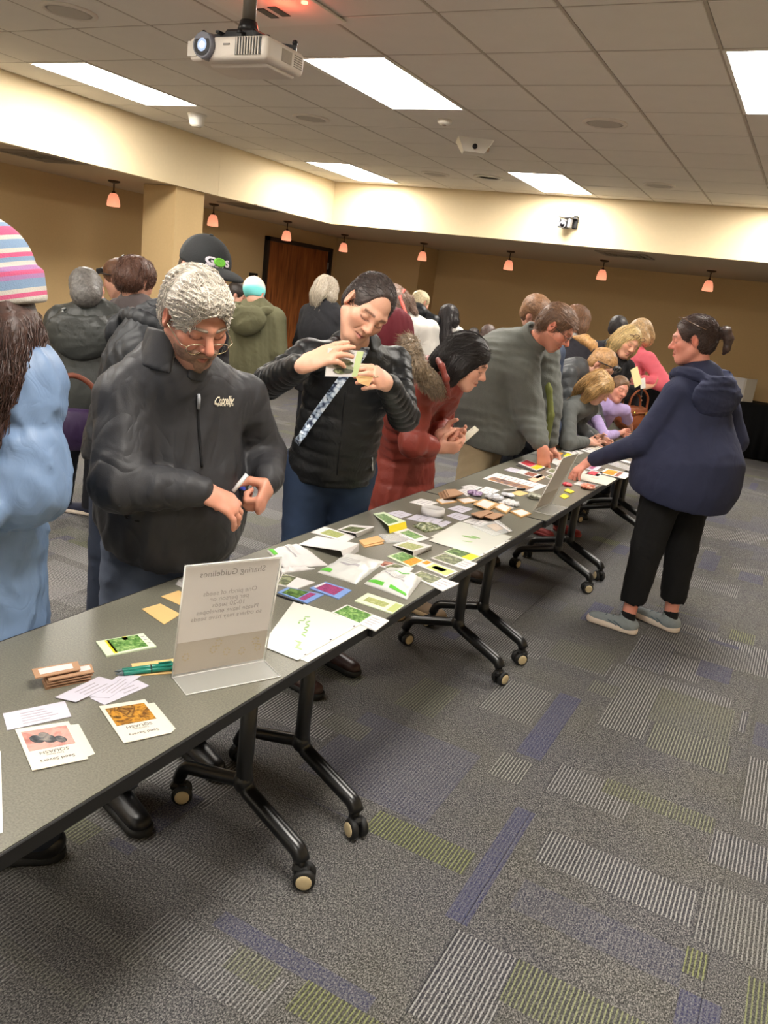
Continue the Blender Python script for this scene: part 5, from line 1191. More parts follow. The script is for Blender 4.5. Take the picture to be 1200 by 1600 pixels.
# ================================================================= the crowd behind
def bystander(label, D, headpx, neckpx, fwd, hf, hair, top, w=.185, pelz=.93, lean=0.0, sc=1.0, hu=None, pants=None, cap=True, hairargs=None, cut=None, res=.014, kind='plain', sleeve=None, hem=-.12, quilt=None, skin=(206, 158, 136), feet=None, topname='jacket', **kw):
    head = AD(headpx[0], headpx[1], D); neck = AD(neckpx[0], neckpx[1], D + kw.pop('nd', 0.0)); fw = unit(V3(fwd[0], fwd[1], 0))
    pel = V3(neck[0], neck[1], 0) - fw * lean; pel[2] = pelz
    pants = pants or ('dark_trousers', (34, 36, 44))
    c = make_person(label, pel, neck, head, hf, fwd, hu=hu, sc=sc, res=res, skin=skin, hairc=hair, seed=kw.pop('seed', int(headpx[0])), feet=feet,
        pants=J(pants[0], pants[1], 'plain', hip=.15 * sc if sc < 1 else .155), shoes=kw.pop('shoes', SH_BLACK),
        top=dict(name=topname, m=cloth(top[0], top[1], kind), secs=kw.pop('secs', None) or secs(w, hem), sleeve=sleeve or (.068 * sc, .062 * sc, .046 * sc), sleeve_end=kw.pop('sleeve_end', (.015, .015)), fold=kw.pop('fold', .006), wl=.12, quilt=quilt, res=kw.pop('tres', .012), crease=.006, hemn=UP), **kw)
    if cap:
        hs = Shape(); ha = dict(th=.012, low=-.05, line=.07); ha.update(hairargs or {}); hair_cap(hs, c['F'], sc, **ha); c['hs'] = hs
        if cut: cut(hs, c['F'], c)
        hs.post.append(wrinkles(int(headpx[0]) + 1, .004, .035)); part(c, 'hair', hs, hair_mat(hair)[0], .009)
    return c
def long_hair(L=.25, w=.075, back=-.1):
    def f(hs, F, c):
        lock(hs, F, [(0, -.085, .03), (0, back - .01, -.06), (0, back - .015, -.06 - L * .5), (0, back, -.06 - L)], [.08, w, w * .95, w * .55], .45, .03, (1, 0, 0))
        for x in (-1, 1): lock(hs, F, [(x * .065, .0, .02), (x * .078, -.02, -.06), (x * .07, -.05, -.06 - L * .55)], [.035, .036, .022], .7, .03)
    return f
def bob_hair(L=.10):
    def f(hs, F, c):
        lock(hs, F, [(0, -.075, .03), (0, -.09, -.05), (0, -.085, -.05 - L * .6)], [.082, .08, .055], .5, .03, (1, 0, 0))
        for x in (-1, 1): lock(hs, F, [(x * .066, .02, .03), (x * .08, .005, -.04), (x * .076, -.005, -.04 - L)], [.034, .036, .022], .7, .03)
    return f
def bun(y=-.12, z=.03, r=.04):
    return lambda hs, F, c: hs.add(ell(loc(F, 0, y, z), (r, r, r), F[1]), .015)
def more_strands(c, col, n=700, flow=None, steps=9, ds=.013, wave=.1, lift=.002):
    F = c['F']; strands('hair_strands', c['hs'], F, sample(c['last'], n, 4), flow or (lambda p: np.stack([p[:, 0] * 2, -.15 + 0 * p[:, 0], -1 + 0 * p[:, 0]], 1)), hair_mat(col)[1], c['root'], c['base'], steps, ds, .0013, 3, lift, wave, 1)
FAR = 'people in the crowd behind the table'
GR = dict(group='people in the crowd behind the table')

# man with the cap, right behind the white haired man
def cap_man():
    head = AD(318, 428, 3.15); neck = AD(262, 505, 3.22); pel = V3(neck[0] - .12, neck[1] - .02, .93)
    m = cloth('black_rain_shell', (28, 30, 34), 'shell')
    c = make_person('man in black mesh cap with green emblem standing behind the white haired man', pel, neck, head, V3(.93, -.36, -.24), (.85, -.1), hu=V3(.2, 0, .95), shr=AD(225, 560, 3.1), er=AD(205, 690, 3.08), wr=AD(300, 700, 2.85), sc=1.04, res=.014, fine=.006, seed=61, hairc=(50, 40, 36), skin=(204, 140, 118), group=FAR,
        pants=J('dark_denim', (40, 46, 60)), shoes=SH_BLACK, top=dict(name='jacket', m=m, secs=secs(.205, -.14), sleeve=(.085, .078, .055), fold=.008, wl=.14, res=.010, crease=.009))
    F = c['F']
    hs = Shape(); hair_cap(hs, F, th=.007, low=-.05, line=.05); part(c, 'hair', hs, hair_mat((58, 46, 40))[0], .008)
    k = Shape().add(ell(loc(F, 0, -.008, .045), (.090, .112, .095), F[1]), .01).cut(half(loc(F, 0, 0, .03), F[1] @ V3(0, -.02, 1)))
    mk = mat('black_cap_cloth', (30, 32, 34), .85, .1, 20, .5, 500); cap = part(c, 'cap', k, mk, .006)
    k2 = Shape().add(ell(loc(F, 0, .125, .036), (.082, .078, .02), F[1]), .01).sub(ell(loc(F, 0, .13, .016), (.1, .1, .022), F[1]), .004).cut(half(loc(F, 0, .085, 0), F[1] @ V3(0, 1, 0)), .004); part(c, 'brim', k2, mk, .005, cap)
    part(c, 'cap_button', Shape().add(ell(loc(F, 0, -.01, .141), (.009, .009, .005), F[1])), mk, .004, cap)
    ks = Shape(); ks.ops = k.ops[:1]
    pan = Shape().add(ell(loc(F, 0, -.008, .045), (.0915, .1135, .0965), F[1]), .01).cut(half(loc(F, 0, 0, .045), F[1] @ V3(0, 0, 1))).cut(half(loc(F, 0, -.02, 0), F[1] @ V3(0, -1, 0))); part(c, 'mesh_panel', pan, mat('grey_mesh', (62, 64, 66), .9, .3, 300, .6, 500), .007, cap)
    def emb(word, a0, z0, size, col, wid=None, name='embroidery'):
        """letters bent round the front of the crown; a0 = bearing from the front towards the wearer right"""
        me = text_mesh(word, size, bold=size * .05)
        for v in me.vertices:
            a = a0 - v.co.x / .10; p = V3(math.sin(a) * .15, math.cos(a) * .15, z0 + v.co.y); P = ks.project(loc(F, p[0], p[1], p[2])[None], .002, 6)[0] - c['base']; v.co = P
        o = link(name, me, col, cap); return o
    MW, MG = mat('white_thread', (214, 206, 216), .7), mat('green_thread', (110, 190, 60), .7)
    emb('G', .42, .087, .06, MW); emb('S', -.34, .087, .054, MW)
    emb('SPEEDWAY', .22, .060, .0145, MW); emb('PERFORMANCE', .04, .047, .0115, MG)
    mb = MB(); mb.lathe([(.0195, 0), (.026, .0), (.026, .003), (.0195, .003)], n=26); mb.cyl((0, 0, 0), (0, 0, .0025), .004, n=12)
    for a in range(5): t = a * 2 * math.pi / 5; mb.box((math.cos(t) * .011, math.sin(t) * .011, .001), (.019, .0032, .003), Matrix.Rotation(t, 3, 'Z'))
    me = mb.mesh('embroidered_wheel'); a0 = .04
    for v in me.vertices:
        a = a0 - v.co.x / .10; P = ks.project(loc(F, math.sin(a) * .15, math.cos(a) * .15, .09 + v.co.y)[None], .001 + v.co.z, 6)[0] - c['base']; v.co = P
    link('embroidered_wheel', me, MG, cap)
    hood_down(c, m, 1.15, .05, cloth('blue_grey_lining', (92, 112, 128), 'shell'), seed=3, back=.02)
    return c
cap_man()
# left group
c = bystander('grey haired woman in dark quilted coat with her back turned, at far left', 4.7, (138, 458), (150, 500), (-.35, .9), V3(-.5, .8, -.35), (112, 108, 104), ('charcoal_quilted', (50, 52, 50)), w=.235, kind='puffer', quilt=(.16, .010), hem=-.62, lean=.05, cut=bun(-.07, -.03, .078), sleeve=(.1, .09, .06), feet=[(-3.92, 3.5), (-4.12, 3.44)], toe=V3(-.7, -.3, 0), shoes=dict(m=mat('navy_trainer', (34, 38, 60), .7), sm=M_sole_white), **GR)
hood_down(c, cloth('charcoal_quilted', (50, 52, 50), 'puffer'), 1.4, .06, None, .012, .04, 8)
pb = thing('handbag', 'purple and brown bag hanging beside the dark quilted coat', 'bag', AD(112, 690, 4.3) - V3(0, 0, .0))
S0 = Shape().add(ell((0, 0, .06), (.17, .07, .13)), .02).cut(half((0, 0, -.04), UP)).cut(half((0, 0, .17), -UP)); VF = S0.build(.012); link('bag_body', np_mesh('bag_body', *VF), cloth('purple_nylon', (44, 26, 60), 'shell'), pb, None, (0, 0, R_(50)))
MB().tube(arc_pts([(-.1, 0, .15), (-.1, 0, .28), (0, 0, .34), (.1, 0, .28), (.1, 0, .15)], 5), .014, 8).build('bag_strap', mat('brown_strap', (104, 48, 26), .6), pb, None, (0, 0, R_(50)))
c = bystander('brown haired woman with sunglasses on her head looking left, at far left', 5.7, (185, 436), (200, 482), (-.9, -.3), V3(-.92, -.3, -.25), (112, 74, 50), ('brown_knit', (92, 80, 74)), cut=bun(-.1, .06, .05), **GR)
F = c['F']; mbpart(c, 'sunglasses', MB().box(loc(F, .034, .088, .07), (.05, .05, .035), Matrix(F[1].tolist()), .008).box(loc(F, -.034, .088, .07), (.05, .05, .035), Matrix(F[1].tolist()), .008).tube([loc(F, .088, .07, .06), loc(F, .09, -.02, .03)], .004, 6).tube([loc(F, -.088, .07, .06), loc(F, -.09, -.02, .03)], .004, 6), M_blk)
mbpart(c, 'hair_clip', MB().tube([loc(F, -.03, -.06, .12), loc(F, 0, -.08, .135), loc(F, .03, -.06, .12)], .010, 6), mat('claw_clip', (60, 34, 26), .3))
c = bystander('curly brown haired person in grey brown jacket seen from behind, far left', 5.0, (214, 440), (214, 478), (.2, .95), V3(.1, .9, -.3), (104, 72, 58), ('grey_brown_shell', (84, 76, 76)), w=.2, hairargs=dict(th=.022, low=-.08), cut=bun(-.06, .0, .09), **GR); more_strands(c, (104, 72, 58), 700, None, 7, .012, .9)
# behind the white haired man and the packet woman
c = bystander('person in olive green coat and knitted mint and white hat with back turned', 7.2, (398, 460), (402, 486), (-.1, 1), V3(-.1, .95, -.3), (60, 46, 40), ('olive_cotton', (92, 90, 66)), w=.235, cap=False, hem=-.6, sleeve=(.09, .08, .06), **GR)
F = c['F']; b = Shape().add(ell(loc(F, 0, -.012, .045), (.094, .112, .108), F[1]), .01).cut(half(loc(F, 0, 0, -.03), F[1] @ V3(0, -.1, 1)))
q = NT('two_tone_knit'); at = q.n('ShaderNodeAttribute', attribute_name='band'); q.l(q.ramp(at.outputs['Fac'], [(.3, lin((120, 214, 214))), (.5, lin((206, 220, 210))), (.62, lin((240, 214, 196)))]), q.b.inputs['Base Color']); q.b.inputs['Roughness'].default_value = .9
VF = b.build(.009); t = np.clip((tolocal(F, VF[0])[:, 2] + .03) / .18, 0, 1); add_mesh('knitted_hat', VF, q.m, c['root'], c['base'], ('band', np.stack([t] * 3, 1)))
hood_down(c, cloth('olive_cotton', (92, 90, 66)), 1.5, .05, cloth('dark_green_lining', (44, 48, 46), 'fleece'), .012, .045, 6)
bystander('dark haired person mostly hidden behind the olive coat, only the head showing', 8.6, (371, 462), (371, 484), (.8, .5), V3(.8, .4, -.2), (44, 34, 30), ('dark_grey_top', (44, 44, 50)), **GR)
c = bystander('woman with grey bobbed hair and black coat with back turned, by the brown door', 7.0, (511, 456), (508, 484), (.15, 1), V3(.3, .9, -.2), (176, 164, 146), ('black_wool', (26, 26, 30)), w=.235, cut=bob_hair(.08), hem=-.5, **GR); more_strands(c, (176, 164, 146), 400)
# behind the packet woman, on the right of her head
c = bystander('person in maroon hooded top with the hood up, bending behind the packet woman', 4.75, (612, 528), (600, 560), (.7, .7), V3(.75, .6, -.55), (60, 44, 38), ('maroon_cotton', (104, 36, 46)), w=.22, lean=.22, cap=False, sleeve=(.082, .074, .05), topname='hooded_top', **GR)
F = c['F']; h = Shape().add(ell(loc(F, 0, -.03, .025), (.112, .14, .135), F[1]), .02).add(cone(c['neck'], loc(F, 0, -.05, -.05), .12, .1), .05).add(cone(loc(F, 0, -.03, .1), loc(F, 0, -.13, .09), .06, .03), .04).sub(ell(loc(F, 0, .13, -.02), (.08, .09, .10), F[1]), .02); h.post.append(wrinkles(14, .007, .09)); part(c, 'hood', h, cloth('maroon_cotton', (104, 36, 46)), .010)
c = bystander('curly grey haired woman with coral scarf in her hair and white top', 5.9, (620, 474), (638, 500), (.1, 1), V3(-.1, .95, -.2), (116, 92, 78), ('white_knit_top', (206, 202, 194)), w=.17, cut=bob_hair(.1), hairargs=dict(th=.02), **GR); more_strands(c, (116, 92, 78), 500, None, 7, .012, .8)
F = c['F']; sc_ = Shape()
for a, b in zip([(.09, .03, .06), (.095, -.06, .02), (.06, -.12, -.03), (.05, -.13, -.09)], [(.095, -.06, .02), (.06, -.12, -.03), (.05, -.13, -.09), (.04, -.14, -.16)]): sc_.add(cone(loc(F, *a), loc(F, *b), .013, .012), .01)
part(c, 'head_scarf', sc_, cloth('coral_silk', (190, 84, 74), 'shell'), .009)
c = bystander('white blond haired person in shiny black padded jacket, far back', 8.8, (657, 474), (657, 492), (.2, 1), V3(.4, .8, -.3), (214, 196, 158), ('black_gloss_padded', (26, 28, 32)), w=.21, kind='puffer', quilt=(.09, .012), **GR)
n, fv, rt = c['neck'], c['fw'], c['rt']; part(c, 'hood', Shape().add(ell(n - fv * .1 + UP * .03, (.15, .09, .1), np.stack([rt, fv, UP], 1)), .02), cloth('black_gloss_padded', (26, 28, 32), 'puffer'), .012)
c = bystander('woman with long straight black hair and white top with back turned, far back', 8.8, (703, 495), (704, 518), (.1, 1), V3(.1, 1, -.1), (40, 32, 34), ('white_cotton', (214, 210, 206)), w=.2, cut=long_hair(.36, .085), hairargs=dict(th=.014), **GR); more_strands(c, (40, 32, 34), 400, None, 12, .02)
bystander('dark haired child far back, left one of two low heads', 9.6, (740, 527), (740, 545), (.3, -.8), V3(.3, -.9, -.1), (34, 28, 28), ('dark_child_top', (60, 54, 66)), sc=.85, pelz=.75, w=.15, **GR)
bystander('brown haired child far back with hands at the face, right one of two low heads', 9.0, (763, 525), (763, 546), (-.3, .9), V3(-.3, .9, -.2), (70, 48, 40), ('red_child_top', (150, 70, 60)), sc=.9, pelz=.75, w=.15, cut=bob_hair(.05), wl=AD(776, 529, 8.9), **GR)
# right part, along the far tables
c = bystander('person in slate blue jacket with olive strap, half hidden by the man in grey fleece', 5.5, (838, 492), (852, 540), (.9, -.1), V3(.85, -.1, -.5), (134, 96, 66), ('slate_blue_cotton', (64, 74, 94)), w=.19, lean=.28, wr=AX(874, 694, -1.42), pole_r=V3(-.2, -.5, -.8), res=.012, **GR)
st = Shape(); P = [AD(846, 575, 5.05), AD(858, 610, 4.95), AD(861, 650, 4.9), AD(853, 690, 4.9)]
for a, b in zip(P, P[1:]): st.add(cone(a, b, .022, .022, V3(.4, .1, .8), .4), .01)
part(c, 'bag_strap', st, cloth('olive_webbing', (104, 108, 56)), .007)
c = bystander('brown haired woman in black jacket with white collar standing beyond the grey fleece', 6.7, (903, 503), (900, 532), (.2, .9), V3(.6, .7, -.1), (128, 92, 66), ('black_soft_shell', (36, 34, 40)), w=.19, cut=bob_hair(.09), **GR); more_strands(c, (128, 92, 66), 400)
part(c, 'collar', Shape().add(ring(c['neck'] - UP * .02, c['neck'] + UP * .05, .085, .08, .01, c['rt'])), cloth('white_knit_top', (206, 202, 194)), .01)
c = bystander('woman with fair ponytail and sunglasses on her head bending in a grey padded jacket', 6.15, (940, 572), (905, 575), (.9, -.1), V3(.8, -.15, -.6), (176, 132, 84), ('grey_padded', (66, 68, 70)), w=.19, lean=.42, kind='puffer', quilt=(.07, .009), hu=V3(.6, 0, .7), wr=AZ(925, 690, .76), wl=AZ(945, 686, .76), hairargs=dict(th=.010, line=.075), res=.012, **GR)
F = c['F']; pt = Shape(); lock(pt, F, [(0, -.11, .03), (0, -.17, .05), (-.03, -.25, .03), (-.05, -.33, -.02)], [.024, .036, .04, .014], .6, .015); pt.post.append(wrinkles(3, .004, .03)); part(c, 'ponytail', pt, hair_mat((190, 142, 88))[0], .009)
mbpart(c, 'hair_tie', MB().tube([loc(F, .024 * math.cos(a), -.125, .033 + .024 * math.sin(a)) for a in np.linspace(0, 6.3, 13)], .006, 6, False), M_blk)
mbpart(c, 'sunglasses', MB().box(loc(F, .034, .098, .068), (.052, .03, .036), Matrix(F[1].tolist()), .008).box(loc(F, -.034, .098, .068), (.052, .03, .036), Matrix(F[1].tolist()), .008).tube([loc(F, .07, .08, .06), loc(F, .09, -.02, .02)], .004, 6).tube([loc(F, -.07, .08, .06), loc(F, -.09, -.02, .02)], .004, 6), M_blk)
c = bystander('blonde woman in black jacket with glasses pushed up, leaning over the far table', 6.75, (980, 535), (952, 562), (.75, -.55), V3(.68, -.62, -.32), (214, 184, 128), ('black_fleece_vest', (22, 22, 25)), w=.2, lean=.2, hu=V3(.35, .1, .9), cut=bob_hair(.13), hairargs=dict(th=.014, line=.072), kind='fleece', res=.011, fine=.006, skin=(214, 160, 132), face=dict(red=.5, brow=(150, 120, 90), lips=(176, 104, 96)), wr=AX(986, 614, -1.42), wl=AX(1003, 606, -1.25), **GR); more_strands(c, (214, 184, 128), 600)
F = c['F']; gl = MB()
for x in (-1, 1): gl.tube([loc(F, x * .034 + .024 * math.cos(a), .088 + .01 * math.sin(a), .083 + .017 * math.sin(a)) for a in np.linspace(0, 6.28, 15)], .003, 6, False); gl.tube([loc(F, x * .06, .085, .08), loc(F, x * .092, -.01, .04)], .003, 6)
mbpart(c, 'glasses', gl, mat('tortoise_frame', (110, 84, 66), .25))
part(c, 'grey_top', Shape().add(cone(c['neck'] - UP * .05 + c['fw'] * .03, c['neck'] + UP * .01 + c['fw'] * .02, .075, .062)), cloth('grey_knit', (110, 104, 100), 'knit'), .01)
c = bystander('woman in bright pink top partly hidden behind the blonde woman', 7.45, (998, 522), (992, 550), (-.6, -.7), V3(-.5, -.8, -.35), (206, 170, 124), ('pink_jersey', (226, 106, 120)), w=.135, wl=AD(1000, 592, 7.2), wr=AD(978, 600, 7.3), cut=bob_hair(.05), topname='pink_top', skin=(222, 150, 140), **GR)
bystander('dark haired person far back, showing only the head behind the blonde woman', 8.4, (966, 514), (962, 540), (.2, .9), V3(.2, .9, -.1), (42, 36, 38), ('black_wool', (26, 26, 30)), **GR)
c = bystander('fair haired girl in grey hooded top leaning on the far table with her elbows', 5.75, (936, 607), (908, 630), (.85, -.2), V3(.8, -.1, -.55), (178, 142, 92), ('grey_jersey', (92, 94, 92)), w=.15, lean=.3, pelz=.72, sc=.85, hu=V3(.5, 0, .8), cut=bob_hair(.12), hairargs=dict(th=.014, line=.05), er=AZ(888, 692, .79), wr=AZ(918, 690, .78), wl=AZ(935, 683, .79), res=.011, sleeve=(.066, .066, .044), shoes=dict(m=mat('red_clog_rubber', (168, 66, 66), .6), sm=mat('red_clog_rubber', (168, 66, 66), .6)), feet=[(-1.40, 5.92), (-1.55, 5.7)], topname='hooded_top', **GR); more_strands(c, (196, 156, 100), 600, None, 8, .012, .15)
c = bystander('smiling girl with hair tied back in a lilac top resting on the far table', 6.45, (966, 608), (952, 632), (.7, -.6), V3(.72, -.62, -.15), (128, 96, 70), ('lilac_cotton', (176, 156, 204)), w=.14, lean=.24, pelz=.7, sc=.82, hairargs=dict(th=.009, line=.078), wr=AZ(972, 676, .775), wl=AZ(985, 668, .775), er=AZ(944, 682, .80), res=.010, fine=.006, sleeve=(.055, .05, .044), sleeve_end=(.2, .2), skin=(226, 160, 140), topname='lilac_top', **GR)

def held(label, px, D, m, cat='leaflet', name='leaflet'):
    P = [AD(u, v, D) for u, v in px]; c0 = sum(P) / 4; t = thing(name, label, cat, c0); nn = unit(np.cross(P[1] - P[0], P[3] - P[0])); MB().poly([p_ - c0 for p_ in P], .003, tuple(nn)).build('leaflet_sheet', m, t); return t
held('pale yellow folded leaflet in the hands of the blonde woman', [(985, 578), (996, 572), (1003, 600), (992, 606)], 6.45, mat('pale_yellow_leaflet', (226, 216, 160), .7))
held('white leaflet held below the pale yellow one by the blonde woman', [(1000, 592), (1008, 590), (1009, 606), (1001, 608)], 6.5, mat('white_leaflet', (220, 216, 210), .7))
# ================================================================= the row of flip-top tables
TOPZ, TX0, TX1, TL = 0.737, -1.487, -0.885, 1.5465
q = NT('table_laminate'); co = q.n('ShaderNodeTexCoord').outputs['Object']; nz = q.n('ShaderNodeTexNoise', i_Scale=260.0, i_Detail=3.0); q.l(co, nz.inputs['Vector'])
q.l(q.ramp(nz.outputs[0], [(.35, lin((98, 96, 86))), (.65, lin((120, 117, 104)))]), q.b.inputs['Base Color']); q.b.inputs['Roughness'].default_value = .34; q.b.inputs['Specular IOR Level'].default_value = .5; q.bump(nz.outputs[0], .04, .001)
M_lam = q.m; M_edge = mat('black_edge_band', (16, 16, 17), .45, .05); M_tube = mat('black_powder_coat', (14, 14, 15), .3, .05, spec=.6); M_hub = mat('cream_caster_hub', (196, 178, 140), .5, .1, 60)
M_rub = mat('black_caster_rubber', (20, 20, 21), .55)
TC = (TX0 + TX1) / 2; TW = TX1 - TX0
top_me = MB().box((0, TL / 2, -.0125), (TW - .012, TL - .016, .025)).mesh('tabletop'); top_me.materials.append(M_lam)
ed = MB()
for s_ in (-1, 1): ed.box((s_ * (TW / 2 - .003), TL / 2, -.0155), (.006, TL - .004, .031), bev=.002); ed.box((0, TL / 2 + s_ * (TL / 2 - .005), -.0155), (TW - .012, .006, .031), bev=.002)
ed = ed.mesh('edge_band'); ed.materials.append(M_edge)
under = MB().box((.0, TL / 2, -.036), (.10, TL - .3, .022)); under.box((0, TL / 2, -.034), (TW - .06, TL - .06, .012)); under = under.mesh('underframe'); under.materials.append(M_tube)
def leg_mesh():
    mb = MB(); x0 = .035
    mb.tube(round_bends([(x0, 0, -.04), (x0, 0, -.50), (x0 + .01, 0, -.545), (.262, -.03, -.63), (.277, -.033, -.655)], .06, 6), .024, 14)
    mb.tube(round_bends([(x0, 0, -.515), (x0 - .02, .004, -.53), (-.215, .035, -.60), (-.238, .038, -.655)], .05, 6), .021, 12)
    mb.box((x0, 0, -.045), (.16, .07, .03), bev=.008); mb.sphere((x0, 0, -.525), .03, (1, 1, 1.2))
    return mb.mesh('leg_frame')
legm = leg_mesh(); legm.materials.append(M_tube)
def caster_meshes():
    mb = MB(); mb.cyl((0, 0, .085), (0, 0, .055), .011, n=10); mb.box((0, .0, .056), (.03, .05, .026), bev=.008)
    for s_ in (-1, 1): mb.lathe([(.012, -.010), (.029, -.010), (.0325, -.004), (.0325, .006), (.029, .011), (.02, .012)], (s_ * .017, .012, .0325), 22, Matrix.Rotation(R_(90), 3, 'Y'))
    a = mb.mesh('caster'); a.materials.append(M_rub)
    h = MB().lathe([(.0, 0), (.0225, 0), (.0225, .003), (.02, .005), (.01, .0055), (.001, .0055)][1:], (0, 0, 0), 22, Matrix.Rotation(R_(90), 3, 'Y')).mesh('caster_hub'); h.materials.append(M_hub); return a, h
cas, hub = caster_meshes()
labels = ['nearest grey topped flip table with a clear sign on it', 'second nearest grey topped flip table, covered in green packets', 'third grey topped flip table, with the second clear sign at its end', 'fourth grey topped flip table, beside the woman in navy', 'farthest grey topped flip table, under the brown handbag']
SW = {(0, 1): (-1.05, -.85), (1, 0): (-2.1, -.2), (1, 1): (-.35, -.5), (2, 0): (2.4, 1.3), (2, 1): (2.2, -.3)}
for k, tx in enumerate(labels):
    y0 = 1.798 + (k - 1) * TL - .0; dx = .012 * k - .006 if k < 2 else .02
    t = thing('folding_table', tx, 'table', (TC + dx - .012, y0, 0), 0, 'grey topped flip tables in a row')
    for nm, me in (('tabletop', top_me), ('edge_band', ed), ('underframe', under)): link(nm, me, None, t, (0, 0, TOPZ))
    for e, yy in enumerate((.13, TL - .15)):
        link('leg_frame', legm, None, t, (0, yy, TOPZ))
        for side, (cx, cy) in enumerate(((.277, -.033), (-.238, .038))):
            sw = SW.get((k, e), ((k * 1.7 + e * 2.3 + side * 1.1) % 3 - 1.5, (k * .9 + e * 1.9 + side * 2.1) % 3 - 1.2))[side]
            c_ = link('caster', cas, None, t, (cx, yy + cy, 0.0)); c_.rotation_euler = (0, 0, sw)
            link('caster_hub', hub, None, c_, (.028, .012, .0325)); hb = link('caster_hub', hub, None, c_, (-.028, .012, .0325)); hb.rotation_euler = (0, 0, math.pi)
# the far display table against the back wall, under a black cloth
t = thing('display_table', 'long table under a floor length black cloth by the back wall', 'table', (-.2, 12.45, 0))
MB().box((.0, 0, .72), (4.4, .72, .03), bev=.004).build('tabletop', M_lam, t)
for sx in (-2.0, 0, 2.0): MB().tube([(sx, -.2, .7), (sx, -.2, .02)], .018).tube([(sx, .2, .7), (sx, .2, .02)], .018).build('table_leg', M_tube, t)
cl = MB(); nx = 120
for j in range(nx + 1):
    x = -2.25 + 4.5 * j / nx; w_ = .018 * math.sin(j * 1.9) + .012 * math.sin(j * .83 + 1)
    for z, yy in ((.742, .36), (.742, -.37), (.70, -.385 + w_ * .3), (.02, -.41 + w_ * 1.6)): cl.bm.verts.new((x, yy, z))
cl.bm.verts.ensure_lookup_table()
for j in range(nx):
    for k in range(3): f = cl.bm.faces.new([cl.bm.verts[i] for i in (j * 4 + k, j * 4 + k + 1, j * 4 + k + 5, j * 4 + k + 4)]); f.smooth = True
o = cl.build('black_tablecloth', cloth('black_table_cloth', (15, 15, 16), 'knit')); o.location = (-.2, 12.45, 0); sm = o.modifiers.new('thick', 'SOLIDIFY'); sm.thickness = .004
tag(o, 'black cloth covering the display table by the back wall', 'tablecloth')
# ================================================================= things on the tables
TZ = TOPZ + .0006
def picture(name, cols, scale=60, dist=.8):
    if name in MATS: return MATS[name]
    q = NT(name); co = q.n('ShaderNodeTexCoord').outputs['Object']; nz = q.n('ShaderNodeTexNoise', i_Scale=float(scale), i_Detail=4.0, i_Distortion=float(dist)); q.l(co, nz.inputs['Vector'])
    n = len(cols); q.l(q.ramp(nz.outputs[0], [(.3 + .4 * i / (n - 1), lin(c)) for i, c in enumerate(cols)]), q.b.inputs['Base Color']); q.b.inputs['Roughness'].default_value = .4; MATS[name] = q.m; return q.m
PAPER = mat('white_paper', (208, 204, 202), .8, .03); LAV = mat('pale_lavender_paper', (190, 186, 198), .8, .03); CREAMP = mat('cream_card', (208, 202, 188), .7, .03)
KRAFT = mat('kraft_paper', (206, 164, 112), .85, .08, 40); KRAFTD = mat('brown_kraft_paper', (172, 134, 104), .85, .08, 40); MANILA = mat('manila_paper', (214, 178, 118), .8, .05)
INK = mat('grey_ink', (160, 156, 160), .8); INKD = mat('dark_ink', (64, 60, 60), .8); PALEG = mat('pale_green_card', (206, 218, 186), .6, .04)
SHEETP = mat('sheet_protector_plastic', (214, 214, 204), .22, .04, 10, spec=.7)
GRN = picture('print_green_leaves', [(28, 42, 20), (74, 108, 48), (140, 168, 96)]); GRN2 = picture('print_bright_leaves', [(40, 74, 34), (92, 138, 66), (168, 192, 128)], 90); GRY = picture('print_grey_green', [(44, 48, 34), (104, 112, 76), (176, 176, 140)])
LET = picture('print_pale_lettuce', [(196, 196, 150), (140, 150, 84), (190, 190, 130)], 70); DRK = picture('print_dark_squash', [(20, 20, 22), (70, 72, 76), (150, 140, 130)], 40); STR = picture('print_striped_squash', [(50, 30, 18), (196, 140, 50), (90, 54, 26), (214, 166, 80)], 40)
PUR = picture('print_purple_flowers', [(90, 30, 70), (170, 70, 120), (110, 60, 90)], 80); BLUEB = mat('print_blue_border', (120, 150, 204), .5); RED = picture('print_red_flowers', [(150, 20, 40), (224, 60, 80), (240, 120, 120)], 60); ORA = picture('print_orange', [(200, 90, 20), (240, 160, 40), (230, 120, 40)], 50); YEL = mat('print_yellow', (226, 204, 40), .5, .06)
PNK = picture('print_pink_rock', [(150, 90, 80), (206, 150, 140), (190, 120, 110)], 30); BRN = picture('print_brown_red', [(60, 30, 24), (150, 80, 64), (200, 160, 140)], 60); PHO = picture('print_photo_page', [(60, 50, 60), (150, 120, 110), (206, 150, 80)], 30)
SILV = mat('silver_foil_paper', (186, 186, 190), .35, .1, 30, metal=.25); POUCH = mat('white_foil_pouch', (206, 206, 202), .3, .05, 14, .4, 40, spec=.7); POUCHG = mat('pouch_green', (92, 178, 60), .4)
q = NT('clear_film'); q.b.inputs['Base Color'].default_value = (.95, .96, .95, 1); q.b.inputs['Roughness'].default_value = .12; q.b.inputs['Alpha'].default_value = .30; q.b.inputs['Specular IOR Level'].default_value = .9; M_film = q.m
q = NT('clear_acrylic'); q.b.inputs['Base Color'].default_value = (.95, .95, .94, 1); q.b.inputs['Roughness'].default_value = .04; q.b.inputs['Alpha'].default_value = .12; q.b.inputs['Specular IOR Level'].default_value = .8; M_acr = q.m
M_acre = mat('acrylic_edge', (214, 212, 206), .3)
class Quad:
    """a sheet on the table: corners far-left, far-right, near-right, near-left as pixels of the photograph"""
    def __init__(s, px, z):
        s.P = [AZ(u, v, z) for u, v in px]; s.c = sum(s.P) / 4
    def at(s, u, v, dz=0.0):
        a, b, c, d = s.P; p = (a * (1 - u) + b * u) * (1 - v) + (d * (1 - u) + c * u) * v; return p + V3(0, 0, dz) - s.c
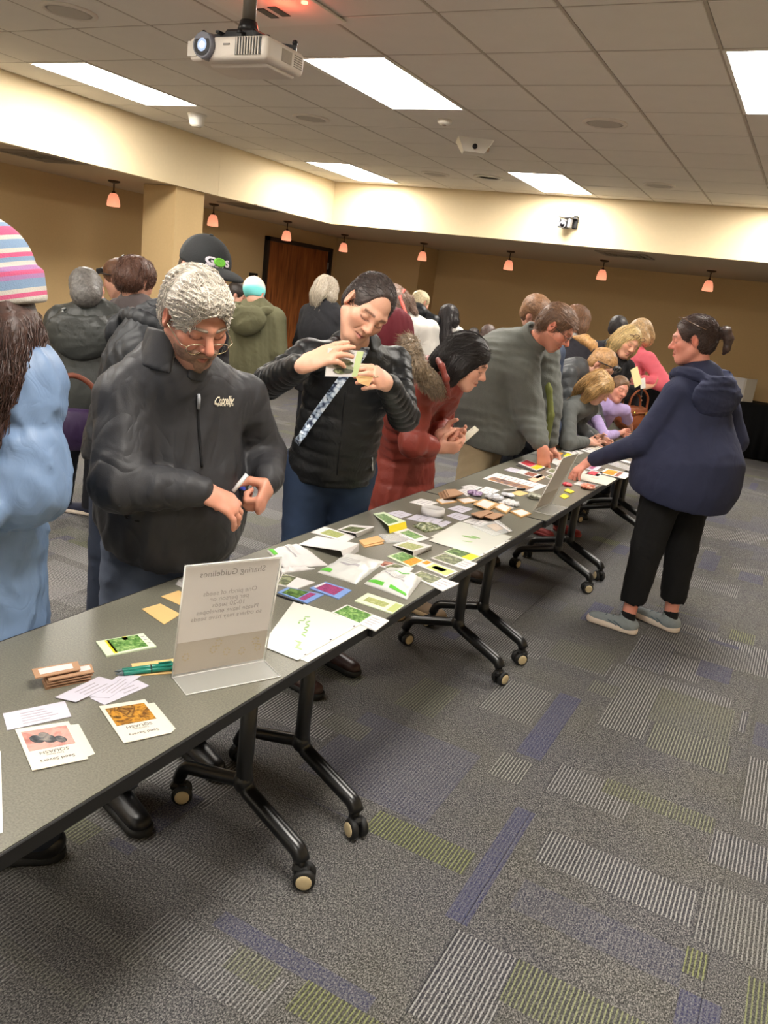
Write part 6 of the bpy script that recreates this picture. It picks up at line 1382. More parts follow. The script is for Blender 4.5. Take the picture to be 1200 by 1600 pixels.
def slab(s, us, z0, h, lift=None):
    mb = MB(); mb.poly([s.at(u, v, z0) for u, v in us], h); return mb
def flat(name, label, cat, px, m, th=.0012, z=0.0, decor=(), group=None, parts=None, bend=0.0, pn='sheet', turn=False):
    if turn and math.dist(px[0], px[3]) > math.dist(px[0], px[1]): px = [px[1], px[2], px[3], px[0]]
    s = Quad(px, TZ + z); t = thing(name, label, cat, s.c, 0, group)
    # a little bowed so that the sheet is not dead flat
    nx = 5; mb = MB(); rows = []
    for i in range(nx + 1):
        u = i / nx; b = bend * (1 - (2 * u - 1) ** 2)
        rows.append([mb.bm.verts.new(Vector(s.at(u, v, b + dz))) for v, dz in ((0, 0), (0, th), (1, th), (1, 0))])
    for a, b in zip(rows, rows[1:]):
        for k in range(4): mb.bm.faces.new((a[k], a[(k + 1) % 4], b[(k + 1) % 4], b[k]))
    mb.bm.faces.new(rows[0][::-1]); mb.bm.faces.new(rows[-1]); mb.build(pn, m, t)
    zt = th + bend * .6
    for d in decor:
        k = d[0]
        if k == 'rect': _, u0, v0, u1, v1, dm, nm = d; slab(s, [(u0, v0), (u1, v0), (u1, v1), (u0, v1)], zt, .0004).build(nm, dm, t)
        elif k == 'poly': _, us, dm, nm = d; slab(s, us, zt + .0003, .0004).build(nm, dm, t)
        elif k == 'lines':
            _, u0, v0, u1, v1, n, dm = d; r = random.Random(int(px[0][0] * 7))
            for i in range(n):
                v = v0 + (v1 - v0) * (i + .5) / n; e = u0 + (u1 - u0) * r.uniform(.6, 1); hh = .22 * (v1 - v0) / n
                slab(s, [(u0, v - hh / 2), (e, v - hh / 2), (e, v + hh / 2), (u0, v + hh / 2)], zt, .0003).build('printed_line', dm, t)
        elif k == 'text':
            _, u, v, size, word, dm, flip = d; me = text_mesh(word, size); ex = unit(s.at(1, v) - s.at(0, v)); ey = unit(s.at(u, 0) - s.at(u, 1)); ey = unit(ey - ex * (ey @ ex)); o = s.at(u, v, zt + .0005)
            if flip: ex, ey = -ex, -ey
            for w_ in me.vertices: w_.co = Vector(o + ex * w_.co.x + ey * w_.co.y)
            link('printed_text', me, dm, t)
        elif k == 'leaf':
            _, u, v, a, L_, dm = d; mb = MB(); c = math.cos(a); sn = math.sin(a); pts = []
            for i in range(12):
                w_ = i / 12 * 2 * math.pi; x_, y_ = math.cos(w_) * L_, math.sin(w_) * L_ * .36; pts.append(s.at(u, v, zt) + V3(x_ * c - y_ * sn, x_ * sn + y_ * c, 0))
            mb.poly(pts, .0005); mb.build('printed_leaf', dm, t)
    return t, s
def sprig(u, v, a, n, L_, dm):
    out = []
    for i in range(n):
        w_ = i * L_ * 3.4; out += [('leaf', u + w_ * math.cos(a) * 2.0, v - w_ * math.sin(a) * 2.0, a + (.9 if i % 2 else -.9), L_, dm)]
    return out
LEAFINK = mat('pale_leaf_print', (128, 164, 98), .6)
G_SLIP, G_PK, G_KR, G_SH = 'white slips on the tables', 'picture seed packets on the tables', 'kraft seed envelopes on the tables', 'sheets on the tables'
# ---- near table
def squash(tx, px, pic, env, words):
    flat('envelope', 'translucent envelope under the ' + ('dark squash' if 'dark' in tx else 'striped squash') + ' seed card', 'envelope', env, mat('glassine', (202, 200, 186), .4), .0006, 0)
    return flat('seed_card', tx, 'card', px, CREAMP, .0016, .0009, [('rect', .08, .10, .92, .58, pic, 'printed_picture'), ('text', .5, .665, .0135, words, INKD, True), ('text', .5, .735, .006, 'Table Queen' if words == 'SQUASH' else 'Table', INKD, True), ('text', .5, .85, .0125, 'Seed Savers', INKD, True)])
T_sq, _ = squash('white seed card with dark green squash photo, on the near left of the first table', [(23.4, 1140.4), (107, 1128), (138, 1186.6), (50.4, 1205)], PNK, [(109, 1133), (123, 1131.5), (148.5, 1178), (136, 1183)], 'SQUASH')
s = Quad([(23.4, 1140.4), (107, 1128), (138, 1186.6), (50.4, 1205)], TZ + .003)
mb = MB()
for u, v, r in ((.3, .33, .014), (.5, .36, .015), (.7, .42, .012), (.45, .26, .011)): mb.sphere(s.at(u, v, .0018), r, (1.25, .8, .09), u=14, v=6)
mb.build('printed_squash', DRK, T_sq)
squash('white seed card with striped squash photo, in front of the clear sign', [(154.5, 1104.4), (226.5, 1093.6), (268.5, 1145.5), (193.5, 1162)], STR, [(231, 1100), (241, 1098), (274.5, 1138.6), (266, 1146)], 'SQUASH')
flat('white_label', 'white printed label lying beyond the dark squash card', 'label', [(4.5, 1115.5), (101.4, 1096), (111.6, 1120), (11.4, 1141.6)], LAV, .001, 0, [('lines', .25, .15, .9, .9, 5, INK)], G_SLIP)
flat('paper_slip', 'white slip, left one of the fan of three', 'slip', [(86, 1090), (154.5, 1057.6), (184.5, 1066), (118.5, 1097.5)], LAV, .0012, .0016, [('lines', .3, .2, .9, .9, 3, INK)], G_SLIP)
flat('paper_slip', 'white slip, middle one of the fan of three', 'slip', [(139.5, 1089), (186, 1055.5), (220.5, 1056.4), (171, 1091)], LAV, .0012, .0008, [('lines', .2, .2, .9, .9, 3, INK)], G_SLIP)
flat('paper_slip', 'white slip, right and lowest one of the fan of three', 'slip', [(141, 1091.5), (214.5, 1063), (233.4, 1072), (163.5, 1102)], LAV, .0012, 0, [('lines', .5, .2, .9, .9, 2, INK)], G_SLIP)
for k in range(5):
    d = [(0, 0), (6, 1.5), (13, 3), (19, 4), (16, 7)][4 - k] if k else (18, 8); z = k * .0068; dx, dy = ((16, 17), (17, 13), (19, 8.5), (21, 4), (0, 0))[k]
    flat('kraft_envelope', 'brown kraft envelope, %s of the stack of five on the near table' % ('lowest', 'second from below', 'middle one', 'second from the top', 'topmost')[k], 'envelope', [(49.5 + dx, 1047 + dy), (121.5 + dx, 1034.5 + dy), (126 + dx, 1047 + dy), (55.5 + dx, 1061 + dy)], KRAFTD, .0026, z, [('rect', .12, .15, .85, .75, PAPER, 'paper_label')] if k == 4 else [('rect', .7, .15, .95, .7, PAPER, 'paper_label')] if k == 3 else (), G_KR)
flat('seed_packet', 'green leafy seed packet alone in the middle of the near table', 'packet', [(150, 1004.5), (223.5, 991.6), (244.5, 1012), (166.5, 1027)], PALEG, .004, 0, [('rect', .2, .05, .86, .9, GRN2, 'printed_picture'), ('rect', .16, .05, .24, .95, YEL, 'yellow_band'), ('rect', .52, .02, .62, .25, YEL, 'yellow_flash'), ('lines', .89, .1, .99, .8, 3, INK)], G_PK)
flat('kraft_slip', 'tan kraft slip left of the clear sign, the nearer of two', 'slip', [(221.4, 952), (250.5, 943.6), (282, 960), (256.5, 976)], MANILA, .0012, 0, (), G_KR)
flat('kraft_slip', 'tan kraft slip half behind the clear sign, the farther of two', 'slip', [(251.4, 932.5), (279, 923), (299, 933), (282, 946)], MANILA, .0012, 0, (), G_KR)
flat('kraft_slip', 'tan kraft strip under the teal pens', 'slip', [(205, 1037.5), (278, 1029), (278, 1052), (210, 1057)], MANILA, .0012, 0, (), G_KR)
for k in range(3): flat('paper_sheet', 'white sheet, %s of the small pile behind the clear sign' % ('lowest', 'middle', 'topmost')[k], 'paper', [(274 + k * 2, 913 - k * 3), (300, 901 - k * 3), (318, 909 - k * 3), (292, 922 - k * 3)], PAPER, .001, k * .0015, (), G_SH)
flat('paper_sheet', 'white sheet cut by the left edge of the picture', 'paper', [(-46, 1182), (1.5, 1174), (4.5, 1301), (-52, 1322)], PAPER, .001, 0, (), G_SH)
M_teal = mat('teal_plastic', (30, 122, 104), .3, .08)
for k, (a, b, tx) in enumerate((((182, 1049), (276, 1037), 'teal ballpoint pen, the farther of the two by the clear sign'), ((184, 1053), (276, 1043), 'teal ballpoint pen, the nearer of the two by the clear sign'))):
    A, B = AZ(*a, TZ + .007), AZ(*b, TZ + .007); t = thing('ballpoint_pen', tx, 'pen', A, 0, 'teal pens'); v = unit(B - A); L = np.linalg.norm(B - A)
    MB().cyl(v * .012, v * L, .0055, .0058, 14).build('pen_barrel', M_teal, t); MB().cyl(v * .012, v * -.004, .005, .0012, 12).build('pen_tip', mat('pen_grey', (90, 100, 104), .4), t); MB().cyl(v * L * .55, v * L * .57, .0061, n=14).build('pen_ring', M_blk, t); MB().box(v * L * .8 + V3(0, 0, .0075), (.03, .004, .002), Matrix.Rotation(math.atan2(v[1], v[0]), 3, 'Z')).build('pen_clip', M_teal, t)
# ---- clear acrylic sign holders
def sign(label, a, b, basev, tilt, h, lines, print_):
    a, b = V3(*a, TZ), V3(*b, TZ); w_ = np.linalg.norm(b - a); e = (b - a) / w_; n = unit(V3(basev[0], basev[1], 0)); d = UP * math.cos(tilt) + n * math.sin(tilt)
    t = thing('sign_holder', label, 'sign', (a + b) / 2, 0, 'clear acrylic signs'); o = (a + b) / 2; nn = unit(np.cross(e, d)); nn = nn if nn @ n > 0 else -nn
    def P(u, v, q=0.0): return e * (u - .5) * w_ + d * v * h + nn * q
    def pl(us, q, th): mb = MB(); mb.poly([P(u, v, q) for u, v in us], th, tuple(nn)); return mb
    pl([(0, 0), (1, 0), (1, 1), (0, 1)], 0, .0022).build('acrylic_panel', M_acr, t); pl([(0, 0), (1, 0), (1, 1), (0, 1)], -.006, .0022).build('acrylic_panel', M_acr, t)
    mb = MB(); mb.poly([e * (-.5) * w_ + n * .0, e * .5 * w_, e * .5 * w_ + n * .085, e * -.5 * w_ + n * .085], .0025); mb.build('acrylic_base', M_acr, t)
    mb = MB()
    for p, q_ in (((0, 0), (0, 1)), ((0, 1), (1, 1)), ((1, 1), (1, 0)), ((0, 0), (1, 0))): mb.tube([P(*p), P(*q_)], .0016, 6)
    mb.tube([e * -.5 * w_ + V3(0, 0, .001), e * -.5 * w_ + n * .085 + V3(0, 0, .001), e * .5 * w_ + n * .085 + V3(0, 0, .001), e * .5 * w_ + V3(0, 0, .001)], .0014, 6); mb.build('acrylic_edge', M_acre, t)
    pl([(.015, .31), (.985, .31), (.985, .985), (.015, .985)], -.003, .0008).build('paper_insert', mat('insert_paper', (238, 232, 228), .85, .02), t)
    pl([(.015, .02), (.985, .02), (.985, .31), (.015, .31)], -.003, .0006).build('tinted_strip', mat('tinted_strip', (196, 184, 168), .6, .06), t)
    if print_:
        INKM = mat('show_through_ink', (172, 164, 162), .85); INKS = mat('show_through_ink_dark', (150, 143, 141), .85)
        ex = -e if (np.cross(e, d) @ nn) > 0 else e     # the print faces the far side: from here it reads backwards
        for v, size, word in lines:
            me = text_mesh(word, size)
            for q_ in me.vertices: q_.co = Vector(P(.5, v, -.0019) + ex * q_.co.x + d * q_.co.y)
            link('show_through_text', me, INKS if size > .02 else INKM, t)
        FL = mat('flower_print_tan', (190, 172, 130), .7); r = random.Random(3)
        for u, v in ((.12, .17), (.4, .2), (.55, .16), (.45, .26), (.86, .22), (.9, .15), (.72, .14)):
            mb = MB()
            for k in range(7): a_ = k * .9 + u * 9; c = P(u, v, -.002) + e * math.cos(a_) * .007 + d * math.sin(a_) * .009; mb.poly([c + e * math.cos(i * 1.05) * .0024 + d * math.sin(i * 1.05) * .0024 for i in range(6)], .0004, tuple(nn))
            mb.build('printed_flower', FL, t)
    return t
sign('clear acrylic sign with backwards show-through print on the near table', (-1.095, 1.237), (-.992, 1.441), (.892, -.453), R_(8), .283, [(.905, .021, 'Sharing Guidelines'), (.73, .0165, 'One pinch of seeds'), (.675, .0165, 'per person or'), (.62, .0165, '10-20 seeds'), (.565, .0165, 'Please leave envelopes'), (.51, .0165, 'so others may have seeds')], True)
sign('clear acrylic sign seen edge on at the end of the third table', (-.976, 3.466), (-.962, 3.686), (1, -.02), R_(18), .283, (), False)
# ---- second table
def protector(label, px, off, leaves):
    flat('sheet_protector', 'lower sheet under the sheet protector ' + ('right of the clear sign' if 'drawings' in label else 'with the faint green leaf'), 'sheet', [(u + off[0], v + off[1]) for u, v in px], SHEETP, .0008, 0, (), G_SH)
    t, s = flat('sheet_protector', label, 'sheet', px, SHEETP, .001, .0016, leaves + [('rect', .0, .955, 1, .99, PAPER, 'binding_strip')], G_SH)
    for u in (.12, .5, .88): slab(s, [(u - .012, .962), (u + .012, .962), (u + .012, .984), (u - .012, .984)], .0017, .0005).build('punch_hole', INKD, t)
    return t, s
px = [(414, 972), (458.5, 940.7), (567, 974), (465, 1032)]
protector('large white sheet protector with pale leaf drawings right of the clear sign', [(408, 1009), (458.5, 940.7), (567, 974), (465, 1032)], (16, 3), sprig(.42, .55, .5, 6, .009, LEAFINK) + sprig(.62, .3, -.2, 4, .008, LEAFINK) + sprig(.18, .72, .9, 3, .012, mat('pale_leaf_print2', (160, 184, 136), .6)))
protector('large white sheet protector with faint green leaf in the middle of the second table', [(670, 845), (716, 821), (797.5, 845), (752.5, 869.5)], (3, -6), [('leaf', .62, .42, .2, .03, LEAFINK), ('leaf', .42, .5, .5, .02, mat('pale_leaf_print2', (160, 184, 136), .6)), ('leaf', .7, .5, -.2, .022, LEAFINK)])
FLAT = [
 ('green parsley seed packet beside the leaf drawn sheet', [(518, 958), (542, 946), (608, 971), (587, 987)], PAPER, .003, [('rect', .04, .06, .62, .94, GRN2, 'printed_picture'), ('lines', .68, .15, .95, .85, 4, INK)]),
 ('pale seed packet with one lettuce leaf at the front edge of the second table', [(553.8, 940), (574.4, 927.8), (631.9, 946.6), (613.4, 960)], PALEG, .003, [('rect', .14, .3, .7, .75, LET, 'printed_picture'), ('rect', .8, .1, .98, .9, mat('olive_print', (170, 180, 110), .6), 'green_band')]),
 ('torn blue bordered packet with purple flowers', [(483.4, 920), (508.3, 910.4), (549.5, 923.4), (529, 937)], BLUEB, .003, [('rect', .12, .12, .78, .86, PUR, 'printed_picture'), ('rect', .03, .15, .11, .8, PAPER, 'white_band')]),
 ('blue edged packet with dark green salad leaves behind the sign', [(433.6, 926.7), (448.8, 919), (506, 930), (480, 944)], BLUEB, .003, [('rect', .1, .06, .62, .9, GRN, 'printed_picture'), ('rect', .66, .1, .84, .9, PUR, 'pink_band')]),
 ('grey green packet with a white flap behind the sign', [(433, 914), (441, 897), (492, 911), (464, 921)], PAPER, .003, [('rect', .03, .05, .45, .95, GRY, 'printed_picture')]),
 ('packet with pale radish picture at the far edge of the second table', [(486, 832.5), (507, 824), (557, 839.5), (540.7, 847.7)], PAPER, .003, [('rect', .2, .15, .7, .85, LET, 'printed_picture')]),
 ('pale green packet with bright leaves, between the yellow flap and the tent card', [(615, 832.5), (636, 826.7), (671, 842), (651.5, 847.7)], PAPER, .003, [('rect', .15, .15, .8, .8, GRN2, 'printed_picture')]),
 ('green packet with an orange corner', [(605, 870), (629, 863), (664, 877), (641, 887)], PALEG, .003, [('rect', .04, .06, .6, .9, GRN2, 'printed_picture'), ('rect', .6, .1, .96, .9, ORA, 'orange_band')]),
 ('white packet with a pale yellow green gourd', [(650, 882.7), (666.7, 875.7), (715.7, 894), (697, 902.5)], PAPER, .003, [('rect', .3, .15, .95, .9, mat('pale_lime_print', (200, 212, 120), .5), 'printed_picture'), ('rect', .4, .3, .75, .7, LET, 'printed_gourd'), ('rect', .04, .1, .2, .6, ORA, 'orange_band')]),
 ('packet with dark vegetable photo and white label at the front edge', [(641, 900), (657, 893), (717, 913), (692, 924.7)], PAPER, .003, [('rect', .04, .06, .58, .9, GRY, 'printed_picture'), ('lines', .64, .15, .95, .85, 3, INK)]),
 ('grey green packet with white end panel below the yellow labelled one', [(672.5, 873), (693.5, 865), (746, 881.5), (727, 891)], PAPER, .003, [('rect', .04, .08, .64, .92, GRY, 'printed_picture'), ('lines', .7, .15, .95, .85, 3, INK)]),
 ('dark green packet with a yellow label', [(693.5, 863), (710, 857), (752, 870), (734, 878)], PALEG, .003, [('rect', .04, .08, .64, .9, GRN, 'printed_picture'), ('rect', .64, .1, .97, .9, YEL, 'yellow_label'), ('lines', .7, .3, .92, .7, 1, INKD)]),
 ('red and brown bean packet half under the white pouch', [(578, 880), (601, 877), (647, 889), (634, 899)], PAPER, .003, [('rect', .03, .06, .35, .9, BRN, 'printed_picture'), ('rect', .4, .1, .7, .95, GRY, 'printed_beans')]),
 ('clear bag of white beans beside the kraft packet', [(592, 837), (629, 836), (643, 847), (604, 849)], M_film, .006, []),
]
for tx, px, m, th, dec in FLAT: flat('seed_packet', tx, 'packet', px, m, th, 0.0, dec, G_PK, turn=True)
def tent(label, top, flap, m, pic, fm, rise=.03):
    """a card folded like a roof: the top panel rises to the fold, the flap drops in front"""
    P = [AZ(*top[0], TZ), AZ(*top[1], TZ), AZ(*top[2], TZ + rise), AZ(*top[3], TZ + rise)]; c = sum(P) / 4; c[2] = TZ; t = thing('folded_card', label, 'card', c, 0, 'folded cards on the second table')
    P = [p - c for p in P]; mb = MB(); nn = np.cross(P[1] - P[0], P[3] - P[0]); nn = unit(nn if nn[2] > 0 else -nn); mb.poly(P, .0012, tuple(nn)); mb.build('card_top', m, t)
    if pic:
        g = lambda u, v: (P[0] * (1 - u) + P[1] * u) * (1 - v) + (P[3] * (1 - u) + P[2] * u) * v + nn * .0013
        MB().poly([g(.08, .15), g(.7, .15), g(.7, .9), g(.08, .9)], .0004, tuple(nn)).build('printed_picture', pic, t)
    Q = [P[3], P[2], AZ(*flap[0], TZ) - c, AZ(*flap[1], TZ) - c]; n2 = unit(np.cross(Q[1] - Q[0], Q[3] - Q[0])); mb = MB(); mb.poly(Q, .0012, tuple(n2)); mb.build('card_flap', fm, t)
tent('folded white card with a green salad photo at the far table edge', [(527, 828), (548, 820), (585, 823), (556, 834)], [(584, 829), (558, 840)], PAPER, GRY, PAPER, .02)
tent('folded green seed packet with a bright yellow flap', [(583, 803), (600, 800), (634, 815), (607, 822)], [(636, 826), (609, 833)], PALEG, GRN2, YEL, .025)
tent('folded pale card with its white flap down, in the middle of the second table', [(613, 852), (639, 844), (675, 853), (646, 862)], [(673, 859), (645, 871)], PAPER, LET, PAPER, .022)
tent('large folded white sheet standing like a roof on the second table', [(466, 851), (495, 838), (561, 850), (533, 861)], [(560, 862), (538, 874)], PAPER, None, PAPER, .03)
def pouch(label, px, puff, m, green=None, lines=True, name='seed_pouch', group='white foil pouches'):
    s = Quad(px, TZ); t = thing(name, label, 'pouch', s.c, 0, group); n = 18; r = random.Random(int(px[0][0])); mb = MB(); top, bot = {}, {}
    hgt = lambda u, v: puff * (max(0, (1 - abs(2 * u - 1) ** 2.6)) * max(0, (1 - abs(2 * v - 1) ** 2.6))) ** .6 * (1 + .18 * math.sin(u * 9 + v * 5 + px[0][0]) + .12 * math.sin(v * 15 - u * 6)) + .0025 + .0018 * math.sin(u * 23 + v * 3) * (1 if 0 < v < 1 else .3)
    for i in range(n + 1):
        for j in range(n + 1):
            u, v = i / n, j / n; top[i, j] = mb.bm.verts.new(Vector(s.at(u, v, hgt(u, v)))); bot[i, j] = mb.bm.verts.new(Vector(s.at(u, v, .0)))
    for i in range(n):
        for j in range(n):
            f = mb.bm.faces.new((top[i, j], top[i + 1, j], top[i + 1, j + 1], top[i, j + 1])); f.smooth = True; mb.bm.faces.new((bot[i, j], bot[i, j + 1], bot[i + 1, j + 1], bot[i + 1, j]))
    for k in range(n):
        for a, b in (((k, 0), (k + 1, 0)), ((k, n), (k + 1, n)), ((0, k), (0, k + 1)), ((n, k), (n, k + 1))): mb.bm.faces.new((top[a], top[b], bot[b], bot[a]))
    mb.build('pouch_body', m, t)
    def patch(us, dm, nm, k=8):
        (u0, v0), (u1, v1) = us; q = MB(); g = {}
        for i in range(k + 1):
            for j in range(k + 1): u, v = u0 + (u1 - u0) * i / k, v0 + (v1 - v0) * j / k; g[i, j] = q.bm.verts.new(Vector(s.at(u, v, hgt(u, v) + .0009)))
        for i in range(k):
            for j in range(k): q.bm.faces.new((g[i, j], g[i + 1, j], g[i + 1, j + 1], g[i, j + 1])).smooth = True
        q.build(nm, dm, t)
    for us in green or (): patch(us, POUCHG, 'green_print')
    if lines:
        patch(((.36, .25), (.42, .75)), INK, 'printed_text', 6)
        for i in range(3): patch(((.46 + i * .035, .28), (.468 + i * .035, .7)), INK, 'printed_line', 6)
    return t
pouch('white foil pouch with green corner, left one of two side by side', [(496.4, 895), (543, 867), (601.5, 879), (556, 913.7)], .022, POUCH, [((.03, .03), (.11, .3))])
pouch('white foil pouch with two green bands, right one of two side by side', [(569, 912.6), (609, 888), (660, 905), (636, 937.5)], .026, POUCH, [((.04, .05), (.13, .4)), ((.04, .55), (.1, .95)), ((.66, .3), (.69, .75))])
pouch('white paper bag with green corner behind the clear sign', [(417, 861), (466, 851), (512, 884), (444, 889)], .02, PAPER, [((.02, .02), (.12, .4))], True, 'paper_bag')
pouch('flat white bag under the paper bag behind the clear sign', [(438, 890), (474, 886), (492, 890), (440, 896)], .006, PAPER, None, False, 'paper_bag')
pouch('black and green foil packet with a bent end near the far edge', [(644, 822), (658, 817), (697, 826), (664, 832)], .012, picture('print_black_green', [(24, 28, 20), (90, 100, 60), (190, 190, 160)], 70), None, False, 'foil_packet', None)
SL = [('first white slip from the parka woman, nearest the far edge', [(639.5, 785), (657.5, 779.5), (685, 786), (666, 792)]), ('white slip left of the rolled paper, close to the yellow flap', [(604.5, 802), (624, 798), (644.5, 804.5), (626, 810)]), ('white slip in front of the rolled paper, long and overlapped', [(635, 811), (651, 804), (693, 812.5), (680, 820)]), ('white slip overlapped by the long one in front of the rolled paper', [(676, 820), (697, 814), (706, 816.5), (690, 825)]),
      ('white slip right of the rolled paper, the farther of two', [(699.5, 795), (717.5, 790), (739, 795.5), (722.5, 802)]), ('white slip right of the rolled paper, the nearer of two', [(697.5, 806), (712.5, 801), (736, 807.5), (720, 814)]), ('white slip just beyond the faint leaf sheet protector', [(722.5, 815.5), (737.5, 810), (765, 816), (752.5, 822.5)]),
      ('white slip behind the kraft stacks, the left of two', [(720, 761), (735, 757.5), (754, 761.5), (741, 767.5)]), ('white slip behind the kraft stacks, under the left one', [(714, 767), (728, 762.5), (746, 770), (730, 775.5)]), ('white slip behind the purple bag', [(746, 767.5), (760, 760.5), (781, 767), (765, 774)])]
for tx, px in SL: flat('paper_slip', tx, 'slip', px, LAV if 'rolled' in tx else PAPER, .0015, .0012 if 'overlapped and' in tx or 'the left of two' in tx else 0, [('lines', .2, .2, .85, .85, 3, INK)], G_SLIP)
def stack(tx, px, n, th=.004, sh=(1.6, .5), m=KRAFT):
    for k in range(n):
        nm = 'topmost' if k == n - 1 else ('lowest', 'second from below', 'third from below', 'fourth from below', 'fifth from below')[k]
        j = (n - 1 - k); flat('kraft_envelope', '%s kraft envelope of %s' % (nm, tx) if n > 1 else tx, 'envelope', [(u + sh[0] * j + (k % 2) * 1.4, v + sh[1] * j + .0) for u, v in px], m, th if n == 1 else .0022, k * .0052, [('rect', .1, .12, .9, .88, PAPER, 'paper_label')] if k == n - 1 and m is KRAFT and n != 2 else (), G_KR)
flat('kraft_envelope', 'kraft envelope, lower of two beside the folded white sheet', 'envelope', [(562, 848), (590, 841), (600, 850), (570, 856)], KRAFT, .003, 0, (), G_KR); flat('kraft_envelope', 'kraft envelope, upper of two beside the folded white sheet', 'envelope', [(561, 845.5), (590, 838), (601, 846), (569, 853)], KRAFT, .003, .0036, (), G_KR)
stack('the leaning stack by the table joint', [(695, 765.5), (710, 764.5), (724, 772), (701, 777)], 6, .004, (-2.2, 1.0), KRAFTD)
stack('single kraft envelope with white label, left of two below the leaning stack', [(681, 782), (699, 777.5), (714, 785), (690, 788.5)], 1); stack('single kraft envelope with white label, right of two below the leaning stack', [(712.5, 781), (732.5, 778.5), (747.5, 784), (725, 788)], 1)
stack('the three by the silver packets', [(739, 788), (755, 780), (777, 787.5), (762.5, 797)], 3); stack('single kraft envelope between two others by the silver packets', [(771, 794), (782.5, 787.5), (799, 796), (791, 803.5)], 1, .007); stack('single kraft envelope nearest the second clear sign', [(797, 800.5), (815, 797), (830, 804), (814, 809.5)], 1, .006)
stack('the dark brown stack left of the near pair', [(736, 803), (760, 797), (770, 800.5), (750, 809)], 5, .004, (.2, .4), KRAFTD); stack('the thick pair stack nearest the front edge', [(755, 807), (772.5, 801.5), (786, 804.5), (770, 812)], 4, .005, (.1, .5), KRAFTD)
t, s = flat('zip_bag', 'clear zip bag holding one kraft envelope at the front edge', 'bag', [(735, 822), (778, 813), (801, 830), (772, 838)], M_film, .002, .005, [('rect', .82, .0, .9, 1, PAPER, 'zip_strip')]); flat('kraft_envelope', 'kraft envelope inside the clear zip bag', 'envelope', [(760, 822), (777.5, 818), (791, 825), (775, 830.5)], KRAFT, .003, 0, (), G_KR)
# rolled paper ring
p = AZ(675, 805, TZ); t = thing('paper_roll', 'rolled ring of white printed paper standing open on the second table', 'roll', p, .3)
mb = MB(); N = 40; rr = []
for i in range(N + 1):
    a = i / N * 2 * math.pi * 1.12; r = .047 + .004 * a / 6; rr.append([mb.bm.verts.new(Vector((r * math.cos(a), r * .8 * math.sin(a), z))) for z in (.001, .034)])
for a, b in zip(rr, rr[1:]): mb.bm.faces.new((a[0], b[0], b[1], a[1])).smooth = True
o = mb.build('paper_wall', PAPER, t); md = o.modifiers.new('thick', 'SOLIDIFY'); md.thickness = .004
MB().lathe([(.036, .001), (.036, .006), (.02, .008), (.002, .008)], n=20).build('dark_filling', mat('potting_soil', (70, 58, 50), .95, .3, 60, .8, 200), t)
# crumpled packets
def crumple(label, u, v, r, m, seed, name='crumpled_packet', cat='packet', sz=(1, .8, .35), group='crumpled packets'):
    p = AZ(u, v, TZ); t = thing(name, label, cat, p, 0, group); S_ = Shape().add(ell((0, 0, r * sz[2] * .8), (r * sz[0], r * sz[1], r * sz[2])), .01); S_.post.append(wrinkles(seed, r * .18, r * 1.1, (1, 1, 1), .6)); S_.cut(half((0, 0, .0005), UP), .002)
    link('packet_body', np_mesh('packet_body', *S_.build(r / 7), smooth=False), m, t); return t
crumple('crumpled silver packet right of the purple bag, largest', 772, 781, .05, SILV, 1); crumple('crumpled silver packet beyond the white bag', 793, 776, .034, SILV, 2); crumple('small white bag of seeds in front of the silver packets', 799, 790, .042, mat('white_seed_bag', (206, 206, 208), .5, .2, 90), 3); crumple('purple net bag among the white slips', 742, 774, .04, picture('print_purple_net', [(70, 50, 84), (150, 120, 160), (206, 196, 210)], 90), 4); crumple('crumpled grey green packet beside the second clear sign', 836, 779, .045, picture('print_grey_foil', [(60, 62, 50), (140, 140, 120), (200, 200, 186)], 60), 5)
flat('paper_slip', 'white slip under the white bag of seeds', 'slip', [(778, 784), (795, 779), (812, 790), (795, 797)], PAPER, .001, 0, (), G_SLIP)
flat('kraft_slip', 'yellow kraft slip in front of the black pen', 'slip', [(797.5, 771), (810, 766), (826, 771), (812.5, 775.5)], MANILA, .0012, 0, (), G_KR)
flat('printed_page', 'page with a brown photo and grey text on the third table', 'page', [(754, 748), (776, 739), (855, 759), (830, 769)], PAPER, .001, 0, [('rect', .05, .08, .48, .9, PHO, 'printed_picture'), ('lines', .54, .12, .94, .9, 8, INK)], G_SH)
A, B = AZ(786, 766, TZ + .006), AZ(820, 764, TZ + .006); t = thing('marker_pen', 'black and white pen lying by the printed page', 'pen', A); MB().cyl((0, 0, 0), (B - A) * .6, .005, n=12).build('pen_barrel', PAPER, t); MB().cyl((B - A) * .6, B - A, .0062, n=12).build('pen_cap', M_blk, t)
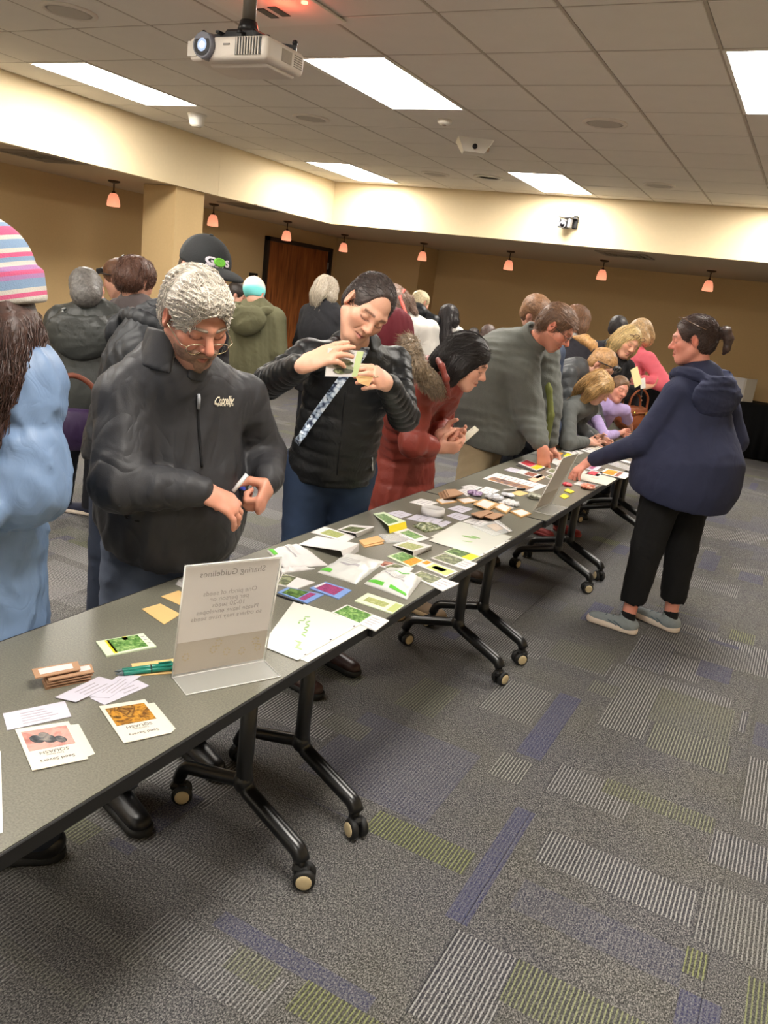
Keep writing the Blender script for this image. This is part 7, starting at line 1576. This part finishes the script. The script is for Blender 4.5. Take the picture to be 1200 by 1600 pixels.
# ---- third and fourth tables
Z = [('red flowered packet under the hand of the man in fleece, upper of two', [(809, 724), (822, 718), (852, 730), (838, 736)], PAPER, [('rect', .08, .1, .6, .85, RED, 'printed_picture'), ('rect', .65, .1, .95, .9, YEL, 'yellow_label')], .004), ('dark edged packet under the red flowered packet', [(806, 728), (820, 722), (852, 733), (838, 738)], INKD, [], 0),
 ('pale packet left of the hand of the man in fleece', [(787.5, 735), (798, 731), (815, 735), (805.5, 739.5)], LAV, [('lines', .2, .2, .9, .8, 2, INK)], 0), ('packet with a dark red picture in front of the red flowered one', [(806, 739), (815, 734), (850, 744), (840, 748.5)], PAPER, [('rect', .35, .1, .75, .9, BRN, 'printed_picture')], 0),
 ('peach coloured card behind the second clear sign', [(825, 749.5), (845, 742.5), (852.5, 746), (836, 754.5)], mat('peach_card', (226, 180, 150), .7), [], 0), ('grey pictured packet right of the peach card', [(851, 746), (859, 742), (872.5, 746), (865, 751)], PAPER, [('rect', .1, .1, .7, .9, GRY, 'printed_picture')], 0),
 ('white packet right of the fleece man hand, first of three', [(860, 722.5), (868, 716), (881, 719), (872.5, 729)], PAPER, [], 0), ('white packet right of the fleece man hand, second of three', [(852.5, 737.5), (862, 732), (876, 737.5), (867, 743)], PAPER, [('rect', .1, .1, .6, .8, GRY, 'printed_picture')], 0), ('white packet right of the fleece man hand, third of three', [(868, 731), (876, 727), (886, 731), (878, 736)], PAPER, [('rect', .2, .1, .6, .8, BRN, 'printed_picture')], 0),
 ('small bright yellow packet on the third table', [(880, 713), (887, 708.5), (895, 711), (888, 717)], YEL, [], 0), ('orange brown card left of the yellow packet', [(862, 711), (870, 706.5), (880, 708.5), (872, 714)], ORA, [], 0),
 ('white packet with black print beyond the yellow one, first of row', [(876, 704), (888, 699), (912, 708), (898, 712)], PAPER, [('lines', .2, .2, .9, .8, 2, INKD)], 0), ('white packet with black print beyond the yellow one, second of row', [(892, 699), (905, 694), (934, 705), (920, 708)], PAPER, [('lines', .3, .2, .9, .8, 2, INKD)], 0), ('cream packet with black print, third of row', [(905, 696), (912, 692), (944, 700), (936, 704)], CREAMP, [('lines', .3, .2, .9, .8, 2, INKD)], 0), ('cream packet near the grey hooded girl elbow', [(872, 698), (882, 694.5), (896, 698), (887, 701.5)], PAPER, [], 0),
 ('large white envelope in front of the navy woman hand', [(892.5, 747.5), (910, 735), (964, 749), (947.5, 759)], CREAMP, [('leaf', .5, .5, .2, .03, mat('faint_tan_print', (206, 190, 170), .7))], 0), ('orange pictured packet at the front edge, beside the navy woman', [(936, 740), (947.5, 732.5), (988, 741), (976, 749)], PAPER, [('rect', .1, .1, .5, .9, ORA, 'printed_picture'), ('rect', .55, .1, .7, .9, BRN, 'red_band')], 0), ('red pictured packet beside the orange one', [(914, 741), (924, 735), (944, 739), (934, 745)], PAPER, [('rect', .1, .2, .7, .9, RED, 'printed_picture')], 0),
 ('white packet with purple print under the navy woman fingers', [(914, 733), (924, 726), (940, 730), (930, 737)], LAV, [('rect', .2, .2, .6, .8, PUR, 'printed_picture')], 0), ('clear film bag beyond the orange packet', [(945, 724), (955, 719.5), (992, 731), (982, 736)], M_film, [], .003), ('long white envelope edge on, first of three beside the navy woman', [(960, 720), (965, 716), (1000, 726), (995, 729)], PAPER, [('rect', 0, .7, 1, 1, INKD, 'dark_edge')], 0), ('long white envelope edge on, second of three beside the navy woman', [(975, 713), (980, 709.5), (1012, 718), (1006, 721)], PAPER, [('rect', 0, .7, 1, 1, INKD, 'dark_edge')], 0), ('long white envelope edge on, third of three beside the navy woman', [(987, 709), (991, 706), (1022, 713.5), (1017, 716.5)], PAPER, [('rect', 0, .7, 1, 1, BRN, 'dark_edge')], 0),
 ('pink card at the front edge by the crumpled orange packet', [(896, 757), (905, 752), (936, 759), (926, 764)], PAPER, [('rect', .3, .2, .9, .9, RED, 'printed_picture')], 0), ('yellow card, farther of two in front of the second clear sign', [(881, 767), (887, 764), (898, 769), (891, 771)], YEL, [], .001), ('yellow card, nearer of two in front of the second clear sign', [(874, 776), (881, 772), (890, 776), (882, 780)], YEL, [], 0),
 ('cream card by the girls, first of two', [(942, 686), (957, 681.5), (968, 685), (955, 689)], CREAMP, [], 0), ('white paper by the girls arm, second of two', [(962, 678), (972, 674), (985, 678), (976, 683)], PAPER, [], 0), ('white sheet at the far edge of the fourth table by the navy woman', [(995, 704), (1016, 695), (1027, 698), (1020, 707)], PAPER, [], 0), ('white sheet lying under that of the navy woman side', [(985, 703), (1006, 694), (1018, 699), (1004, 707)], CREAMP, [], 0)]
for tx, px, m, dec, z in Z: flat('seed_packet' if 'sheet' not in tx and 'paper' not in tx else 'paper_sheet', tx, 'packet' if 'sheet' not in tx and 'paper' not in tx else 'paper', px, m, .003, z, dec, 'packets on the far tables', turn=True)
crumple('crumpled orange red foil packet at the front edge', 918, 764, .045, picture('print_orange_foil', [(150, 70, 50), (226, 130, 100), (240, 190, 170)], 50), 11); crumple('small crumpled red packet right of the second clear sign', 886, 759, .03, RED, 12)
# ---- brown handbag
p = AZ(985, 664, TOPZ); p = V3(-1.27, 7.02, TOPZ); t = thing('handbag', 'chestnut brown leather handbag on the farthest table', 'bag', p, R_(62))
ML = mat('chestnut_leather', (140, 74, 40), .45, .14, 8, .3, 60); S_ = Shape().add(ell((0, 0, .085), (.20, .105, .12)), .02).add(ell((0, 0, .15), (.15, .07, .08)), .04).cut(half((0, 0, .001), UP), .01).cut(half((0, 0, .20), -UP), .02); S_.post.append(wrinkles(4, .006, .1)); link('bag_body', np_mesh('bag_body', *S_.build(.010)), ML, t)
MB().tube(arc_pts([(-.12, -.03, .17), (-.1, -.03, .29), (0, -.03, .35), (.1, -.03, .29), (.12, -.03, .17)], 6), .010, 8).build('bag_handle', ML, t); MB().tube(arc_pts([(-.12, .04, .17), (-.1, .05, .27), (0, .05, .32), (.1, .05, .27), (.12, .04, .17)], 6), .010, 8).build('bag_handle', ML, t)
MB().tube([(-.17, -.085, .14), (-.05, -.1, .16), (.05, -.1, .16), (.17, -.085, .14)], .009, 8).build('bag_strap', ML, t); mb = MB(); mb.box((.03, -.112, .155), (.05, .01, .03), bev=.004); mb.build('buckle', mat('brass', (206, 166, 90), .25, metal=.9), t); MB().sphere((-.12, -.1, .16), .014, u=10, v=8).build('bag_charm', mat('brass', (206, 166, 90), .25, metal=.9), t)
t = thing('storage_box', 'small mint green plastic box at the far end of the last table', 'box', (-1.16, 7.86, TOPZ)); MG_ = mat('mint_plastic', (70, 200, 160), .4); MB().box((0, 0, .035), (.17, .12, .07), bev=.012, seg=2).build('box_body', MG_, t); MB().box((0, 0, .074), (.18, .13, .012), bev=.004).build('box_lid', MG_, t)
# ---- display table things
DT = .742
def dt(u): return AY(u, 610, 12.4)[0]
t = thing('paper_stack', 'stack of white papers on the display table, left of the woman in navy', 'paper', (-1.86, 12.42, DT)); MB().box((0, 0, .012), (.55, .3, .024)).build('paper_pile', PAPER, t); MB().box((.03, .01, .027), (.5, .28, .006), Matrix.Rotation(.12, 3, 'Z')).build('top_sheet', PAPER, t)
t = thing('ring_binder', 'white ring binder standing open on the display table at right', 'binder', (-.84, 12.3, DT)); MB().box((-.1, 0, .16), (.27, .012, .32), Matrix.Rotation(R_(8), 3, 'Z'), .003).build('binder_cover', PAPER, t); MB().box((.10, .05, .16), (.2, .012, .32), Matrix.Rotation(R_(50), 3, 'Z'), .003).build('binder_back', CREAMP, t); MB().box((.035, .0, .16), (.045, .014, .32), bev=.003).build('binder_spine', mat('binder_spine', (196, 190, 180), .6), t)
t = thing('leaflet_pack', 'white and blue pack of leaflets beside the ring binder', 'leaflets', (-1.06, 12.45, DT)); MB().box((0, 0, .1), (.17, .1, .2), bev=.003).build('pack_body', CREAMP, t); MB().box((-.0, -.051, .13), (.12, .003, .06)).build('blue_label', mat('label_blue', (120, 150, 200), .6), t)
# ---- packet and envelope held by the woman in black
P = [AX(508, 588, -1.325), AX(557, 589, -1.285), AX(568, 549, -1.29), AX(513, 544, -1.335)]; c = sum(P) / 4; t = thing('seed_packet', 'large white seed packet with grey beans held up by the woman in black', 'packet', c); P = [p - c for p in P]; nn = unit(np.cross(P[1] - P[0], P[3] - P[0])); g = lambda u, v: (P[3] * (1 - u) + P[2] * u) * (1 - v) + (P[0] * (1 - u) + P[1] * u) * v
def hp(us, q, th, m, nm): mb = MB(); mb.poly([g(u, v) + nn * q for u, v in us], th, tuple(nn)); mb.build(nm, m, t)
nn = nn if nn @ (_O - c) > 0 else -nn
hp([(0, 0), (1, 0), (1, 1), (0, 1)], -.002, .004, PAPER, 'packet_body'); hp([(.8, .02), (1, .02), (1, .98), (.82, .98)], .002, .0006, mat('lime_print', (190, 206, 150), .6), 'green_band')
r = random.Random(5)
for k in range(16):
    u, v, a = r.uniform(.3, .66), r.uniform(.42, .84), r.uniform(-.4, .6); pts = [(u + .17 * math.cos(w_) * math.cos(a) - .05 * math.sin(w_) * math.sin(a), v + (.13 * math.cos(w_) * math.sin(a) + .07 * math.sin(w_))) for w_ in np.linspace(0, 6.28, 11)[:-1]]; hp(pts, .002 + k * .0002, .0005, (GRY, mat('bean_pod_dark', (84, 86, 74), .6), mat('bean_pod_pale', (140, 140, 118), .6))[k % 3], 'printed_pod')
for k in range(4): hp([(.55, .1 + k * .06), (.75, .1 + k * .06), (.75, .12 + k * .06), (.55, .12 + k * .06)], .002, .0004, INK, 'printed_line')
P = [AX(556, 590, -1.235), AX(582, 592, -1.225), AX(576, 604, -1.22), AX(560, 598, -1.225)]; c = sum(P) / 4; t = thing('coin_envelope', 'small tan envelope pinched between the fingers of the woman in black', 'envelope', c); mb = MB(); mb.poly([p - c for p in P], .002, (.5, -.8, .2)); mb.build('envelope_body', KRAFT, t)
mb = MB(); mb.poly([P[0] - c + V3(0, 0, .001), P[1] - c, P[1] - c + V3(0, 0, .006), P[0] - c + V3(0, 0, .006)], .002, (.5, -.8, .2)); mb.build('envelope_flap', MANILA, t)
